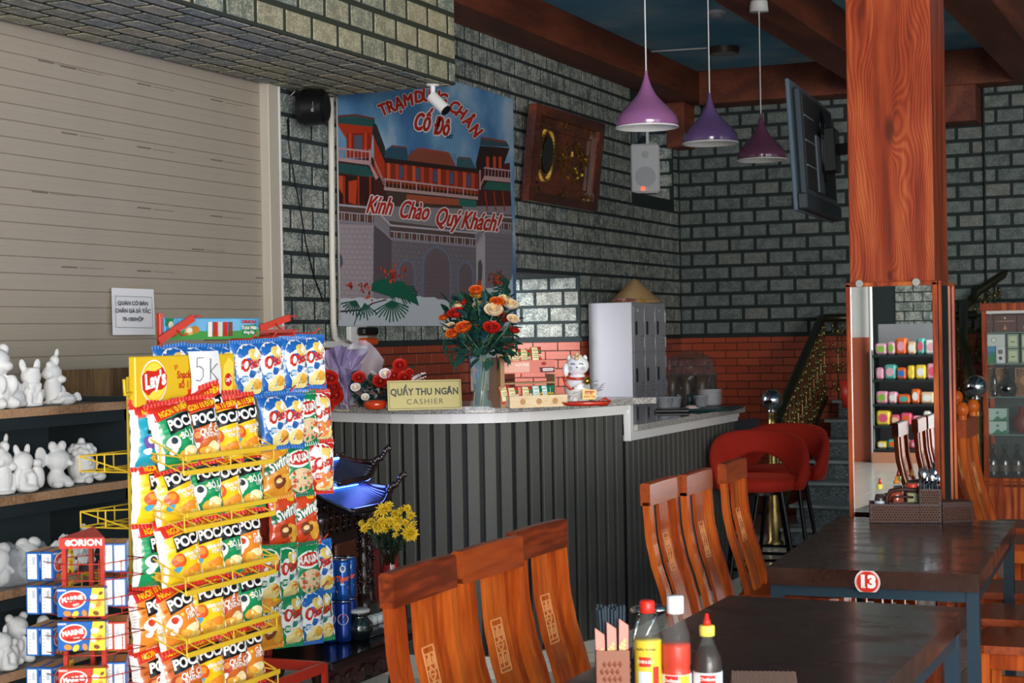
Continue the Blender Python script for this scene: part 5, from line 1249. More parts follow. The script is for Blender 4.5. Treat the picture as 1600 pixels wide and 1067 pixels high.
for px in (500, 567, 575):
    p = at(px, 850, X=AX+.10 if px < 570 else AX-.04); t = MB(); zb = tz+.01
    pr = [(.026, 0), (.030, .02), (.024, .04), (.026, .08)]; n_ = 14; h_ = zt-zb+.02
    pr += [(.020+.004*math.sin(i*2.1), .08+(h_-.14)*i/n_) for i in range(n_+1)]+[(.027, h_-.04), (.030, h_-.015), (.022, h_)]
    t.lathe(pr, 12, (p.x, p.y, zb)); rr = random.Random(px)
    for i in range(60): a = rr.uniform(0, 6.28); t.ell((p.x+.022*math.cos(a), p.y+.022*math.sin(a), zb+.09+rr.random()*(h_-.16)), (.006, .006, .011), 5, 4)
    t.build('carved_post', dark_carved, al, world=True)
k = MB(); y_a, y_b = at(485, 880, X=AX).y-.05, at(575, 880, X=AX).y
for i in range(9):
    for j in range(3): k.box((AX-.015, y_a+.03+(y_b-y_a-.06)*(i+.5)/9, zt+.02-.045*j), (.012, .03, .034), 0, .006, rx=rad(45))
k.build('carved_panel', dark_carved, al, world=True)
for q in (.25, .75):
    k = MB(); k.box((AX-.018, y_a+(y_b-y_a)*q, (zt+tz)/2-.05), (.014, (y_b-y_a)*.44, (zt-tz)*.62), 0, .006); k.build('door', wood('altar_door', '#3a1a0e', '#5a2a16', '#70381f', scale=(4, 9, 2), rings=4), al, world=True)
k = MB(); p = at(597, 900, X=AX+.0); k.box((AX-.03, p.y, p.z), (.02, .05, .22), 0, .003); tag(k.build('red_hanging', C('#6d1f1b', .7)), 'dark red hanging cloth beside the altar post', 'hanging')
# low table in front
lt_ = thing('low_altar_table', 'low dark carved table in front of the altar', 'table', (AX+.25, (ay0+ay1)/2, 0))
ty0, ty1 = max(yb+.04, at(470, 1000, X=AX+.3).y), at(612, 985, X=AX+.3).y
k = MB(); k.bb((AX-.24, ty0, tz-.03), (AX+.42, ty1, tz), 0, .006); k.build('table_top', M('lacquer_black', '#14100f', .18, coat=.4), lt_, world=True)
k = MB(); k.bb((AX+.36, ty0+.03, tz-.12), (AX+.385, ty1-.03, tz-.03), 0, .004)
for i in range(20): k.ell((AX+.388, ty0+.06+i*(ty1-ty0-.12)/19, tz-.085+.01*math.sin(i*1.7)), (.008, .03, .022), 8, 5)
k.build('carved_apron', dark_carved, lt_, world=True)
for x_, y_ in ((AX+.34, ty0+.05), (AX+.34, ty1-.07), (AX-.18, ty0+.05), (AX-.18, ty1-.07)):
    k = MB(); k.tube([(x_, y_, tz-.03), (x_+.03, y_, tz-.12), (x_+.0, y_, tz-.24), (x_+.02, y_, tz-.34), (x_+.04, y_, 0)], [.035, .04, .028, .026, .036], 8); k.build('leg', dark_carved, lt_, world=True)
k = MB(); k.bb((AX-.16, ty0+.06, .12), (AX+.33, ty1-.06, .15), 0, .004); k.build('lower_shelf', dark_carved, lt_, world=True)

# cans stacked two high
def can(kind, loc, rz, label):
    t = thing('drink_can', label, 'can', loc, rz, 'drink cans stacked on the low altar table')
    k = MB(); pr = [(.024, 0), (.029, .008), (.0295, .03), (.0295, .135), (.0275, .145)]
    k.lathe(pr, 22); k.build('can_body', M('can_blue_'+kind, '#1c4f9e' if kind == 't' else '#12347e', .22, metal=.5), t)
    k = MB(); k.lathe([(.0276, .1448), (.028, .148), (.026, .149), (.0245, .146), (0, .1465)], 22); k.ell((.005, 0, .148), (.010, .006, .0012), 10, 4); k.build('lid', steel, t)
    k = MB(); f = lambda a, b, o=.0005: ((.0295+o)*math.cos(a/.0295), (.0295+o)*math.sin(a/.0295), b)
    def arcp(cx, cz, r, mat, o, rz_=1., a0=0, a1=math.tau, n=18): k.flat([(cx+r*math.cos(a0+(a1-a0)*i/n), cz+r*rz_*math.sin(a0+(a1-a0)*i/n)) for i in range(n)], lambda a, b: f(a, b, o), mat)
    if kind == 'p':
        arcp(0, .085, .020, 0, .0006); arcp(0, .088, .017, 1, .0010, .8, .1, math.pi-.1); arcp(0, .082, .017, 2, .0010, .8, math.pi+.1, math.tau-.1)
        k.text('PEPSI', .0125, lambda a, b: f(a, b+.085, .0016), 3, .06, 0)
    else:
        k.text('Tiger', .026, lambda a, b: f(a, b+.080, .0014), 4, .045, .15, rot=.08, sx=.9); arcp(.002, .115, .010, 0, .0008, 1.3); arcp(.002, .115, .007, 5, .0012, 1.3)
        k.flat([(-.022, .030), (.022, .045), (.022, .052), (-.022, .037)], lambda a, b: f(a, b, .0008), 4); k.text('BIA', .010, lambda a, b: f(a, b+.060, .0012), 0, .03)
    k.build('printed_label', [C('#e8eaf0', .3), C('#c8281e', .3), C('#1a3f9a', .3), C('#16245c', .3), C('#e2542a', .3), C('#31507e', .3)], t)
    return t
cpx = [(517, 1002), (531, 1003), (543, 1000), (523, 996)]
base_p = [at(518, 1002, Z=tz), at(537, 1003, Z=tz)]
n_ = 0
for j in range(2):
    for i in range(2):
        p = at(517+i*20+j*9, 1003-j*5, Z=tz)+Vector((0, 0, .001)); lay = ['front', 'back'][j]; sd_ = ['left', 'right'][i]
        can('p', p, rad(-62), f'dark blue drink can at the {lay} {sd_} of the lower layer on the low table'); can('t', p+Vector((0, 0, .150)), rad(-62), f'blue beer can at the {lay} {sd_} of the upper layer on the low table')
# incense pot, tray of cups
ib = thing('incense_pot', 'round glossy black pot with a pale rim beside the drink cans', 'pot', at(561, 999, Z=tz))
k = MB(); k.lathe([(.03, 0), (.038, .004), (.052, .035), (.050, .06), (.032, .08), (.030, .088), (.040, .098), (.038, .1), (.028, .09), (0, .09)], 26); k.build('pot_body', M('glazed_black', '#10181a', .08, coat=.8), ib)
k = MB(); k.lathe([(.034, .098), (.042, .1), (.042, .108), (.036, .112), (0, .11)], 26); k.build('rim', C('#b9bbb6', .5), ib)
try_ = thing('cup_tray', 'dark tray carrying a row of small cups on the low table', 'tray', at(592, 985, Z=tz))
tb = at(588, 986, Z=tz); k = MB(); k.M = Matrix.Translation(tb+Vector((-.02, .03, 0))); k.bb((-.075, -.17, .001), (.075, .17, .012), 0, .003); k.bb((-.075, -.17, .012), (-.065, .17, .024)); k.bb((.065, -.17, .012), (.075, .17, .024)); k.build('tray', M('tray_dark', '#2a3036', .3), try_, world=True)
for i in range(5):
    p = at(566+i*8.5, 968-i*2.5, Z=tz+.045); p.z = tz+.013; k = MB(); k.lathe([(.012, 0), (.016, .004), (.019, .035), (.017, .035), (.013, .006), (0, .006)], 16, p)
    tag(k.build('white_cup', C('#c9ccca', .35)), f'small pale cup, {ORD[i]} in the row on the dark tray', 'cup', 'small cups on the tray')
pl_ = at(592, 978, Z=tz+.02); k = MB(); k.lathe([(.02, 0), (.045, .012), (.043, .014), (0, .004)], 22, (pl_.x+.05, pl_.y, tz+.0132)); tag(k.build('clear_dish', C('#c4cace', .15)), 'shallow pale dish at the end of the cup tray', 'dish')

# ------------------------------------------------------------------ flowers
def mum(k, c, d, r, mat=0, n=46, seed=0, droop=0.):
    rr = random.Random(seed); d = Vector(d).normalized(); a = d.orthogonal().normalized(); b = d.cross(a)
    for i in range(n):
        t = i/n; th = i*2.4; el = rad(85-95*t-droop*t*50); L_ = r*(.45+.55*t)*rr.uniform(.85, 1.1)
        dr = (a*math.cos(th)+b*math.sin(th))*math.cos(el)+d*math.sin(el); s_ = dr.cross(d); s_ = s_.normalized() if s_.length > .01 else a
        p0 = Vector(c); p1 = p0+dr*L_*.6+d*.1*r; p2 = p0+dr*L_; w_ = r*.13
        k.add([p0, p1+s_*w_, p2, p1-s_*w_], [(0, 1, 2, 3)], mat)
    k.ell(Vector(c), r*.28, 8, 6, mat)
def leaf(k, p, d, L_, w_, mat=0, up=(0, 0, 1)):
    p, d = Vector(p), Vector(d).normalized(); s_ = d.cross(Vector(up)); s_ = s_.normalized() if s_.length > .05 else Vector((1, 0, 0)); n = s_.cross(d)
    pts = []
    for q, ww in ((0, .1), (.25, .8), (.5, 1), (.75, .7), (1, .02)):
        c = p+d*(L_*q)-n*(L_*.18*q*q); pts += [c-s_*(w_*ww/2)+n*.15*w_*ww, c-n*0, c+s_*(w_*ww/2)+n*.15*w_*ww]
    k.add(pts, [(3*i, 3*i+1, 3*i+4, 3*i+3) for i in range(4)]+[(3*i+1, 3*i+2, 3*i+5, 3*i+4) for i in range(4)], mat, True)
def rose(k, c, d, r, mo=0, mi=1, seed=0, tall=1.):
    d = Vector(d).normalized(); a = d.orthogonal().normalized(); b = d.cross(a); c = Vector(c)
    k.ell(c+d*r*.35, (r*.5, r*.5, r*.55), 10, 7, mi)
    for L_, (n, rr_, h, op) in enumerate(((3, .50, .95, .02), (4, .72, .85, .12), (5, .95, .7, .28))):
        for i in range(n):
            th = i*math.tau/n+L_*.7+seed
            def fn(u, v):
                t = th+(u-.5)*math.tau/n*1.35; e = v
                rad_ = r*rr_*(math.sin(min(1, e*1.1)*math.pi/2)**.6)*(1+op*e*e*1.6)*(1-.06*abs(u-.5)*e); z = r*tall*(h*1.25*e-.12)-r*.12*(2*abs(u-.5))**2*e
                return c+(a*math.cos(t)+b*math.sin(t))*rad_+d*z
            k.grid(fn, 5, 5, mo if L_ > 0 else mi)
fv = thing('chrysanthemum_vase', 'yellow chrysanthemums in a red vase standing behind the near chairs', 'flowers', at(612, 978, X=AX+.12))
vb0 = at(612, 960, X=AX+.16); vb0.z = tz+.0
yf = M('petal_yellow', '#dcb92a', .55, var=.15, bscale=40)
k = MB(); k.lathe([(.035, 0), (.045, .02), (.05, .10), (.035, .19), (.028, .22), (.034, .24), (0, .23)], 18, vb0); k.build('vase', M('vase_red', '#7d1e18', .2, coat=.5), fv, world=True)
heads = [(600, 797, 14, 0), (617, 803, 9, 0), (636, 795, 8, 0), (642, 806, 9, 0), (646, 820, 8, 0), (590, 803, 8, 0), (580, 816, 9, 0), (597, 815, 10, 0), (609, 815, 10, 0), (622, 812, 10, 0), (571, 826, 10, 0), (590, 822, 15, 1), (604, 826, 10, 0), (620, 824, 9, 0), (633, 817, 8, 0), (641, 833, 17, 1), (618, 836, 6, 0), (565, 818, 7, 0), (627, 798, 8, 0), (608, 790, 8, 0)]
km, ks, kl = MB(), MB(), MB(); top = vb0+Vector((0, 0, .24))
for i, (px, py, rpx, dr) in enumerate(heads):
    p = at(px, py, D=6.05+.05*math.sin(i*2.3)); r = rpx/2612*6.05*1.15
    h_ = MB(); mum(h_, p, (.3+.5*math.sin(i), -.8, .55 if not dr else .1), r, 0, 60 if dr else 40, i, 1.2 if dr else 0.); h_.build('flower_head', yf, fv, world=True)
    mid = top.lerp(p, .5)+Vector((.01*math.sin(i), .01, .0)); ks.tube([top+Vector((.012*math.cos(i), .012*math.sin(i), -.05)), mid, p], .0025, 5)
    for q in range(4): c_ = top.lerp(p, .15+.18*q); leaf(kl, c_, (math.cos(i*1.7+q*2), math.sin(i*2.1+q*2.5), .25), .05, .022)
ks.build('stems', stem_m, fv, world=True); stuff(kl.build('foliage', leaf_m, fv, world=True))

# ------------------------------------------------------------------ things on the counter
CZ1 = 1.2335; CZ2 = 1.1008
a, b = at(606.5, 641.5, Z=CZ1), at(722, 638.5, Z=CZ1)
sg = thing('cashier_sign', 'gold cashier sign with black lettering standing on the granite counter', 'sign', (a+b)/2)
ux = (b-a).normalized(); W_ = (b-a).length; ub = Vector((-ux.y, ux.x, 0)); H_ = .128
def sgp(x, y, h=0.): return a+ux*x+Vector((0, 0, y))+ub*(y*.18-h)
k = MB(); vs = [sgp(x, y, h) for h in (0, -.006) for x, y in ((0, 0), (W_, 0), (W_, H_), (0, H_))]; k.add(vs, [(0, 1, 2, 3), (7, 6, 5, 4), (0, 4, 5, 1), (1, 5, 6, 2), (2, 6, 7, 3), (3, 7, 4, 0)]); k.build('plate', M('gold_plate', '#9a8d58', .42, metal=.35), sg, world=True)
k = MB()
for x0, y0, x1, y1 in ((.006, .006, W_-.006, .0078), (.006, H_-.0078, W_-.006, H_-.006), (.006, .006, .0078, H_-.006), (W_-.0078, .006, W_-.006, H_-.006)): k.add([sgp(x0, y0, .001), sgp(x1, y0, .001), sgp(x1, y1, .001), sgp(x0, y1, .001)], [(0, 1, 2, 3)])
k.text('QUẦY THU NGÂN', .040, lambda x, y: sgp(W_/2+x, H_*.60+y, .0014), 0, .035, 0, sx=.86, space=1.05); k.text('CASHIER', .033, lambda x, y: sgp(W_/2+x, H_*.27+y, .0014), 0, -.005, 0, sx=1.05, space=1.25)
k.build('lettering', C('#17140f', .4), sg, world=True)
k = MB(); k.bar(a+ub*.05+Vector((0, 0, .003)), b+ub*.05+Vector((0, 0, .003)), .07, .006); k.build('foot', MATS['gold_plate'], sg, world=True)

PAL_R = [M('rose_red', '#c3261a', .5), M('rose_red_core', '#9c1a14', .5), M('rose_orange', '#e06a1e', .5), M('rose_orange_core', '#c23a16', .5), M('rose_cream', '#efdcb8', .55), M('rose_cream_core', '#e3bf8a', .55), M('rose_yellow_edge', '#e59a28', .5), M('baby_white', '#e9e4e2', .7)]
vz = at(752, 640, Z=CZ1); va = thing('rose_vase', 'cut glass vase of red, orange and cream roses on the counter', 'flowers', vz)
D0 = (vz-Vector((0, 0, H))).dot(_fw)
def vp(px, py, d=0.): return at(px, py, D=D0+d)
k = MB(); k.lathe([(.052, 0), (.050, .01), (.036, .05), (.034, .09), (.040, .14), (.050, .215), (.054, .235), (.051, .232), (.036, .14), (.030, .09), (.030, .05), (.040, .014), (0, .012)], 32, vz, flute=16, fd=.06); k.build('vase', M('vase_glass', '#8fa8a0', .04, alpha=.24, spec=.8), va, world=True)
k = MB(); k.lathe([(.0, .016), (.033, .02), (.028, .05), (.028, .09), (.030, .11), (0, .112)], 20, vz); k.build('water', M('water', '#5f7f6c', .02, alpha=.5), va, world=True)
k = MB()
for (px, py, r) in ((757, 563, .021), (742, 578, .018), (741, 596, .014), (744, 610, .010)):
    c = vp(px, py, -.075)
    for i in range(8): t = i*math.tau/8; k.add([c+_r*(r*.16*math.cos(t+.4))+_u*(r*.16*math.sin(t+.4)), c+_r*(r*math.cos(t))+_u*(r*math.sin(t)), c+_r*(r*.16*math.cos(t-.4))+_u*(r*.16*math.sin(t-.4)), c-_fw*.003], [(0, 1, 3), (1, 2, 3)])
for px0, px1 in ((750, 756), (754, 760), (740, 742)): k.bar(vp(px0, 634, -.06), vp(px1, 575 if px0 > 745 else 612, -.07), .003, .001)
k.build('gold_star_ornament', M('ornament_gold', '#e3c98a', .3, metal=.5), va, world=True)
rs = [(745, 462, 'o', 9), (723, 473, 'r', 7), (768, 458, 'c', 0), (777, 474, 'o', 10), (715, 480, 'c', 11), (713, 491, 'r', 11), (737, 485, 'c', 0), (694, 497, 'o', 7), (753, 481, 'c', 12), (771, 487, 'c', 12), (797, 478, 'c', 11), (787, 498, 'r', 11), (801, 500, 'c', 8), (724, 514, 'o', 11), (747, 505, 'o', 12), (709, 522, 'o', 10), (768, 514, 'r', 11), (803, 517, 'r', 7), (703, 512, 'c', 8), (744, 455, 'o', 9), (788, 468, 'c', 8)]
kst, klf = MB(), MB(); mouth = vz+Vector((0, 0, .22))
for i, (px, py, c_, rp) in enumerate(rs):
    if rp == 0: continue
    p = vp(px, py, -.07+.07*math.sin(i*1.9)); r = rp/2612*D0*.95; d = (p-mouth).normalized()*.5-_fw*.5+Vector((0, 0, .55)); q = MB()
    rose(q, p-d.normalized()*r*.4, d, r, 0, 1, i, 1.15); mo, mi = {'r': (0, 1), 'o': (2 if i % 2 else 6, 3), 'c': (4, 5)}[c_]; q.build('rose', [PAL_R[mo], PAL_R[mi]], va, world=True)
    kst.tube([mouth+Vector((.012*math.cos(i), .012*math.sin(i), -.19)), mouth+Vector((.02*math.cos(i), .02*math.sin(i), 0)), p], .0028, 5)
rr = random.Random(17)
for i in range(330):
    px = rr.gauss(752, 30); py = rr.uniform(474, 560); 
    if abs(px-752) > 52 or (py > 540 and abs(px-752) > 38): continue
    p = vp(px, py, rr.uniform(-.09, .1)); d = (p-mouth)+Vector((rr.uniform(-.1, .1), rr.uniform(-.1, .1), rr.uniform(-.12, .08))); leaf(klf, p, d, rr.uniform(.045, .08), rr.uniform(.028, .046), 0, (rr.uniform(-.5, .5), rr.uniform(-.5, .5), 1))
for px, py in ((700, 545), (708, 556), (715, 568), (697, 535), (795, 548), (790, 560), (803, 540)): leaf(klf, vp(px, py-8, -.05), (math.copysign(.3, px-750), 0, -.9), .06, .03)
kst.build('stems', stem_m, va, world=True); stuff(klf.build('foliage', leaf_m, va, world=True))

# wrapped bouquet
bq = thing('wrapped_bouquet', 'bouquet of red roses in mauve paper and white net lying on the counter', 'bouquet', at(535, 639, Z=CZ1))
DB = (at(540, 638, Z=CZ1)-Vector((0, 0, H))).dot(_fw)+.05
def bp_(px, py, d=0.): return at(px, py, D=DB+d)
mau = [M('mauve_paper', '#8f7fa0', .6), M('mauve_paper_light', '#a99ab6', .6)]
rr = random.Random(8)
for s_, (poly, d0) in enumerate((([(505, 548), (532, 540), (556, 552), (543, 600), (535, 640), (515, 600)], .02), ([(498, 556), (512, 545), (530, 575), (545, 640), (520, 610), (500, 580)], .0), ([(520, 560), (548, 545), (575, 548), (560, 590), (548, 640), (535, 600)], .04), ([(497, 552), (506, 575), (524, 600), (540, 637), (530, 637), (508, 600)], -.03), ([(530, 570), (555, 580), (548, 615), (538, 640)], -.04), ([(512, 590), (530, 588), (540, 615), (536, 640), (524, 630)], -.05))):
    k = MB(); n = len(poly); cx = sum(p[0] for p in poly)/n; cy_ = sum(p[1] for p in poly)/n
    vs = [bp_(cx, cy_, d0-.03)]; m = 3*n
    for i in range(n):
        for j in range(3):
            t = j/3; q = (poly[i][0]*(1-t)+poly[(i+1) % n][0]*t, poly[i][1]*(1-t)+poly[(i+1) % n][1]*t); vs.append(bp_(q[0]+rr.uniform(-1.5, 1.5), q[1]+rr.uniform(-1.5, 1.5), d0+.028*math.sin(i*3+j*2.1)))
    mid = [vs[0].lerp(v, .55)+_fw*rr.uniform(-.02, .02) for v in vs[1:]]
    k.add([vs[0]]+mid+vs[1:], [(0, 1+i, 1+(i+1) % m) for i in range(m)]+[(1+i, 1+m+i, 1+m+(i+1) % m, 1+(i+1) % m) for i in range(m)]); k.build('wrapping_paper', mau[s_ % 2], bq, world=True)
for i in range(40):
    px = 484+rr.uniform(0, 44); py = 586+rr.uniform(0, 48)
    if (px-504)**2/25**2+(py-610)**2/27**2 > 1.05: continue
    q = MB(); rose(q, bp_(px, py, -.11+rr.uniform(0, .02)), -_fw+Vector((rr.uniform(-.4, .2), 0, rr.uniform(-.1, .5))), .024, 0, 1, i, 1.); q.build('rose', PAL_R[0:2], bq, world=True)
k = MB()
def net(u, v):
    q = bp_(540+60*u-14*v*u, 545+88*v-22*math.sin(u*3.1)*(1-v)+18*u*(1-v), .06+.03*math.sin(9*u+3*v)-.02*math.cos(7*v)); return q
k.grid(net, 18, 14); k.build('net_wrap', M('white_net', '#e6e2ea', .4, alpha=.42), bq, world=True)
k = MB(); k.tube([bp_(x, y, -.07) for x, y in ((516, 604), (520, 620), (528, 632), (516, 640), (530, 641), (545, 642), (540, 632), (530, 630))], .0022, 5); k.tube([bp_(x, y, -.07) for x, y in ((516, 604), (512, 595), (520, 600), (528, 598), (518, 606))], .0022, 5); k.build('ribbon', C('#d9b9a0', .5), bq, world=True)
k = MB(); pts = [bp_(576+14*math.cos(t), 603+24*math.sin(t), -.04) for t in [i*.5-1.4 for i in range(8)]]
k.grid(lambda u, v: pts[min(7, int(u*7))]+_r*(.012*v)+_fw*(.01*math.sin(u*9)), 7, 2); k.build('ribbon', M('white_net2', '#eeeaf0', .4, alpha=.6), bq, world=True)

# low arrangement
fa = thing('rose_arrangement', 'low arrangement of red and white roses with dark leaves beside the cashier sign', 'flowers', at(580, 640, Z=CZ1))
DF = (at(600, 640, Z=CZ1)-Vector((0, 0, H))).dot(_fw)+.16
def fp(px, py, d=0.): return at(px, py, D=DF+d)
for i, (px, py, c_, rp) in enumerate([(561, 592, 'r', 8), (595, 598, 'r', 9.5), (616, 589, 'r', 8.5), (633, 592, 'r', 8.5), (625, 573, 'r', 8.5), (602, 586, 'c', 7), (556, 607, 'c', 6), (571, 622, 'c', 5), (640, 583, 'r', 5)]):
    q = MB(); rose(q, fp(px, py, -.02), -_fw*.8+Vector((0, 0, .5)), rp/2612*DF, 0, 1, i, 1.05); mo, mi = {'r': (0, 1), 'c': (7, 4)}[c_]; q.build('rose', [PAL_R[mo], PAL_R[mi]], fa, world=True)
klf, kb = MB(), MB(); rr = random.Random(31)
for i in range(110):
    px, py = rr.uniform(552, 612), rr.uniform(588, 636); leaf(klf, fp(px, py, rr.uniform(-.01, .06)), (rr.uniform(-1, 1), rr.uniform(-1, 1), rr.uniform(-.3, .8)), .045, .024)
for px, py, dx in ((636, 578, .3), (642, 572, .5), (612, 606, .2), (628, 603, .6)): leaf(klf, fp(px, py+12), (dx, 0, 1), .06, .022)
for i in range(34):
    px, py = rr.uniform(640, 668), 0; py = 590-(px-650)*.12+rr.uniform(-6, 6); c = fp(px, py); kb.ell(c, .0035, 5, 4, 0); kb.tube([c, fp(634, 600)], .0007, 3, 0)
k = MB(); k.lathe([(.06, 0), (.085, .02), (.09, .05), (.08, .05), (0, .045)], 20, at(582, 637, Z=CZ1)+_fw*.13+Vector((0, 0, 0))); k.build('basket', C('#2a3a30', .6), fa, world=True)
stuff(klf.build('foliage', leaf_m, fa, world=True)); kb.build('filler_sprig', PAL_R[7], fa, world=True)
k = MB(); p = at(586, 641, Z=CZ1)-Vector((0, 0, 0))+_fw*.04; k.lathe([(.02, 0), (.045, .006), (.054, .022), (.052, .036), (.03, .044), (0, .045)], 26, p); tag(k.build('orange_dish', M('orange_glass', '#c23a14', .12, coat=.8)), 'glossy orange-red round dish in front of the low rose arrangement', 'dish')

# sample display of packets
p0, p1 = at(797, 638, Z=CZ1), at(887, 634.5, Z=CZ1)
ds_ = thing('packet_display', 'two-tier wooden counter display with a pink banner for small packets', 'display stand', (p0+p1)/2)
ux = (p1-p0).normalized(); ub = Vector((-ux.y, ux.x, 0)); DW = (p1-p0).length
def dp(x, y, z): return p0+ux*x+ub*y+Vector((0, 0, z))
def dbox(k, x0, x1, y0, y1, z0, z1, m=0): k.add([dp(x, y, z) for x in (x0, x1) for y in (y0, y1) for z in (z0, z1)], [(0, 1, 3, 2), (4, 6, 7, 5), (0, 4, 5, 1), (2, 3, 7, 6), (0, 2, 6, 4), (1, 5, 7, 3)], m)
pine = wood('pale_pine', '#c79a68', '#e0bb8c', '#ecd0a6', scale=(3, 3, 9), rings=3, rough=.5, coat=0)
k = MB(); dbox(k, 0, DW, 0, .008, 0, .052); dbox(k, 0, .008, .008, .16, 0, .052); dbox(k, DW-.008, DW, .008, .16, 0, .052); dbox(k, 0, DW, .008, .16, 0, .006); k.build('lower_box', pine, ds_, world=True, fixn=True)
k = MB()
for i in range(3): k.flat([(DW*(.22+.28*i)+.0135*math.cos(j*math.tau/18), .026+.0135*math.sin(j*math.tau/18)) for j in range(18)], lambda x, z: dp(x, -.0006, z))
k.build('finger_hole', C('#c38e5c', .6), ds_, world=True)
k = MB(); dbox(k, .0, DW*.94, .09, .17, .10, .108); dbox(k, -.02, .0, .05, .17, .0, .22); dbox(k, DW*.94, DW*.96, .09, .17, 0, .14); k.build('upper_tray', C('#a8805c', .6), ds_, world=True, fixn=True)
k = MB(); dbox(k, -.02, DW*.90, .06, .066, .148, .205); bn = k.build('banner', C('#e0806e', .4), ds_, world=True, fixn=True)
k = MB(); bf = lambda x, z, h=.001: dp(x, .06-h, z)
k.flat([(-.015, .153), (DW*.45, .153), (DW*.45, .198), (-.015, .198)], bf, 0); k.flat([(DW*.64, .15), (DW*.89, .15), (DW*.89, .173), (DW*.62, .173)], bf, 1)
for i in range(12): k.text('QUÀ TẶNG' if i < 1 else '·', .013 if i < 1 else .02, lambda x, z: bf(DW*(.32 if i < 1 else .66+.02*i)+x, (.185 if i < 1 else .162)+z, .002), 2, .02)
k.flat([(DW*.70+.012*math.cos(j*math.tau/14), .189+.008*math.sin(j*math.tau/14)) for j in range(14)], lambda x, z: bf(x, z, .0016), 3)
for i in range(2): k.flat([(DW*.68, .156+.008*i), (DW*.86, .156+.008*i), (DW*.86, .160+.008*i), (DW*.68, .160+.008*i)], lambda x, z: bf(x, z, .002), 2)
k.build('lettering', [C('#efb09c', .4), C('#5a2a34', .4), C('#fbeee4', .4), C('#a03024', .4)], bn, world=True)
def sachet(col):
    k = MB(); k.grid(lambda u, v: ((u-.5)*.046, -.011*prof(u*2-1, v*2-1), v*.078), 6, 8, 0); k.grid(lambda u, v: ((.5-u)*.046, .011*prof(u*2-1, v*2-1), v*.078), 6, 8, 1)
    t = MB(); f = lambda x, z, h=.0012: (x, -.011*prof(x/.023, z/.039-1)-h, z)
    t.grid(lambda u, v: f(-.020+.024*u, .010+.066*v), 4, 6, 0)
    for i, z in enumerate((.060, .046, .038, .030)): t.grid(lambda u, v, z=z: f(-.017+.018*u, z+.003*v, .0018), 2, 1, 1)
    for i, (x, z, r, m) in enumerate(((.012, .056, .007, 2), (.013, .038, .008, 3), (.013, .036, .004, 4), (.0, .012, .008, 3), (.014, .014, .007, 0))): t.flat([(x+r*math.cos(j*math.tau/10), z+r*math.sin(j*math.tau/10)) for j in range(10)], lambda a, b, i=i: f(a, b, .0020+.0003*i), m)
    cs = ['#e8d9a4', '#8a7a4a', '#2c7a48', '#efe6d0', '#cf4a3a'] if col == 'r' else ['#dfe6dc', '#5a7a6a', '#1d6a4a', '#e8b92c', '#4a2a1a']
    return k.mesh('sachet', [glossy('#c23f2f' if col == 'r' else '#178062')]*2), t.mesh('printed_front', [C(h, .4) for h in cs])
SA = {'r': sachet('r'), 'g': sachet('g')}
ang = math.atan2(ux.y, ux.x)
for i, (x, y, z, c_) in enumerate([(.025, .03, .012, 'r'), (.085, .028, .014, 'r'), (.140, .03, .016, 'g'), (.178, .034, .016, 'g'), (.20, .05, .016, 'g'), (.0, .05, .02, 'r'), (.03, .09, .205-.035, 'r'), (.07, .085, .175, 'r'), (.11, .09, .172, 'r'), (.165, .085, .182, 'r'), (.145, .10, .175, 'r'), (.005, .09, .16, 'r')]):
    o = put('tea_sachet', SA[c_][0], None, dp(min(x, DW-.03)+.01, y, z)); o.rotation_euler = (rad(-8), rad([-2, 3, 0, 2, 5, -8, 2, -3, 4, 0, 3, -5][i]), ang); o.scale = (1.15, 1.15, 1.0 if z < .1 else 1.05)
    put('printed_front', SA[c_][1], o); row_ = 'lower box' if z < .1 else 'upper tray'; tag(o, f'{"red" if c_ == "r" else "green sunflower"} sachet in the {row_} of the wooden display, {["first", "third", "fourth", "fifth", "sixth", "second", "third", "fourth", "fifth", "seventh", "sixth", "second"][i] if i not in (0, 11) else "leftmost"}', 'packet', 'small sachets in the counter display')

# lucky cat with ornaments
lc = thing('beckoning_cat', 'white beckoning cat ornament with gold bell on a red tray', 'ornament', at(912, 633, Z=CZ1))
DC = (at(905, 633, Z=CZ1)-Vector((0, 0, H))).dot(_fw)+.05
def lp(px, py, d=0.): return at(px, py, D=DC+d)
u1 = DC/2612
cer = M('white_ceramic', '#f0eeec', .18, coat=.6); cred = M('ceramic_red', '#c9331c', .2, coat=.5)
k = MB(); k.ell(lp(902, 571), (19*u1, 15*u1, 16*u1), 20, 14); k.ell(lp(889, 560), (4*u1, 3*u1, 6*u1), 8, 6); k.ell(lp(914, 560), (4*u1, 3*u1, 6*u1), 8, 6); k.build('head', cer, lc, world=True)
k = MB(); k.ell(lp(902, 606, .01), (21*u1, 16*u1, 25*u1), 20, 14); k.ell(lp(884, 578, -.01), (5*u1, 5*u1, 11*u1), 10, 8); k.ell(lp(895, 625, -.03), (9*u1, 9*u1, 7*u1), 10, 8); k.ell(lp(912, 625, -.03), (9*u1, 9*u1, 7*u1), 10, 8); k.build('body', cer, lc, world=True)
k = MB(); k.tube([lp(902+17*math.cos(t), 588+4*math.sin(t), -.04*math.sin(t)) for t in [i*math.tau/18 for i in range(18)]], 2.2*u1, 6, closed=True); k.tube([lp(*q, -.03) for q in ((880, 588), (884, 600), (892, 608), (898, 606))], 2.4*u1, 6); k.build('collar', cred, lc, world=True)
k = MB()
for cx in (895, 908): k.tube([lp(cx+3.2*math.cos(t), 570-2.2*math.sin(t), -.052) for t in (0, .8, 1.57, 2.35, 3.14)], .5*u1*1.3, 4)
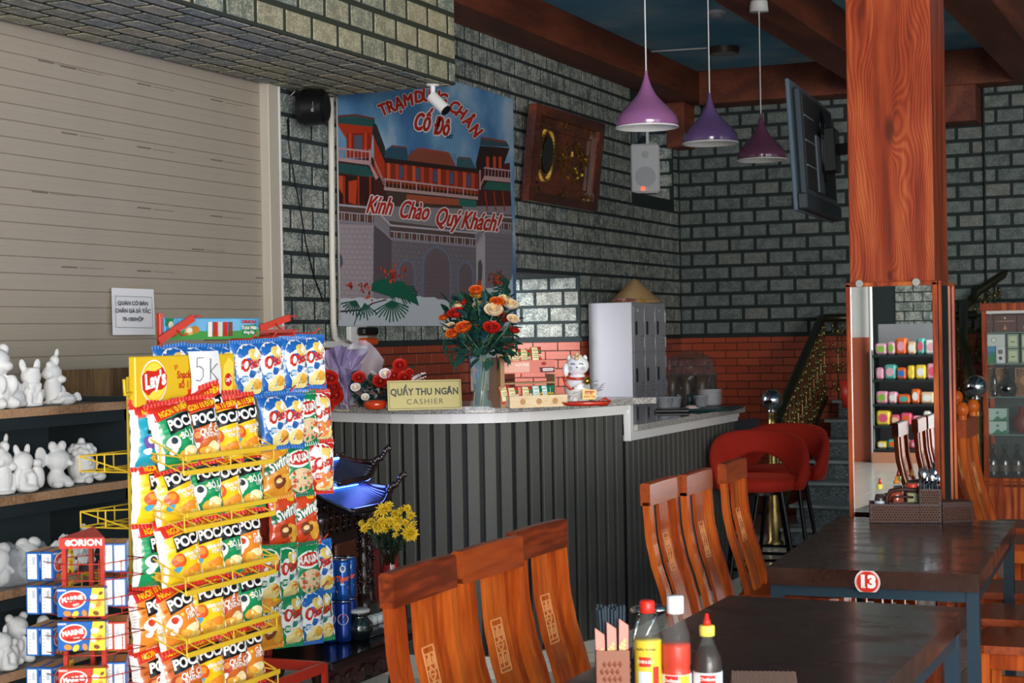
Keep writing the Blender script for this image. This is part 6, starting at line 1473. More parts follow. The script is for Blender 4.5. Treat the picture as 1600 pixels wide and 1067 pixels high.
for s_ in (-1, 1):
    for j in range(3): k.tube([lp(901+s_*7, 574+j*1.6, -.052), lp(901+s_*13, 573+j*2.4, -.042)], .3*u1, 3)
k.ell(lp(901.5, 574, -.054), (1.4*u1, 1*u1, 1*u1), 6, 4); k.build('face_lines', C('#2a1a18', .4), lc, world=True)
k = MB(); k.ell(lp(917, 595, -.06), 5.5*u1, 12, 8)
for i in range(9): t = i*math.tau/9; k.ell(lp(917+5*math.cos(t), 595+5*math.sin(t), -.055), 2*u1, 6, 4)
k.build('gold_bell', gold, lc, world=True)
k = MB(); rr = random.Random(6)
for cx, cy_, r_, d_ in ((901, 553, 3.5, 0), (896, 558, 4, -.02), (906, 557, 4, -.02), (901, 560, 4, -.04)): k.ell(lp(cx, cy_, d_), (r_*u1, r_*u1, r_*u1*.8), 8, 6)
k.build('head_ornament', C('#e7c49a', .4), lc, world=True)
k = MB()
for i in range(16):
    px, py = 894+i*2.6+rr.uniform(-2, 2), 600+rr.uniform(-4, 22); leaf(k, lp(px, py, -.06), (rr.uniform(-1, 1), rr.uniform(-.2, .2), rr.uniform(-.3, 1)), .03, .022)
for i in range(9): leaf(k, lp(925+i*1.6, 612-abs(i-4)*2, -.02), (.8, .3, .5+.3*math.sin(i)), .03, .02)
k.build('white_petals', cer, lc, world=True)
k = MB(); c = [lp(910, 608, -.085), lp(932, 609, -.085), lp(931, 624, -.09), lp(910, 624, -.09)]; k.add(c, [(0, 3, 2, 1)]); k.build('yellow_plaque', C('#efc84a', .35), lc, world=True)
k = MB(); pf = lambda x, z: lp(921+x, 614-z, -.093)
k.text('招財', 7, pf, 0, .02); k.add([lp(914, 611, -.091), lp(929, 611, -.091), lp(929, 613, -.091), lp(914, 613, -.091)], [(0, 3, 2, 1)], 0); k.text('PHÁT TÀI', 4.2, lambda x, z: lp(921.5+x, 620-z, -.095), 0, .02); k.build('lettering', C('#c43a1e', .4), lc, world=True)
tr = at(916, 634, Z=CZ1); k = MB(); k.M = Matrix.Translation(tr) @ Matrix.Rotation(rad(24), 4, 'Z') @ Matrix.Diagonal((1.5, .9, 1, 1)); k.lathe([(.05, .0), (.066, .004), (.075, .018), (.072, .019), (.06, .007), (0, .006)], 26); k.build('tray', cred, lc, world=True)
k = MB(); k.tube([lp(935, 628, -.05), lp(946, 622, -.04), lp(952, 626, -.03), (lp(948, 632, -.04)), lp(938, 633, -.05)], .006, 6, closed=True); k.build('tray_tail', cred, lc, world=True)

# on the lower granite: trays, cups, plates
def low_at(px, py): return at(px, py, Z=CZ2+.001)
t1 = low_at(1050, 643); k = MB(); k.M = Matrix.Translation(t1); k.box((0, 0, .008), (.20, .22, .016), 0, .006, rz=.3); tag(k.build('dark_tray', M('dark_tray_pl', '#2a2b2c', .35)), 'dark plastic tray under the clear tubs on the low counter', 'tray')
clr = M('clear_tub', '#d3d6de', .12, alpha=.28)
def tub(px, py, r, h, label, dz=.018):
    p = low_at(px, py); p.z = CZ2+dz; k = MB(); k.lathe([(r*.8, 0), (r, h), (r*1.05, h), (r*1.05, h-.004), (r*.96, h-.002), (r*.76, .003), (0, .003)], 22, p); tag(k.build('clear_tub', clr), label, 'tub', 'clear plastic tubs on the low counter')
tub(1040, 642, .048, .062, 'clear plastic tub, left one on the dark tray'); tub(1053, 641, .046, .060, 'clear plastic tub, right one on the dark tray')
t2 = low_at(1112, 640); k = MB(); k.M = Matrix.Translation(t2); k.box((0, 0, .006), (.30, .42, .012), 0, .005, rz=.1); tag(k.build('green_tray', M('teal_tray', '#20403f', .4)), 'dark green tray under the stack of white plates', 'tray')
tub(1096, 639, .040, .064, 'clear plastic tub standing just before the stack of plates', .014); tub(1107, 637, .034, .055, 'small clear tub against the stack of white plates', .014)
base = low_at(1117, 637)
for i in range(9):
    k = MB(); k.lathe([(.04, 0), (.045, .002), (.071, .011), (.073, .0125), (.070, .013), (.043, .005), (0, .004)], 26, (base.x-.02, base.y-.03, CZ2+.014+i*.0105))
    tag(k.build('white_plate', C('#dedbe0', .25)), f'{["bottom", "second", "third", "fourth", "fifth", "sixth", "seventh", "eighth", "topmost"][i]} white plate of the stack on the low counter, counting up', 'plate', 'stack of nine white plates')
k = MB(); p = low_at(1080, 641); k.lathe([(.03, 0), (.052, .014), (.05, .016), (.028, .006), (0, .006)], 22, (p.x, p.y, CZ2+.002)); tag(k.build('small_dish', C('#cfc8c8', .3)), 'small white dish between the tray and the plates', 'dish')
k = MB(); k.ell((p.x, p.y, CZ2+.02), (.034, .034, .012), 14, 6); tag(k.build('folded_cloth', C('#c9a8a0', .8)), 'pinkish folded cloth on the small dish', 'cloth')
p = at(1103, 615, D=10.9); k = MB(); k.lathe([(.022, 0), (.022, .075), (.019, .078), (0, .078)], 18, (base.x-.16, base.y+.02, CZ2+.0)); tag(k.build('dark_canister', M('teal_dark', '#27383c', .4)), 'dark upright canister behind the stack of plates', 'canister')

# ------------------------------------------------------------------ locker, hat
lx, ly0, ly1, lz = -4.125, 11.56, 12.32, 1.775
lkm = M('locker_grey', '#b3b1b8', .45); lkd = M('locker_gap', '#3a3c40', .6)
lk = thing('steel_locker', 'tall light grey steel locker with rows of small doors', 'locker', (lx-.18, (ly0+ly1)/2, 0))
k = MB(); k.bb((-4.47, ly0, 0), (lx-.004, ly1, lz), 0, .003); k.build('carcass', lkm, lk, world=True)
rows_z = [(1.745-.345*i, 1.745-.345*(i+1)+.012) for i in range(5)]
cw = (ly1-ly0-.03)/3
for j, (zt_, zb_) in enumerate(rows_z):
    for i in range(3):
        y0_ = ly0+.015+i*cw; k = MB(); k.bb((lx-.004, y0_+.004, max(zb_, .04)), (lx+.006, y0_+cw-.004, zt_), 0, .002); d_ = k.build('door', lkm, lk, world=True)
        k = MB(); k.bb((lx+.006, y0_+.028, zt_-.21), (lx+.016, y0_+.05, zt_-.11), 0, .003); k.build('handle', black, d_, world=True)
        k = MB()
        for q in range(3): k.bb((lx+.0062, y0_+cw-.10, zb_+.05+q*.03), (lx+.009, y0_+cw-.04, zb_+.056+q*.03))
        k.build('louvre', M('louvre', '#7e7d84', .5), d_, world=True)
        k = MB(); k.bb((lx+.006, y0_+cw-.012, zt_-.12), (lx+.010, y0_+cw-.002, zt_-.03)); k.bb((lx+.006, y0_+cw-.012, zb_+.03), (lx+.010, y0_+cw-.002, zb_+.10)); k.build('hinge', steel, d_, world=True)
        if j == 0 and i != 1: k = MB(); k.cyl((lx+.006, y0_+.09, zt_-.03), (lx+.009, y0_+.09, zt_-.03), .012, n=14); k.build('number_disc', C('#e3e3e6', .4), d_, world=True)
hc = at(1006, 468, Z=lz); ha = thing('conical_hat', 'straw conical hat resting on top of the grey locker', 'hat', Vector((-4.26, hc.y, lz)))
k = MB(); n_ = 16; k.lathe([(.205, .002), (.19, .02), (.10, .105), (.03, .17), (.004, .188)], 40, (-4.26, 12.0, lz)); k.build('hat_cone', M('straw', '#c09a6c', .75, bump=.8, bscale=50), ha, world=True)
for i in range(9): k = MB(); r_ = .2-.021*i; z_ = .006+.0195*i; k.tube([(-4.26+r_*math.cos(j*math.tau/40), 12.0+r_*math.sin(j*math.tau/40), lz+z_) for j in range(40)], .0018, 4, closed=True); k.build('hoop', M('straw_dark', '#9c7a4c', .8), ha, world=True)
k = MB(); k.M = Matrix.Translation((-4.24, 11.72, lz+.018)) @ Matrix.Rotation(.5, 4, 'Z')
k.grid(lambda u, v: ((u-.5)*.18, (v-.5)*.13, .014*math.sin(u*3.1)*math.sin(v*3.1)+.006*math.sin(13*u+9*v)), 14, 10); k.grid(lambda u, v: ((.5-u)*.18, (v-.5)*.13, -.016), 2, 2); tag(k.build('pink_packet', M('pink_film', '#d98c8c', .3)), 'crumpled pink packet on the locker beside the hat', 'packet')
k = MB(); k.M = Matrix.Translation((-4.15, 11.93, lz+.012)); k.box((0, 0, 0), (.05, .20, .022), 0, .006); tag(k.build('yellow_ribbon_roll', C('#b98a2a', .7)), 'yellow folded sash under the rim of the straw hat', 'sash')

# ------------------------------------------------------------------ stairs
st = thing('granite_stairs', 'grey granite staircase rising to a landing by the rear wall', 'stairs', (-2.45, 12.6, 0)); st['kind'] = 'structure'
SXL, SXR, SY0, RUN, RISE = -3.06, -1.86, 11.72, .285, .1405
sy_ = at(1240, 824, X=SXL).y
for i in range(7):
    y_ = SY0+RUN*i; z_ = .135+RISE*i; y2 = SY0+RUN*(i+1) if i < 6 else WY-.01
    k = MB(); k.bb((SXL-.03, y_-.025, z_-.025), (SXR+.02, y2+.0, z_), 0, .004); k.build('tread', M('tread_stone', '#6c7474', .35, var=.25, bscale=160), st, world=True)
    k = MB(); k.bb((SXL+.02, y_, z_-.1405), (SXR, y_+.02, z_-.025)); k.build('riser', granite_dark, st, world=True)
    k = MB(); k.bb((SXL+.02, y_+.02, 0), (SXR, y2, z_-.025)); k.build('core', M('stair_core', '#3b3f3f', .8), st, world=True)
def newel(nm, p, label, r=.037):
    t = thing(nm, label, 'newel post', (p.x, p.y, 0), group='brass newel posts of the stairs'); h = p.z-.085
    k = MB(); k.lathe([(r*1.7, 0), (r*1.8, .03), (r*1.3, .05), (r*1.35, .22), (r*1.0, .26), (r*1.15, .30), (r*.95, .34), (r*.9, .50), (r*1.1, .53), (r*.85, .57), (r*.85, h-.12), (r*1.1, h-.10), (r*.8, h-.07), (r*.8, h)], 22); k.build('brass_shaft', brass, t)
    k = MB(); k.lathe([(r*.8, h), (r*1., h+.01), (r*.6, h+.022)], 20); k.build('collar', steel, t)
    k = MB(); k.ell((0, 0, h+.09), .078, 26, 18); k.build('steel_ball', steel, t)
n1 = at(1206, 626, D=12.); newel('newel_post', n1, 'brass newel post with a mirror steel ball behind the red stools')
n2 = at(1525, 605, D=11.45); newel('newel_post', n2, 'brass newel post with a steel ball beside the glass cabinet')
bron = M('bronze_rail', '#3a3a2a', .35, metal=.7); brn2 = M('bronze_cast', '#7d6f45', .38, metal=.85, var=.4, bscale=30)
def scroll(k, c, ux_, s_, r=.006, turns=1.3, flip=1):
    k.tube([Vector(c)+ux_*(s_*(1-t*.7)*math.cos(t*turns*math.tau)*flip)+Vector((0, 0, s_*(1-t*.7)*math.sin(t*turns*math.tau))) for t in [i/14 for i in range(15)]], r, 5)
def baluster(par, b_, t_, ux_, wdt=.11):
    k = MB(); b_, t_ = Vector(b_), Vector(t_); k.tube([b_, t_], .008, 6); L_ = (t_-b_).length; n = max(3, int(L_/.15))
    for i in range(n):
        c = b_.lerp(t_, (i+.5)/n); k.ell(c, (.016, .016, .026), 7, 5); scroll(k, c+ux_*.028, ux_, .026, .0045); scroll(k, c-ux_*.028, ux_, .026, .0045, 1.3, -1)
        for s_ in (-1, 1): k.ell(c+ux_*.04*s_+Vector((0, 0, .045)), (.012, .012, .02), 6, 4)
    k.build('baluster', brn2, par, world=True)
rl = thing('left_stair_railing', 'cast bronze railing with dark handrail climbing the left side of the stairs', 'railing', (n1.x, 12.5, 0))
ta = at(1285, 497, X=-3.16); hp = [Vector((n1.x, n1.y+.03, n1.z-.12)), Vector((n1.x-.0, n1.y+.16, n1.z-.14)), Vector((n1.x, n1.y+.32, n1.z-.04)), Vector((-3.15, 12.3, 1.16)), Vector((-3.16, ta.y-.05, ta.z-.01)), Vector((-3.14, ta.y+.02, ta.z)), Vector((-2.9, ta.y+.05, ta.z)), Vector((-1.95, ta.y+.05, ta.z))]
hp[3] = hp[2].lerp(hp[4], .45)
k = MB(); k.tube(hp, .034, 10); k.build('handrail', bron, rl, world=True)
def zr(y):
    for p, q in zip(hp[1:], hp[2:5]):
        if p.y <= y <= q.y: return p.z+(q.z-p.z)*(y-p.y)/(q.y-p.y)
    return hp[0].z
for i in range(13):
    y_ = n1.y+.14+i*(ta.y-n1.y-.2)/12; zb_ = .14+RISE*max(0, (y_-SY0)/RUN)+.02; baluster(rl, (n1.x-.0, y_, max(.14, zb_)), (n1.x, y_, zr(y_)-.03), Y)
for i in range(9): x_ = -3.05+.12*i; baluster(rl, (x_, ta.y+.05, .985), (x_, ta.y+.05, ta.z-.03), X)
k = MB(); k.bar((n1.x, n1.y+.05, .13), (n1.x, ta.y, .16+RISE*(ta.y-SY0)/RUN), .03, .022); k.bar((-3.14, ta.y+.05, ta.z-.13), (-1.95, ta.y+.05, ta.z-.13), .012, .015); k.build('lower_rail', bron, rl, world=True)
rr_ = thing('right_stair_railing', 'cast bronze railing turning from the right stair side up along the rear wall', 'railing', (-1.9, 12.6, 0))
tb = at(1514, 468, D=13.25); tc = at(1620, 395, D=13.45)
rp_ = [Vector((n2.x, n2.y+.03, n2.z-.1)), n2.lerp(tb, .35)+Vector((0, 0, .10)), n2.lerp(tb, .75)+Vector((0, 0, .12)), tb-Vector((0, 0, .03)), tb+Vector((.06, .04, .06)), tb.lerp(tc, .5)+Vector((0, 0, .01)), tc]
rp_[1].x -= .07; rp_[2].x -= .05
k = MB(); k.tube(rp_, .033, 10); k.build('handrail', bron, rr_, world=True)
dv = (tb-n2); dv.z = 0; dv.normalize()
for i in range(9):
    q = (i+.5)/9; c = Vector((n2.x, n2.y, 0)).lerp(Vector((tb.x, tb.y, 0)), q); zz = n2.z-.1+(tb.z-n2.z+.08)*q; baluster(rr_, (c.x-.04, c.y, .16+.75*q), (c.x-.04, c.y, zz), dv)
for i in range(7):
    q = (i+.6)/7; c = tb.lerp(tc, q); baluster(rr_, (c.x, c.y, c.z-.55), (c.x, c.y, c.z-.02), X)
k = MB(); k.bar(tb-Vector((0, 0, .5)), tc-Vector((0, 0, .5)), .03, .03); k.build('lower_rail', bron, rr_, world=True)
k = MB(); p = at(1334, 641, X=-2.62); k.lathe([(.08, 0), (.1, .2), (.09, .2), (0, .19)], 18, (p.x, p.y, .98)); tag(k.build('red_bucket', C('#b32a1c', .4)), 'red bucket on the landing at the pillar edge', 'bucket')

# wrapped goods on a dark table behind the counter end
dt = thing('dark_side_table', 'dark side table behind the end of the counter', 'table', (-3.35, 10.55, 0))
k = MB(); k.bb((-3.75, 10.15, .90), (-3.02, 10.95, .96), 0, .004); k.build('table_top', M('navy_top', '#26323c', .4), dt, world=True)
for x_ in (-3.7, -3.07):
    for y_ in (10.2, 10.9): k = MB(); k.bb((x_-.02, y_-.02, 0), (x_+.02, y_+.02, .9)); k.build('leg', dk, dt, world=True)
pb = thing('wrapped_cups', 'large clear plastic bag of stacked cups on the side table by the stairs', 'plastic bag', (-3.36, 10.55, .961))
k = MB(); rr = random.Random(12); ph = [rr.uniform(0, 6) for _ in range(6)]
def bagf(u, v):
    a = u*math.tau; w_ = 1+.10*math.sin(5*a+ph[0]+7*v)+.08*math.sin(8*a+ph[1]-13*v)+.05*math.sin(25*v+ph[2]+3*a); r = (1-.25*v)*(1 if v < .9 else max(.12, (1-v)/.1))*w_
    return (-3.36+.17*r*math.cos(a), 10.55+.16*r*math.sin(a), .962+.46*v+.012*math.sin(2*a+1)*v)
k.grid(bagf, 44, 26); k.build('film_wrap', M('bag_film', '#5d5a58', .15, alpha=.42, bump=1., bscale=26), pb, world=True)
for i in range(9):
    x_, y_ = -3.46+.1*(i % 3), 10.45+.1*(i//3); k = MB(); k.lathe([(.03, 0), (.04, .02), (.032, .04), (.042, .08), (.033, .1), (.043, .14), (.034, .17), (.044, .21), (.036, .24), (.045, .30), (0, .30)], 14, (x_, y_, .964)); k.build('cup_stack', M('cup_stack', '#54443a', .35), pb, world=True)

# ------------------------------------------------------------------ red bar stools
vel = M('red_velvet', '#b3220f', .85, bump=.15, bscale=200); nt, N, L, b = nodes(vel); b.inputs['Sheen Weight'].default_value = .5; b.inputs['Sheen Tint'].default_value = lin('#e8553a')
blk = M('black_leg', '#121417', .3, metal=.4)
s1 = at(1173, 745, D=9.15)+Vector((.05, 0, 0))
SZ_ = s1.z-.03
stool = thing('bar_stool', 'red velvet bar stool with arched open back, nearer one beside the counter', 'bar stool', (s1.x, s1.y, 0), rad(18), 'red velvet bar stools')
k = MB()
def seatf(u, v):
    a = u*math.tau; r = .205*(1+.06*math.cos(4*a)); e = v*math.pi-math.pi/2; q = abs(math.cos(e))**.35; return (r*q*math.cos(a), r*q*math.sin(a), SZ_+.045*math.copysign(abs(math.sin(e))**.6, math.sin(e)))
k.grid(seatf, 40, 12); k.build('seat', vel, stool)
k = MB(); k.tube([(.207*math.cos(i*math.tau/40)*(1+.06*math.cos(4*i*math.tau/40)), .207*math.sin(i*math.tau/40)*(1+.06*math.cos(4*i*math.tau/40)), SZ_+.022) for i in range(40)], .003, 4, closed=True); k.build('piping', vel, stool)
def backf(th, w_, o_):  # angle from the back centre, across height, in/out
    a = abs(th)/rad(118); zt_ = SZ_+.04+.235*(1-a**2.6); zl = SZ_+.185*math.cos(min(1, a/.62)*math.pi/2)-.035; zl = max(zl, SZ_-.04)
    r = .222+.02*(1-a)+o_+.025*w_; ang_ = math.pi/2+th
    return (r*math.cos(ang_), r*math.sin(ang_), zl+(zt_-zl)*w_)
k = MB(); nn = 40; prf = [(0, -.012), (.0, .012), (.12, .022), (.5, .026), (.88, .022), (1, .012), (1, -.012), (.88, -.022), (.5, -.024), (.12, -.022)]
vs = []
for i in range(nn+1):
    th = rad(-118)+rad(236)*i/nn
    for w_, o_ in prf: vs.append(backf(th, w_, o_))
m_ = len(prf); k.add(vs, [(i*m_+j, (i+1)*m_+j, (i+1)*m_+(j+1) % m_, i*m_+(j+1) % m_) for i in range(nn) for j in range(m_)]+[tuple(range(m_)), tuple(range(nn*m_+m_-1, nn*m_-1, -1))], 0, True); k.build('backrest', vel, stool, fixn=True)
for sx_, sy2 in ((1, 1), (1, -1), (-1, 1), (-1, -1)):
    k = MB(); k.cyl((sx_*.11, sy2*.11, SZ_-.04), (sx_*.205, sy2*.205, 0), .014, .010, 10); k.build('leg', blk, stool)
fz_ = .27; k = MB(); q = .205-(.095)*fz_/SZ_
k.tube([(q, q, fz_), (-q, q, fz_), (-q, -q, fz_), (q, -q, fz_)], .009, 6, closed=True); k.build('footrest', blk, stool)
k = MB(); k.cyl((0, 0, SZ_-.06), (0, 0, SZ_-.03), .13, n=16); k.build('under_plate', blk, stool)
s2 = at(1212, 738, D=9.75)+Vector((.04, 0, 0))
clone(stool, (s2.x, s2.y, 0), rad(4), 'red velvet bar stool with arched open back, farther one by the brass newel post')

# ------------------------------------------------------------------ tables
def table(nm, c4, label, thick=.058):
    (ax, ay), (bx, by), (cx, cy_), (dx, dy) = c4
    t = thing(nm, label, 'table', ((ax+cx)/2, (ay+cy_)/2, 0)); k = MB()
    k.prism([(ax, ay), (bx, by), (cx, cy_), (dx, dy)], .75-thick, .75, lambda x, y, h: (x, y, h)); k.build('table_top', table_wood, t, world=True, fixn=True)
    A, B, C2, D2 = [Vector((x, y, 0)) for x, y in c4]; m = (A+B+C2+D2)/4
    fm = M('steel_frame_blue', '#1c3240', .4); ins = [m+(p-m)*.93 for p in (A, B, C2, D2)]
    for p in ins: q = MB(); q.bar((p.x, p.y, 0), (p.x, p.y, .75-thick), .04, .04, up=tuple((B-A).normalized())); q.build('leg', fm, t, world=True)
    for p, q_ in zip(ins, ins[1:]+ins[:1]): q = MB(); q.bar((p.x, p.y, .75-thick-.02), (q_.x, q_.y, .75-thick-.02), .03, .04); q.build('frame_rail', fm, t, world=True)
    return t
def pz(px, py): p = at(px, py, Z=.75); return (p.x, p.y)
T1 = [(-1.450, 2.85), (-.762, 2.85), pz(1507, 949), pz(1140, 930)]
T2 = [pz(1198.5, 886), pz(1530, 898), pz(1587, 814), (pz(1310, 807)[0], pz(1310, 807)[1])]
tb1 = table('dining_table', T1, 'nearest dark wooden dining table with sauce bottles at its near end')
tb2 = table('dining_table', T2, 'dark wooden dining table carrying the round number thirteen sticker')
sn = thing('table_number', 'round red number 13 sticker on the front edge of the table', 'sticker', at(1359, 908, Y=T2[0][1]+.01))
A_, B_ = Vector((*T2[0], 0)), Vector((*T2[1], 0)); ud = (B_-A_).normalized(); nd = Vector((ud.y, -ud.x, 0)); cc_ = None
tt = (1359-1198.5)/(1530-1198.5); cc_ = A_.lerp(B_, tt)+Vector((0, 0, .7125)); RS = .042
def stk(x, y, h): return cc_+ud*x+Vector((0, 0, y*1.0))+nd*(.001+h)
def circ(r, n=40, cut=.033): return [(r*math.cos(i*math.tau/n), max(-cut, min(.0375, r*math.sin(i*math.tau/n)))) for i in range(n)]
k = MB(); k.flat(circ(RS), lambda x, y: stk(x, y, 0), 0); k.flat(circ(RS*.93, cut=.0328), lambda x, y: stk(x, y, .0006), 1); k.flat(circ(RS*.89, cut=.0326), lambda x, y: stk(x, y, .0010), 0); k.flat(circ(RS*.85, cut=.0324), lambda x, y: stk(x, y, .0014), 1); k.build('disc', [C('#f2e9e6', .4), C('#d02618', .4)], sn, world=True)
k = MB(); k.text('13', .056, lambda x, y: stk(x, y, .002), 0, .06, 0, sx=1.05); k.flat([(-.021, -.0195), (-.005, -.0195), (-.005, -.0155), (-.021, -.0155)], lambda x, y: stk(x, y, .002)); k.build('number', C('#f2e9e6', .4), sn, world=True)

# ------------------------------------------------------------------ carved dining chairs (local: faces +x, back at x=0)
def bx_(z):  # S-curved back profile, x offset against height
    pts = [(1.0, 0), (.93, .002), (.80, .010), (.70, .030), (.60, .062), (.52, .085), (.45, .10)]
    for (za, xa), (zb, xb) in zip(pts, pts[1:]):
        if zb <= z <= za: t = (za-z)/(za-zb); t = t*t*(3-2*t)*.3+t*.7; return xa+(xb-xa)*t
    return pts[-1][1]
def strip(k, y0a, y1a, y0b, y1b, th, z0=.46, z1=.93, n=12, off=0.):
    vs = []
    for i in range(n+1):
        t = i/n; z = z0+(z1-z0)*t; x = bx_(z)+off; a, b_ = y0a+(y0b-y0a)*t, y1a+(y1b-y1a)*t
        vs += [(x-th/2, a, z), (x-th/2, b_, z), (x+th/2, b_, z), (x+th/2, a, z)]
    k.add(vs, [(i*4+j, i*4+(j+1) % 4, (i+1)*4+(j+1) % 4, (i+1)*4+j) for i in range(n) for j in range(4)]+[(3, 2, 1, 0), tuple(n*4+j for j in range(4))])
    return k
CWD = .354
def chair(label, loc, rz=0., knobs=False):
    t = thing('dining_chair', label, 'chair', loc, rz, 'carved wooden dining chairs'); h = CWD/2
    k = MB(); vs = []
    for i in range(9):
        y_ = -h+CWD*i/8; bw = .0; top = 1.0+.003*math.sin(math.pi*i/8)
        vs += [(-.018, y_, .918), (-.020, y_, top-.006), (-.012, y_, top), (.012, y_, top), (.018, y_, top-.006), (.020, y_, .918)]
    k.add(vs, [(i*6+j, i*6+(j+1) % 6, (i+1)*6+(j+1) % 6, (i+1)*6+j) for i in range(8) for j in range(6)]+[(5, 4, 3, 2, 1, 0), tuple(48+j for j in range(6))]); k.build('crest_rail', chair_dark, t, fixn=True)
    for s_ in (-1, 1):
        k = MB(); a, b_ = sorted((s_*h, s_*(h-.034))); strip(k, a, b_, a, b_, .026); k.build('stile', chair_wood, t, fixn=True)
        if knobs: k = MB(); k.ell((0, s_*(h-.017), 1.045), (.03, .03, .035), 12, 8); k.cyl((0, s_*(h-.017), 1.0), (0, s_*(h-.017), 1.02), .02, n=10); k.build('knob', chair_wood, t)
    for y_, w_ in ((-.118, .017), (-.084, .015), (.084, .015), (.118, .017)): k = MB(); strip(k, y_-w_/2, y_+w_/2, y_-w_/2, y_+w_/2, .012, off=-.010); k.build('slat', chair_wood, t, fixn=True)
    k = MB(); strip(k, -.050, .050, -.044, .044, .013); sp_ = k.build('splat', chair_wood, t, fixn=True)
    for side in (-1, 1):
        k = MB()
        def cp(y_, z_, o=0.): return (bx_(z_)+side*(.007+o), y_, z_)
        zc0, zc1, yw = .665, .80, .030
        def rb(y0, z0, y1, z1, w_=.0035):
            d = Vector((y1-y0, z1-z0)); d.normalize(); n = Vector((-d.y, d.x))*w_/2; k.add([cp(y0+n.x, z0+n.y, .002), cp(y1+n.x, z1+n.y, .002), cp(y1-n.x, z1-n.y, .002), cp(y0-n.x, z0-n.y, .002), cp(y0+n.x, z0+n.y), cp(y1+n.x, z1+n.y), cp(y1-n.x, z1-n.y), cp(y0-n.x, z0-n.y)], [(0, 1, 2, 3), (0, 4, 5, 1), (2, 6, 7, 3), (1, 5, 6, 2), (3, 7, 4, 0)])
        for a_, b2, c2, d2 in ((-yw, zc0, yw, zc0), (yw, zc0, yw, zc1), (yw, zc1, -yw, zc1), (-yw, zc1, -yw, zc0)): rb(a_, b2, c2, d2)
        for zo in (zc0+.010, zc0+.078):
            for yo in (-.024, .004):
                rb(yo, zo, yo+.020, zo); rb(yo+.020, zo, yo+.020, zo+.040); rb(yo+.020, zo+.04, yo, zo+.04); rb(yo, zo+.04, yo, zo+.014); rb(yo, zo+.014, yo+.012, zo+.014); rb(yo+.012, zo+.014, yo+.012, zo+.03)
        for a_, b2, c2, d2 in ((0, .716, .018, .733), (.018, .733, 0, .75), (0, .75, -.018, .733), (-.018, .733, 0, .716), (-.009, .733, .009, .733)): rb(a_, b2, c2, d2)
        k.build('carved_panel', M('carved_pale', '#d89058', .5), sp_)
    k = MB(); k.prism([(.06, -h+.02), (.07, -h), (.44, -h-.015), (.475, -h+.0), (.49, -h+.03), (.49, h-.03), (.475, h), (.44, h+.015), (.07, h), (.06, h-.02)], .435, .462, lambda x, y, z: (x, y, z)); k.build('seat', chair_dark, t, fixn=True)
    for c_, d_ in (((.27, -h+.03, .405), (.36, .02, .06)), ((.27, h-.03, .405), (.36, .02, .06)), ((.45, 0, .405), (.02, CWD-.06, .06))): k = MB(); k.box(c_, d_, 0, .002); k.build('apron', chair_wood, t)
    for s_ in (-1, 1):
        k = MB(); k.bar((.445, s_*(h-.03), .435), (.445, s_*(h-.03), 0), .036, .036, up=(1, 0, 0), b=.003); k.build('leg', chair_wood, t)
        k = MB(); k.bar((.10, s_*(h-.02), .47), (.045, s_*(h-.02), 0), .034, .034, up=(1, 0, 0), b=.003); k.build('leg', chair_wood, t)
    for s_ in (-1, 1): k = MB(); k.box((.26, s_*(h-.03), .17), (.34, .018, .03), 0, .002); k.build('stretcher', chair_wood, t)
    return t
def cen(pa, pb_, z=1.0): a, b_ = at(*pa, Z=z), at(*pb_, Z=z); return (a+b_)/2
c1 = cen((600, 886), (708, 848)); ch = chair('carved orange wooden chair, nearest of the three at the near table', (-1.85, 3.617, 0), rad(1))
c2 = cen((715, 858), (800, 832)); clone(ch, (-1.850, 4.02, 0), rad(-2), 'carved orange wooden chair, middle of the three at the near table')
c3 = cen((803, 832), (868, 812)); clone(ch, (-1.885, 4.44, 0), rad(-1), 'carved orange wooden chair, farthest of the three at the near table')
c4 = cen((1000, 757), (1062, 742)); clone(ch, (-2.026, 5.95, 0), rad(1), 'carved wooden chair at table thirteen, nearest of its three on the counter side')
c5 = cen((1066, 742), (1107, 731)); clone(ch, (-2.008, 6.335, 0), rad(1), 'carved wooden chair at table thirteen, middle one on the counter side')
c6 = cen((1127, 728), (1160, 717)); clone(ch, (-2.011, 6.865, 0), rad(2), 'carved wooden chair at table thirteen, standing apart at the far end')
for i, (px, py) in enumerate(((1514, 1008), (1513, 966), (1512, 925), (1572, 850))):
    p = at(px, py, Z=.46); clone(ch, (p.x+.49, p.y+.19+.0, 0), rad(180), ['carved wooden chair on the right of table thirteen, nearest seat at the picture edge', 'carved wooden chair on the right of table thirteen, second seat', 'carved wooden chair on the right of table thirteen, third seat', 'carved wooden chair beyond the table with its seat edge by the far leg'][i])
chk = chair('tall knobbed wooden chair beside the pillar mirror', (0, 0, 0), 0, True)
pk = at(1494, 622, D=9.0); chk.scale = (1.1, 1.1, 1.12); chk.location = (pk.x, pk.y-.15, 0)
pk2 = at(1519, 618, D=8.4); o2 = clone(chk, (pk2.x, pk2.y-.15, 0), 0, 'tall knobbed wooden chair before the glass cabinet'); o2.scale = (1.1, 1.1, 1.1)

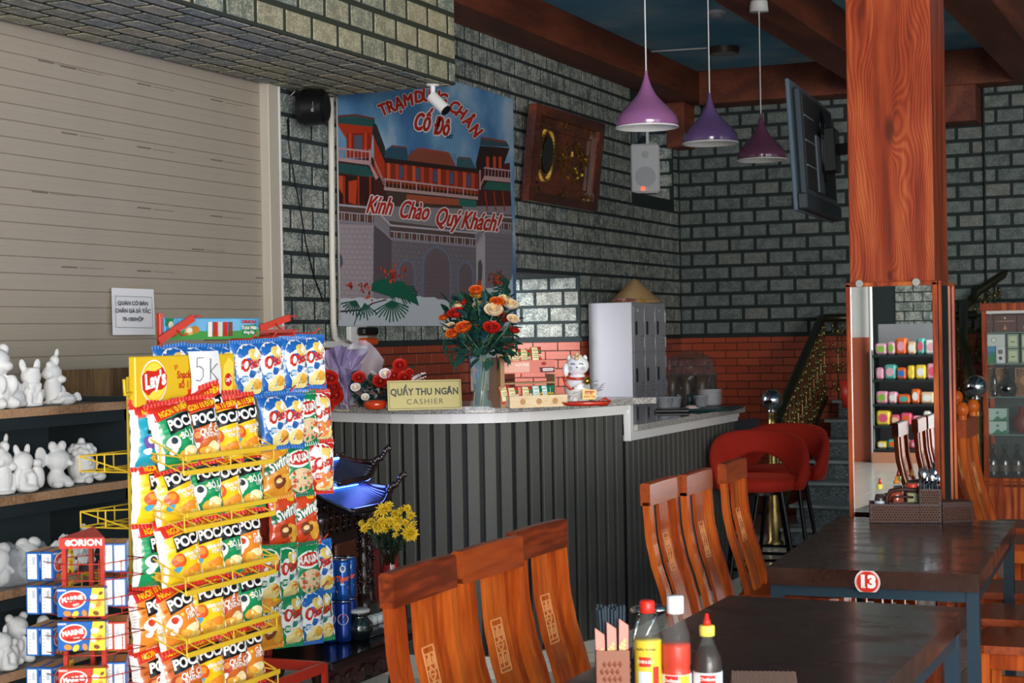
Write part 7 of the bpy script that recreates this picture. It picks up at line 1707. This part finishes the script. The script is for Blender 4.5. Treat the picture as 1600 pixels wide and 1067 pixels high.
# ------------------------------------------------------------------ sauce caddies and bottles
wov = M('woven_brown', '#3f2119', .5)
def woven(k, p, u, w_, h, nx, ny, d=.003, mat=0):
    """raised diamond beads over a rectangular face"""
    p, u = Vector(p), Vector(u); n = u.cross(Z)
    for j in range(ny):
        for i in range(nx):
            c = p+u*(w_*(i+.5+(.5 if j % 2 else 0))/(nx+.5))+Z*(h*(j+.5)/ny); a_ = w_/nx*.42; b_ = h/ny*.52
            k.add([c-u*a_, c-Z*b_, c+u*a_, c+Z*b_, c+n*d], [(0, 1, 4), (1, 2, 4), (2, 3, 4), (3, 0, 4)], mat)
TZ_ = .7505
cadp = at(1359, 817, Z=TZ_); cadq = at(1472, 817.5, Z=TZ_)
cu = (cadq-cadp); CWi = cu.length; cu.normalize(); cv = Vector((-cu.y, cu.x, 0))
cad = thing('sauce_caddy', 'dark brown woven plastic caddy with handle on table thirteen, before the mirror', 'caddy', (cadp+cadq)/2)
def cq(x, y, z): return cadp+cu*x+cv*y+Vector((0, 0, z))
def cbox(k, x0, x1, y0, y1, z0, z1, m=0): k.add([cq(x, y, z) for x in (x0, x1) for y in (y0, y1) for z in (z0, z1)], [(0, 1, 3, 2), (4, 6, 7, 5), (0, 4, 5, 1), (2, 3, 7, 6), (0, 2, 6, 4), (1, 5, 7, 3)], m)
LW = CWi*.69; k = MB(); hl, hh = .078, .14
cbox(k, 0, CWi, 0, .004, 0, hl); cbox(k, 0, .004, 0, .15, 0, hl); cbox(k, 0, CWi, .146, .15, 0, hl); cbox(k, CWi-.004, CWi, 0, .15, 0, hh); cbox(k, LW, CWi, 0, .004, hl, hh); cbox(k, LW, CWi, .146, .15, hl, hh); cbox(k, LW, LW+.004, 0, .15, 0, hh); cbox(k, 0, CWi, 0, .15, 0, .004)
k.build('basket', wov, cad, world=True, fixn=True)
k = MB(); woven(k, cq(.006, -.0005, .008), cu, CWi-.012, hl-.016, 24, 6); woven(k, cq(LW+.006, -.0005, hl), cu, CWi-LW-.012, hh-hl-.008, 8, 5); woven(k, cq(CWi+.0005, .006, .008), cv, .135, hh-.016, 9, 11); stuff(k.build('weave', M('weave_shine', '#56301f', .3), cad, world=True))
k = MB(); hx0, hx1, hy = LW*.36, LW, .075
pth = [cq(hx0, hy, 0), cq(hx0, hy, .10), cq(hx0+.015, hy, .125), cq((hx0+hx1)/2, hy, .132), cq(hx1-.01, hy, .128), cq(hx1, hy, .12)]; k.tube(pth, .009, 6); pth = [cq(hx0+.02, hy, .075), cq(hx0+.028, hy, .098), cq((hx0+hx1)/2, hy, .102), cq(hx1-.02, hy, .098)]; k.tube(pth, .005, 5); cbox(k, hx0+.01, hx1, hy-.003, hy+.003, 0, .078); k.build('handle', wov, cad, world=True, fixn=True)
def bottle(nm, p, prof_, mat, label, cat='bottle', parts=(), n=22, group=None):
    t = thing(nm, label, cat, p, group=group); k = MB(); k.lathe(prof_, n); k.build('bottle_body', mat, t)
    for pn, pr_, m in parts: k = MB(); k.lathe(pr_, n); k.build(pn, m, t)
    return t
gl = M('bottle_clear', '#a8a8a6', .08, alpha=.08)
def label_text(t, r, items, cols, flip=0.):
    """flat print wrapped on the label, facing the camera"""
    k = MB(); base = math.atan2(-(t.location.y), -(t.location.x))
    f = lambda a, b, h=.0008: ((r+h)*math.cos(base-(-a)/r), (r+h)*math.sin(base-(-a)/r), b)
    for it in items:
        if it[0] == 't': _, s_, x, z, sz, m, h = it; k.text(s_, sz, lambda a, b: f(x+a, z+b, h), m, .03)
        else: _, x0, x1, z0, z1, m, h = it; k.grid(lambda u, v: f(x0+(x1-x0)*u, z0+(z1-z0)*v, h), 8, 1, m)
    k.build('label_print', cols, t)
D1_ = 3.45
def nb(px): p = at(px, 1000, D=D1_); return Vector((p.x, p.y, TZ_))
p = nb(1012); b1 = bottle('soy_sauce_bottle', p+_fw*.10*Vector((1, 1, 0)).length*0, [(.026, 0), (.0275, .006), (.0275, .05), (.026, .055), (.0275, .06), (.0275, .175), (.022, .20), (.014, .215), (.013, .225)], gl, 'dark soy sauce bottle with yellow label and red cap on the nearest table', 'bottle',
    [('sauce', [(.025, .003), (.0262, .01), (.0262, .13), (0, .13)], M('soy', '#0c0505', .2)), ('label', [(.0279, .062), (.0281, .064), (.0281, .165), (.0279, .167)], C('#e3c53a', .4)), ('cap', [(.015, .222), (.016, .224), (.016, .244), (.013, .248), (0, .248)], C('#d2281c', .35))])
label_text(b1, .0282, [('q', -.020, .006, .115, .135, 0, .0003), ('t', 'CHIN-SU', -.007, .125, .009, 1, .0010), ('q', .010, .024, .064, .115, 0, .0003), ('q', -.022, .006, .068, .105, 2, .0003), ('t', 'NƯỚC TƯƠNG', -.004, .150, .0062, 3, .0008)], [C('#cf3222', .4), C('#f2e6d0', .4), C('#d8dce0', .4), C('#3a2a1a', .4)])
p = nb(1056); b2 = bottle('chilli_sauce_bottle', p, [(.029, 0), (.031, .006), (.031, .10), (.0285, .108), (.031, .116), (.031, .15), (.029, .175), (.021, .205), (.0145, .218), (.0145, .226)], gl, 'tall clear bottle of red chilli sauce with white cap on the nearest table', 'bottle',
    [('sauce', [(.029, .003), (.0298, .01), (.0298, .10), (.0275, .108), (.0298, .116), (.0298, .152), (.029, .158), (0, .158)], M('chilli', '#cf2e06', .3)), ('label', [(.0314, .015), (.0316, .017), (.0316, .095), (.0314, .097)], C('#efe6e4', .4)), ('cap', [(.0165, .22), (.0175, .222), (.0175, .252), (.0165, .256), (0, .256)], C('#eef2f6', .35))])
label_text(b2, .0317, [('q', -.026, .004, .075, .096, 0, .0003), ('q', .006, .030, .03, .096, 1, .0003), ('t', 'Cholimex', -.011, .086, .0095, 2, .0010), ('t', 'TƯƠNG ỚT', -.008, .055, .0085, 0, .0008), ('q', -.022, .01, .018, .028, 0, .0004)], [C('#d42c24', .4), C('#e2d53a', .4), C('#f4efe8', .4)])
p = nb(1105); b3 = bottle('fish_sauce_bottle', p, [(.028, 0), (.030, .006), (.030, .108), (.027, .13), (.016, .155), (.012, .165), (.012, .178)], gl, 'small dark sauce bottle with yellow cap and red nozzle on the nearest table', 'bottle',
    [('sauce', [(.027, .003), (.0288, .01), (.0288, .108), (.025, .13), (.0155, .150), (0, .150)], M('dark_sauce', '#26100a', .25)), ('label', [(.0303, .01), (.0306, .012), (.0306, .098), (.0303, .10)], C('#dfe2e8', .4)), ('cap', [(.0150, .172), (.0160, .174), (.0160, .192), (.0145, .194), (0, .194)], C('#e8d85a', .4)), ('nozzle', [(.0085, .194), (.0075, .204), (.0055, .206), (.0035, .218), (0, .219)], C('#d8281c', .35))])
label_text(b3, .0307, [('q', -.016, .016, .078, .096, 0, .0003), ('t', 'Cholimex', 0, .088, .0085, 1, .0010), ('t', 'TƯƠNG ĐEN', 0, .062, .0062, 0, .0008)], [C('#d42c24', .4), C('#f4efe8', .4)])
# chopstick holder
p = nb(956); hd_ = thing('chopstick_holder', 'brown woven cup of paper-sleeved chopsticks at the bottom of the picture', 'holder', p)
hs = Vector((_r.x, _r.y, 0)).normalized(); hb_ = Vector((-hs.y, hs.x, 0)); wcup = M('woven_tan', '#8a4f36', .4)
def hq(x, y, z): return p+hs*x+hb_*y+Vector((0, 0, z))
k = MB(); hwid = .034; k.add([hq(x*s_, y*s_, z) for s_ in (1, .9) for z in (0, .15) for x, y in ((-hwid, -.03), (hwid, -.03), (hwid, .03), (-hwid, .03))], [(0, 1, 5, 4), (1, 2, 6, 5), (2, 3, 7, 6), (3, 0, 4, 7), (12, 13, 9, 8), (13, 14, 10, 9), (14, 15, 11, 10), (15, 12, 8, 11), (4, 5, 13, 12), (5, 6, 14, 13), (6, 7, 15, 14), (7, 4, 12, 15), (0, 3, 2, 1)]); k.build('cup', wcup, hd_, world=True)
k = MB(); woven(k, hq(-hwid+.006, -.0303, .01), hs, .048, .12, 4, 8, .003); woven(k, hq(hwid+.0003, -.025, .01), hb_, .05, .12, 4, 8, .003); k.build('weave', wcup, hd_, world=True)
def top_z(py): return at(960, py, D=D1_).z
for i, (x, zt_, tilt) in enumerate(((-.022, top_z(979), -.06), (-.001, top_z(970), 0), (.021, top_z(965), .05))):
    o = thing('paper_sleeve', f'pink paper sleeve of chopsticks, {["left", "middle", "right"][i]} one in the brown woven cup', 'chopsticks', hq(x, -.012, .01), group='chopstick sleeves in the woven cup')
    k = MB(); h_ = zt_-TZ_; a_, b_ = -.0095, .0095
    pts = [(a_, .02), (b_, .02), (b_+tilt*h_*.3, h_-.014), (a_+tilt*h_*.3, h_)]
    k.prism(pts, -.003, .003, lambda u, v, h: hq(x+u, -.012+h, v)); k.build('sleeve', C('#d98a7c', .6), o, world=True, fixn=True)
    k = MB()
    for j in range(3):
        for q in range(6): k.flat([(a_+.003+.0045*j+.0028*math.cos(t), h_-.045-.009*q-.006*((2-j)) +.004*math.sin(t)) for t in [m2*math.tau/7 for m2 in range(7)]], lambda u, v: hq(x+u+tilt*h_*.15, -.0156, v))
    k.build('printed_pattern', C('#ecc07a', .6), o, world=True)
for i in range(26):
    x_, y_ = -.026+.0022*i, .012+.010*math.sin(i*2.3); k = MB(); k.cyl(hq(x_*.7, y_, .02), hq(x_*1.05-.002, y_, top_z(950)-TZ_+.006*math.sin(i*1.9)), .0024, .0030, 6)
    tag(k.build('dark_chopstick', M('dark_stick', '#1d2c38', .5)), 'dark blue-black chopstick in the bundle of the brown woven cup', 'chopstick', 'bundle of dark chopsticks')
for i, (px, py) in enumerate(((1000, 953), (1027, 951))):
    k = MB(); c = at(px, py, D=D1_+.10); base_ = Vector((nb(992).x, nb(992).y, TZ_+.04))+_fw*.08; base_.z = TZ_+.03
    k.ell(c, (.022, .030, .009), 14, 8, 0, Matrix.Rotation(.4, 4, 'Z')); k.tube([c-Vector((0, 0, .006)), c.lerp(base_, .3)+_r*-.008, base_], [.004, .003, .003], 6)
    tag(k.build('soup_spoon', M('spoon_steel', '#cfd2d6', .15, metal=1)), f'steel soup spoon behind the soy bottle, {["left", "right"][i]} one', 'spoon')
p = nb(1000)+_fw*.06; p.z = TZ_; k = MB(); k.lathe([(.03, 0), (.032, .11), (.030, .11), (.028, .004), (0, .004)], 20, p); tag(k.build('spoon_cup', M('navy_cup', '#27333d', .4)), 'dark cup holding the steel spoons on the nearest table', 'cup')
# woven tray at the bottom edge
a_, b_ = at(1143, 1048, Z=TZ_+.03), at(1243, 1049, Z=TZ_+.03)
wt = thing('woven_tray', 'brown woven plastic tissue box at the bottom edge of the nearest table', 'box', ((a_+b_)/2).xy.to_3d()+Vector((0, 0, TZ_)))
k = MB(); u_ = (b_-a_).normalized(); v_ = Vector((u_.y, -u_.x, 0)); W2 = (b_-a_).length
vs = [a_+u_*x+v_*y+Vector((0, 0, z)) for x in (0, W2) for y in (0, .18) for z in (-.03, 0)]; k.add(vs, [(0, 1, 3, 2), (4, 6, 7, 5), (0, 4, 5, 1), (2, 3, 7, 6), (0, 2, 6, 4), (1, 5, 7, 3)]); k.build('box_body', wov, wt, world=True, fixn=True)
k = MB()
for i in range(14):
    for j in range(18):
        c = a_+u_*(W2*(i+.5+(.25 if j % 2 else -.25))/14)+v_*(.18*(j+.5)/18); k.add([c-u_*.004, c-v_*.004, c+u_*.004, c+v_*.004, c+Vector((0, 0, .002))], [(0, 4, 1), (1, 4, 2), (2, 4, 3), (3, 4, 0)])
stuff(k.build('weave', M('weave_shine2', '#9a7a6c', .3), wt, world=True, fixn=True))
# things in the caddy on table thirteen
def cb(x, y, z=.005): return cq(x, y, z)
s_ = 1.0
c_ = cb(.045, .10); k2 = bottle('squeeze_bottle', c_, [(.022, 0), (.024, .005), (.024, .085), (.02, .105), (.011, .12), (.010, .13)], gl, 'small sauce bottle with yellow cap and red tip in the caddy', 'bottle', [('sauce', [(.021, .003), (.0228, .008), (.0228, .085), (.019, .104), (0, .104)], MATS['dark_sauce']), ('label', [(.0243, .01), (.0246, .012), (.0246, .075), (.0243, .077)], C('#c9d4de', .4)), ('cap', [(.0125, .125), (.0130, .127), (.0130, .144), (.012, .146), (0, .146)], C('#e8d85a', .4)), ('nozzle', [(.007, .146), (.006, .156), (.003, .17), (0, .171)], C('#d8281c', .35))])
c_ = cb(.112, .11); bottle('honey_bottle', c_, [(.03, 0), (.032, .006), (.032, .04), (.029, .05), (.032, .06), (.032, .10), (.026, .125), (.012, .14), (.011, .15)], gl, 'squat bottle of orange-red sauce with an orange tip in the caddy', 'bottle', [('sauce', [(.029, .003), (.0305, .01), (.0305, .04), (.0278, .05), (.0305, .06), (.0305, .10), (.024, .122), (0, .122)], M('amber_sauce', '#a8380c', .12, coat=.8)), ('nozzle', [(.012, .148), (.012, .158), (.006, .162), (.003, .178), (0, .178)], C('#e0862a', .35))])
c_ = cb(.178, .12); bottle('spice_jar', c_, [(.022, 0), (.024, .005), (.024, .115), (.018, .125)], gl, 'jar with yellow-green label and red lid in the caddy', 'jar', [('label', [(.0243, .02), (.0246, .022), (.0246, .105), (.0243, .107)], C('#d4d6a8', .4)), ('lid', [(.0215, .122), (.0225, .124), (.0225, .145), (.021, .147), (0, .147)], C('#d0402c', .35))])
c_ = cb(.222, .125); bottle('vinegar_bottle', c_, [(.024, 0), (.026, .005), (.026, .11), (.022, .135), (.011, .155), (.010, .165)], gl, 'clear bottle with green cap at the back of the caddy', 'bottle', [('cap', [(.0125, .162), (.013, .164), (.013, .18), (0, .181)], C('#a3a83c', .35))])
c_ = cb(.03, .04); k = MB(); k.lathe([(.024, 0), (.026, .004), (.026, .05), (.022, .055), (.024, .062), (.022, .064), (0, .06)], 20, c_); tag(k.build('glass_jar', M('jar_grey', '#8d949c', .08, alpha=.7, coat=1.)), 'small glass jar of salt at the left front of the caddy', 'jar')
c_ = cb(.13, .035); k = MB(); k.lathe([(.02, .05), (.032, .058), (.034, .066), (.030, .066), (0, .058)], 20, c_); tag(k.build('white_saucer', C('#e6e2de', .3)), 'small white saucer lying in the front of the caddy', 'saucer')
rr = random.Random(2)
for i in range(7):
    x_ = LW+.012+i*.011; y_ = .04+.06*rr.random(); z_ = .165+.03*rr.random(); k = MB(); c = cq(x_, y_, z_)
    k.ell(c, (.014, .007, .022), 12, 8, 0, Matrix.Rotation(rr.uniform(-.6, .6), 4, 'Z')); k.tube([c-Vector((0, 0, .018)), cq(x_, y_+.01, .02)], .0025, 5)
    tag(k.build('metal_spoon', MATS['spoon_steel']), 'steel spoon standing bowl-up in the tall part of the caddy', 'spoon', 'steel spoons in the caddy')
for i in range(12):
    x_ = LW+.006+i*.0062; y_ = .09+.04*rr.random(); k = MB(); k.cyl(cq(x_, y_, .02), cq(x_+.002*math.sin(i), y_, .215+.008*math.sin(i*2.7)), .0032, n=6)
    tag(k.build('dark_chopstick', MATS['dark_stick']), 'dark chopstick in the bundle of the caddy on table thirteen', 'chopstick', 'dark chopsticks in the caddy')
a_, b_ = at(1469, 817, Z=TZ_), at(1520, 815.5, Z=TZ_); bx = thing('woven_box', 'small dark woven lidded box to the right of the sauce caddy', 'box', (a_+b_)/2); u_ = (b_-a_).normalized(); v_ = Vector((-u_.y, u_.x, 0)); W2 = (b_-a_).length; a_ = a_+u_*.012
k = MB(); vs = [a_+u_*x+v_*y+Vector((0, 0, z)) for x in (0, W2-.012) for y in (0, .11) for z in (0, .075)]; k.add(vs, [(0, 1, 3, 2), (4, 6, 7, 5), (0, 4, 5, 1), (2, 3, 7, 6), (0, 2, 6, 4), (1, 5, 7, 3)]); k.build('box_body', wov, bx, world=True, fixn=True)
k = MB(); woven(k, a_+Vector((0, 0, .008))-v_*.0004, u_, W2-.014, .055, 10, 6); stuff(k.build('weave', MATS['weave_shine'], bx, world=True))
k = MB(); vs = [a_+u_*x+v_*y+Vector((0, 0, z)) for x in (-.003, W2-.009) for y in (-.003, .113) for z in (.075, .084)]; k.add(vs, [(0, 1, 3, 2), (4, 6, 7, 5), (0, 4, 5, 1), (2, 3, 7, 6), (0, 2, 6, 4), (1, 5, 7, 3)]); k.build('lid', wov, bx, world=True, fixn=True)

# ------------------------------------------------------------------ glass cabinet on the right
CY = 12.15; ca = at(1533, 474, Y=CY); cz = ca.z
cb_ = thing('glass_cabinet', 'orange wood and glass display cabinet of boxes and bottles at the right edge', 'cabinet', (ca.x+.6, CY+.2, 0))
cw_ = 1.2
for x_ in (ca.x, ca.x+cw_-.04):
    for y_ in (CY, CY+.36): k = MB(); k.bb((x_, y_, 0), (x_+.035, y_+.035, cz-.05), 0, .003); k.build('corner_post', orange_wood, cb_, world=True)
k = MB(); k.bb((ca.x-.01, CY-.01, cz-.055), (ca.x+cw_, CY+.40, cz), 0, .004); k.build('top_board', orange_wood, cb_, world=True)
k = MB(); k.bb((ca.x+.035, CY-.012, cz-.075), (ca.x+cw_, CY-.002, cz-.055)); k.build('light_strip_cover', C('#d6d2cc', .5), cb_, world=True)
k = MB(); zbse = at(1570, 747, Y=CY).z; k.bb((ca.x, CY, .1), (ca.x+cw_, CY+.38, zbse), 0, .004); k.build('base_box', orange_wood, cb_, world=True)
k = MB(); k.bb((ca.x, CY-.006, zbse-.03), (ca.x+cw_, CY, zbse-.022)); k.bb((ca.x, CY-.008, .42), (ca.x+cw_, CY, .44)); k.build('base_moulding', chair_dark, cb_, world=True)
k = MB(); k.bb((ca.x+.03, CY+.37, zbse), (ca.x+cw_, CY+.38, cz-.05)); k.build('back_panel', M('cabinet_back', '#2c3a38', .5), cb_, world=True)
shz = [at(1570, y, Y=CY).z for y in (519, 568, 620, 679)]; gs = M('green_glass', '#8fb3a5', .05, alpha=.5)
for z_ in shz: k = MB(); k.bb((ca.x+.02, CY+.02, z_-.008), (ca.x+cw_-.02, CY+.36, z_)); k.build('glass_shelf', gs, cb_, world=True)
k = MB(); k.bb((ca.x+.035, CY+.004, zbse), (ca.x+cw_-.04, CY+.008, cz-.06)); k.build('glass_pane', M('pane_glass', '#dfe9e6', .02, alpha=.04, spec=.6), cb_, world=True)
def gift(px0, px1, z, h, dy, cols, label, prints=(), dpt=.12):
    a_, b_ = at(px0, 600, Y=CY+dy), at(px1, 600, Y=CY+dy); k = MB(); k.bb((a_.x, CY+dy, z), (b_.x, CY+dy+dpt, z+h), 0, .002); t = tag(k.build('gift_box', C(cols[0], .4)), label, 'box', 'boxes in the glass cabinet')
    if prints:
        q = MB(); w_ = b_.x-a_.x; ml = []
        for pr_ in prints:
            c = C(pr_[-1], .4)
            if c not in ml: ml.append(c)
            m = ml.index(c)
            if pr_[0] == 'r': _, x0, z0, x1, z1, _c = pr_; q.flat([(x0, z0), (x1, z0), (x1, z1), (x0, z1)], lambda u, v: (a_.x+w_*u, CY+dy-.0012-.0002*len(ml), z+h*v), m)
            elif pr_[0] == 'c': _, cx, cy2, r, _c = pr_; q.flat([(cx+r*math.cos(i*math.tau/16), cy2+r*w_/h*math.sin(i*math.tau/16)) for i in range(16)], lambda u, v: (a_.x+w_*u, CY+dy-.0016-.0002*len(ml), z+h*v), m)
            else: _, pts, _c = pr_; q.flat(pts, lambda u, v: (a_.x+w_*u, CY+dy-.0018-.0002*len(ml), z+h*v), m)
        q.build('printed_front', ml, t)
    return t
tri = lambda x, z: ('p', [(x-.07, z), (x, z+.3), (x+.07, z)], '#c98a5a')
gift(1536, 1553, shz[0]+.001, .12, .06, ['#4a2420'], 'dark brown box at the left of the top cabinet shelf', [('r', .2, .6, .8, .64, '#8a6a5a'), ('c', .5, .3, .12, '#2a1412')])
gift(1554, 1590, shz[0]+.001, .12, .06, ['#55281f'], 'brown box with a pale peak print on the top cabinet shelf', [('r', .1, .62, .9, .66, '#a88878'), tri(.5, .15), ('c', .5, .82, .05, '#c9a890')])
gift(1591, 1630, shz[0]+.001, .12, .06, ['#4f261e'], 'brown box at the right of the top cabinet shelf', [tri(.3, .2)])
gift(1537, 1556, shz[1]+.001, .12, .05, ['#1f6f8c'], 'blue mountain-print box on the second cabinet shelf', [('p', [(0, .2), (.3, .6), (.6, .35), (1, .7), (1, 0), (0, 0)], '#1c7a4a'), ('r', 0, .7, 1, 1, '#3a8ab4')])
gift(1557, 1571, shz[1]+.001, .12, .05, ['#d3d6d2'], 'white box with a dark seal on the second cabinet shelf', [('r', .25, .55, .75, .8, '#6a6a66'), ('c', .5, .3, .2, '#3a2a24')])
gift(1537, 1571, shz[1]+.122, .085, .05, ['#c9d2cc'], 'pale box with a round emblem lying over the blue box', [('c', .5, .5, .13, '#8fa890'), ('c', .5, .5, .09, '#e6eae2')])
for i, (x0, x1) in enumerate(((1575, 1592), (1597, 1612))):
    for j in range(2): gift(x0, x1, shz[1]+.001+.105*j, .10, .07, ['#8fa48a'], f'pale green box, {["lower", "upper"][j]} of the {["left", "right"][i]} pair on the second cabinet shelf', [('r', .12, .15, .88, .85, '#c2c9a4'), ('r', .3, .4, .7, .5, '#6f8a64')])
def lattice(px0, px1, label):
    a_, b_ = at(px0, 600, Y=CY+.12), at(px1, 600, Y=CY+.12); z_ = shz[2]+.001; t = thing('lattice_box', label, 'box', ((a_.x+b_.x)/2, CY+.16, z_), group='lattice boxes in the glass cabinet')
    k = MB(); k.bb((a_.x, CY+.14, z_), (b_.x, CY+.20, z_+.20), 0, .002); k.build('box_body', C('#3a2418', .6), t, world=True)
    k = MB(); w_ = b_.x-a_.x; cm = C('#a8744a', .5)
    for f in ((0, .06), (.94, 1)): k.bb((a_.x+w_*f[0], CY+.128, z_), (a_.x+w_*f[1], CY+.14, z_+.2))
    for f in ((0, .03), (.97, 1)): k.bb((a_.x, CY+.128, z_+.2*f[0]), (b_.x, CY+.14, z_+.2*f[1]))
    for i in range(-5, 7):
        for s2_ in (1, -1):
            x0 = w_*i/6; pts = []
            for tt_ in range(11): xx = x0+s2_*(tt_/10*.2)*(1 if s2_ == 1 else 1); xx = xx if s2_ == 1 else xx+.0; pts.append((xx if s2_ == 1 else w_-(-xx) , .2*tt_/10))
            pts = [q for q in pts if 0 <= q[0] <= w_]
            if len(pts) > 1: k.bar((a_.x+pts[0][0], CY+.134, z_+pts[0][1]), (a_.x+pts[-1][0], CY+.134, z_+pts[-1][1]), .005, .005)
    k.cyl((a_.x+w_/2, CY+.130, z_+.11), (a_.x+w_/2, CY+.124, z_+.11), w_*.26, n=20); k.build('lattice', cm, t, world=True)
lattice(1542, 1572, 'brown lattice-fronted box behind the black flask, left one'); lattice(1586, 1616, 'brown lattice-fronted box at the right edge of the third cabinet shelf')
def dark_bottle(px, z, dy, s_, label, grp, flask=False):
    p = at(px, 600, Y=CY+dy); p.z = z; m = M('black_glass', '#0d1210', .08, coat=1.)
    if flask: pr = [(.03*s_, 0), (.05*s_, .01), (.062*s_, .05), (.055*s_, .09), (.025*s_, .125), (.014*s_, .14), (.013*s_, .19)]
    else: pr = [(.033*s_, 0), (.035*s_, .01), (.035*s_, .11), (.028*s_, .14), (.013*s_, .165), (.012*s_, .20)]
    t = bottle('dark_bottle', p, pr, m, label, 'bottle', [('cap', [(.014*s_, pr[-1][1]-.002), (.015*s_, pr[-1][1]), (.015*s_, pr[-1][1]+.03), (0, pr[-1][1]+.031)], C('#1a1c1c', .4))]+([] if flask else [('label', [(.0353*s_, .04), (.0356*s_, .042), (.0356*s_, .085), (.0353*s_, .087)], C('#4a3a34', .5))]), 18, grp)
dark_bottle(1574, shz[2]+.001, .07, 1.15, 'round-bodied black glass flask on the third cabinet shelf', None, True)
dark_bottle(1554, shz[2]+.001, .08, .55, 'small dark bottle left of the black flask', None)
for i, px in enumerate((1549, 1568, 1588, 1606)): dark_bottle(px, zbse+.001, .10, 1.15, f'dark bottle on the bottom cabinet board, {ORD[i]} from the left', 'dark bottles in the glass cabinet')
for j in range(2): gift(1540, 1572, shz[3]+.001+.092*j, .088, .08, ['#a9c4b8'], f'pale green box, {["lower", "upper"][j]} one on the fourth cabinet shelf', [('p', [(.3, 0), (.55, .4), (.75, .15), (1, .35), (1, 0)], '#2f7a5c'), ('r', .04, 0, .14, .9, '#1d2a28'), ('c', .55, .65, .07, '#4a8a70')])
k = MB(); p = at(1592, 700, Y=CY+.1); k.ell((p.x+.02, CY+.14, shz[3]+.075), (.06, .04, .075), 14, 10); k.cyl((p.x+.02, CY+.14, shz[3]+.14), (p.x+.02, CY+.14, shz[3]+.19), .018, .03, 10); tag(k.build('red_pouch', C('#6a1c16', .5)), 'dark red tied pouch on the fourth cabinet shelf', 'pouch')

# ------------------------------------------------------------------ goods shelf behind the camera, seen in the mirror
gsx0, gsx1, gy = -3.98, -2.75, -5.0
gsf = thing('goods_shelf', 'dark shelving of pastel snack goods, seen in the pillar mirror', 'shelf', (-3.4, gy-.2, 0))
for i, z_ in enumerate((.16, .43, .68, .96, 1.247)):
    k = MB(); k.bb((gsx0, gy-.35, z_-.03), (gsx1, gy, z_)); k.build('shelf_board', dk, gsf, world=True)
k = MB(); k.bb((gsx0, gy-.37, 0), (gsx1, gy-.35, 1.6)); k.build('back_panel', M('pale_panel', '#8d8f94', .6), gsf, world=True)
for x_ in (gsx0-.02, gsx1): k = MB(); k.bb((x_, gy-.36, 0), (x_+.02, gy, 1.3)); k.build('side_panel', dk, gsf, world=True)
k = MB(); k.bb((gsx0-.02, gy-.3, 0), (gsx1, gy+.02, .12)); k.build('plinth', C('#c98a6a', .5), gsf, world=True)
NW = ['first', 'second', 'third', 'fourth', 'fifth', 'sixth', 'seventh', 'eighth', 'ninth', 'tenth', 'eleventh', 'twelfth', 'thirteenth']; rr = random.Random(41); pc_ = ['#e85a7c', '#f2a2b8', '#f4d24a', '#8cc24a', '#e86a2c', '#3a7ac4', '#f2efe8', '#e8b0c0', '#5ab0a8', '#f0c8a0']
for i, z_ in enumerate((.16, .43, .68, .96, 1.247)):
    x_ = gsx0+.02; j = 0
    while x_ < gsx1-.1:
        w_ = rr.uniform(.09, .17); h_ = rr.uniform(.10, .20) if i else rr.uniform(.07, .12); c = rr.choice(pc_); c2_ = rr.choice(pc_)
        k = MB(); k.box((x_+w_/2, gy-.11, z_+h_/2), (w_-.01, .16, h_), 0, .02); o = tag(k.build('goods_pack', C(c, .4)), f'{NW[j]} pack from the wall pier on the {["lowest", "fourth", "third", "second", "top"][i]} mirrored goods shelf', 'packet', 'pastel packs on the mirrored goods shelf')
        q = MB(); q.flat([(x_+w_*.5+w_*.32*math.cos(t), z_+h_*.5+h_*.3*math.sin(t)) for t in [m2*math.tau/12 for m2 in range(12)]], lambda a_, b_: (a_, gy-.028, b_)); q.build('printed_front', C(c2_, .4), o)
        x_ += w_; j += 1
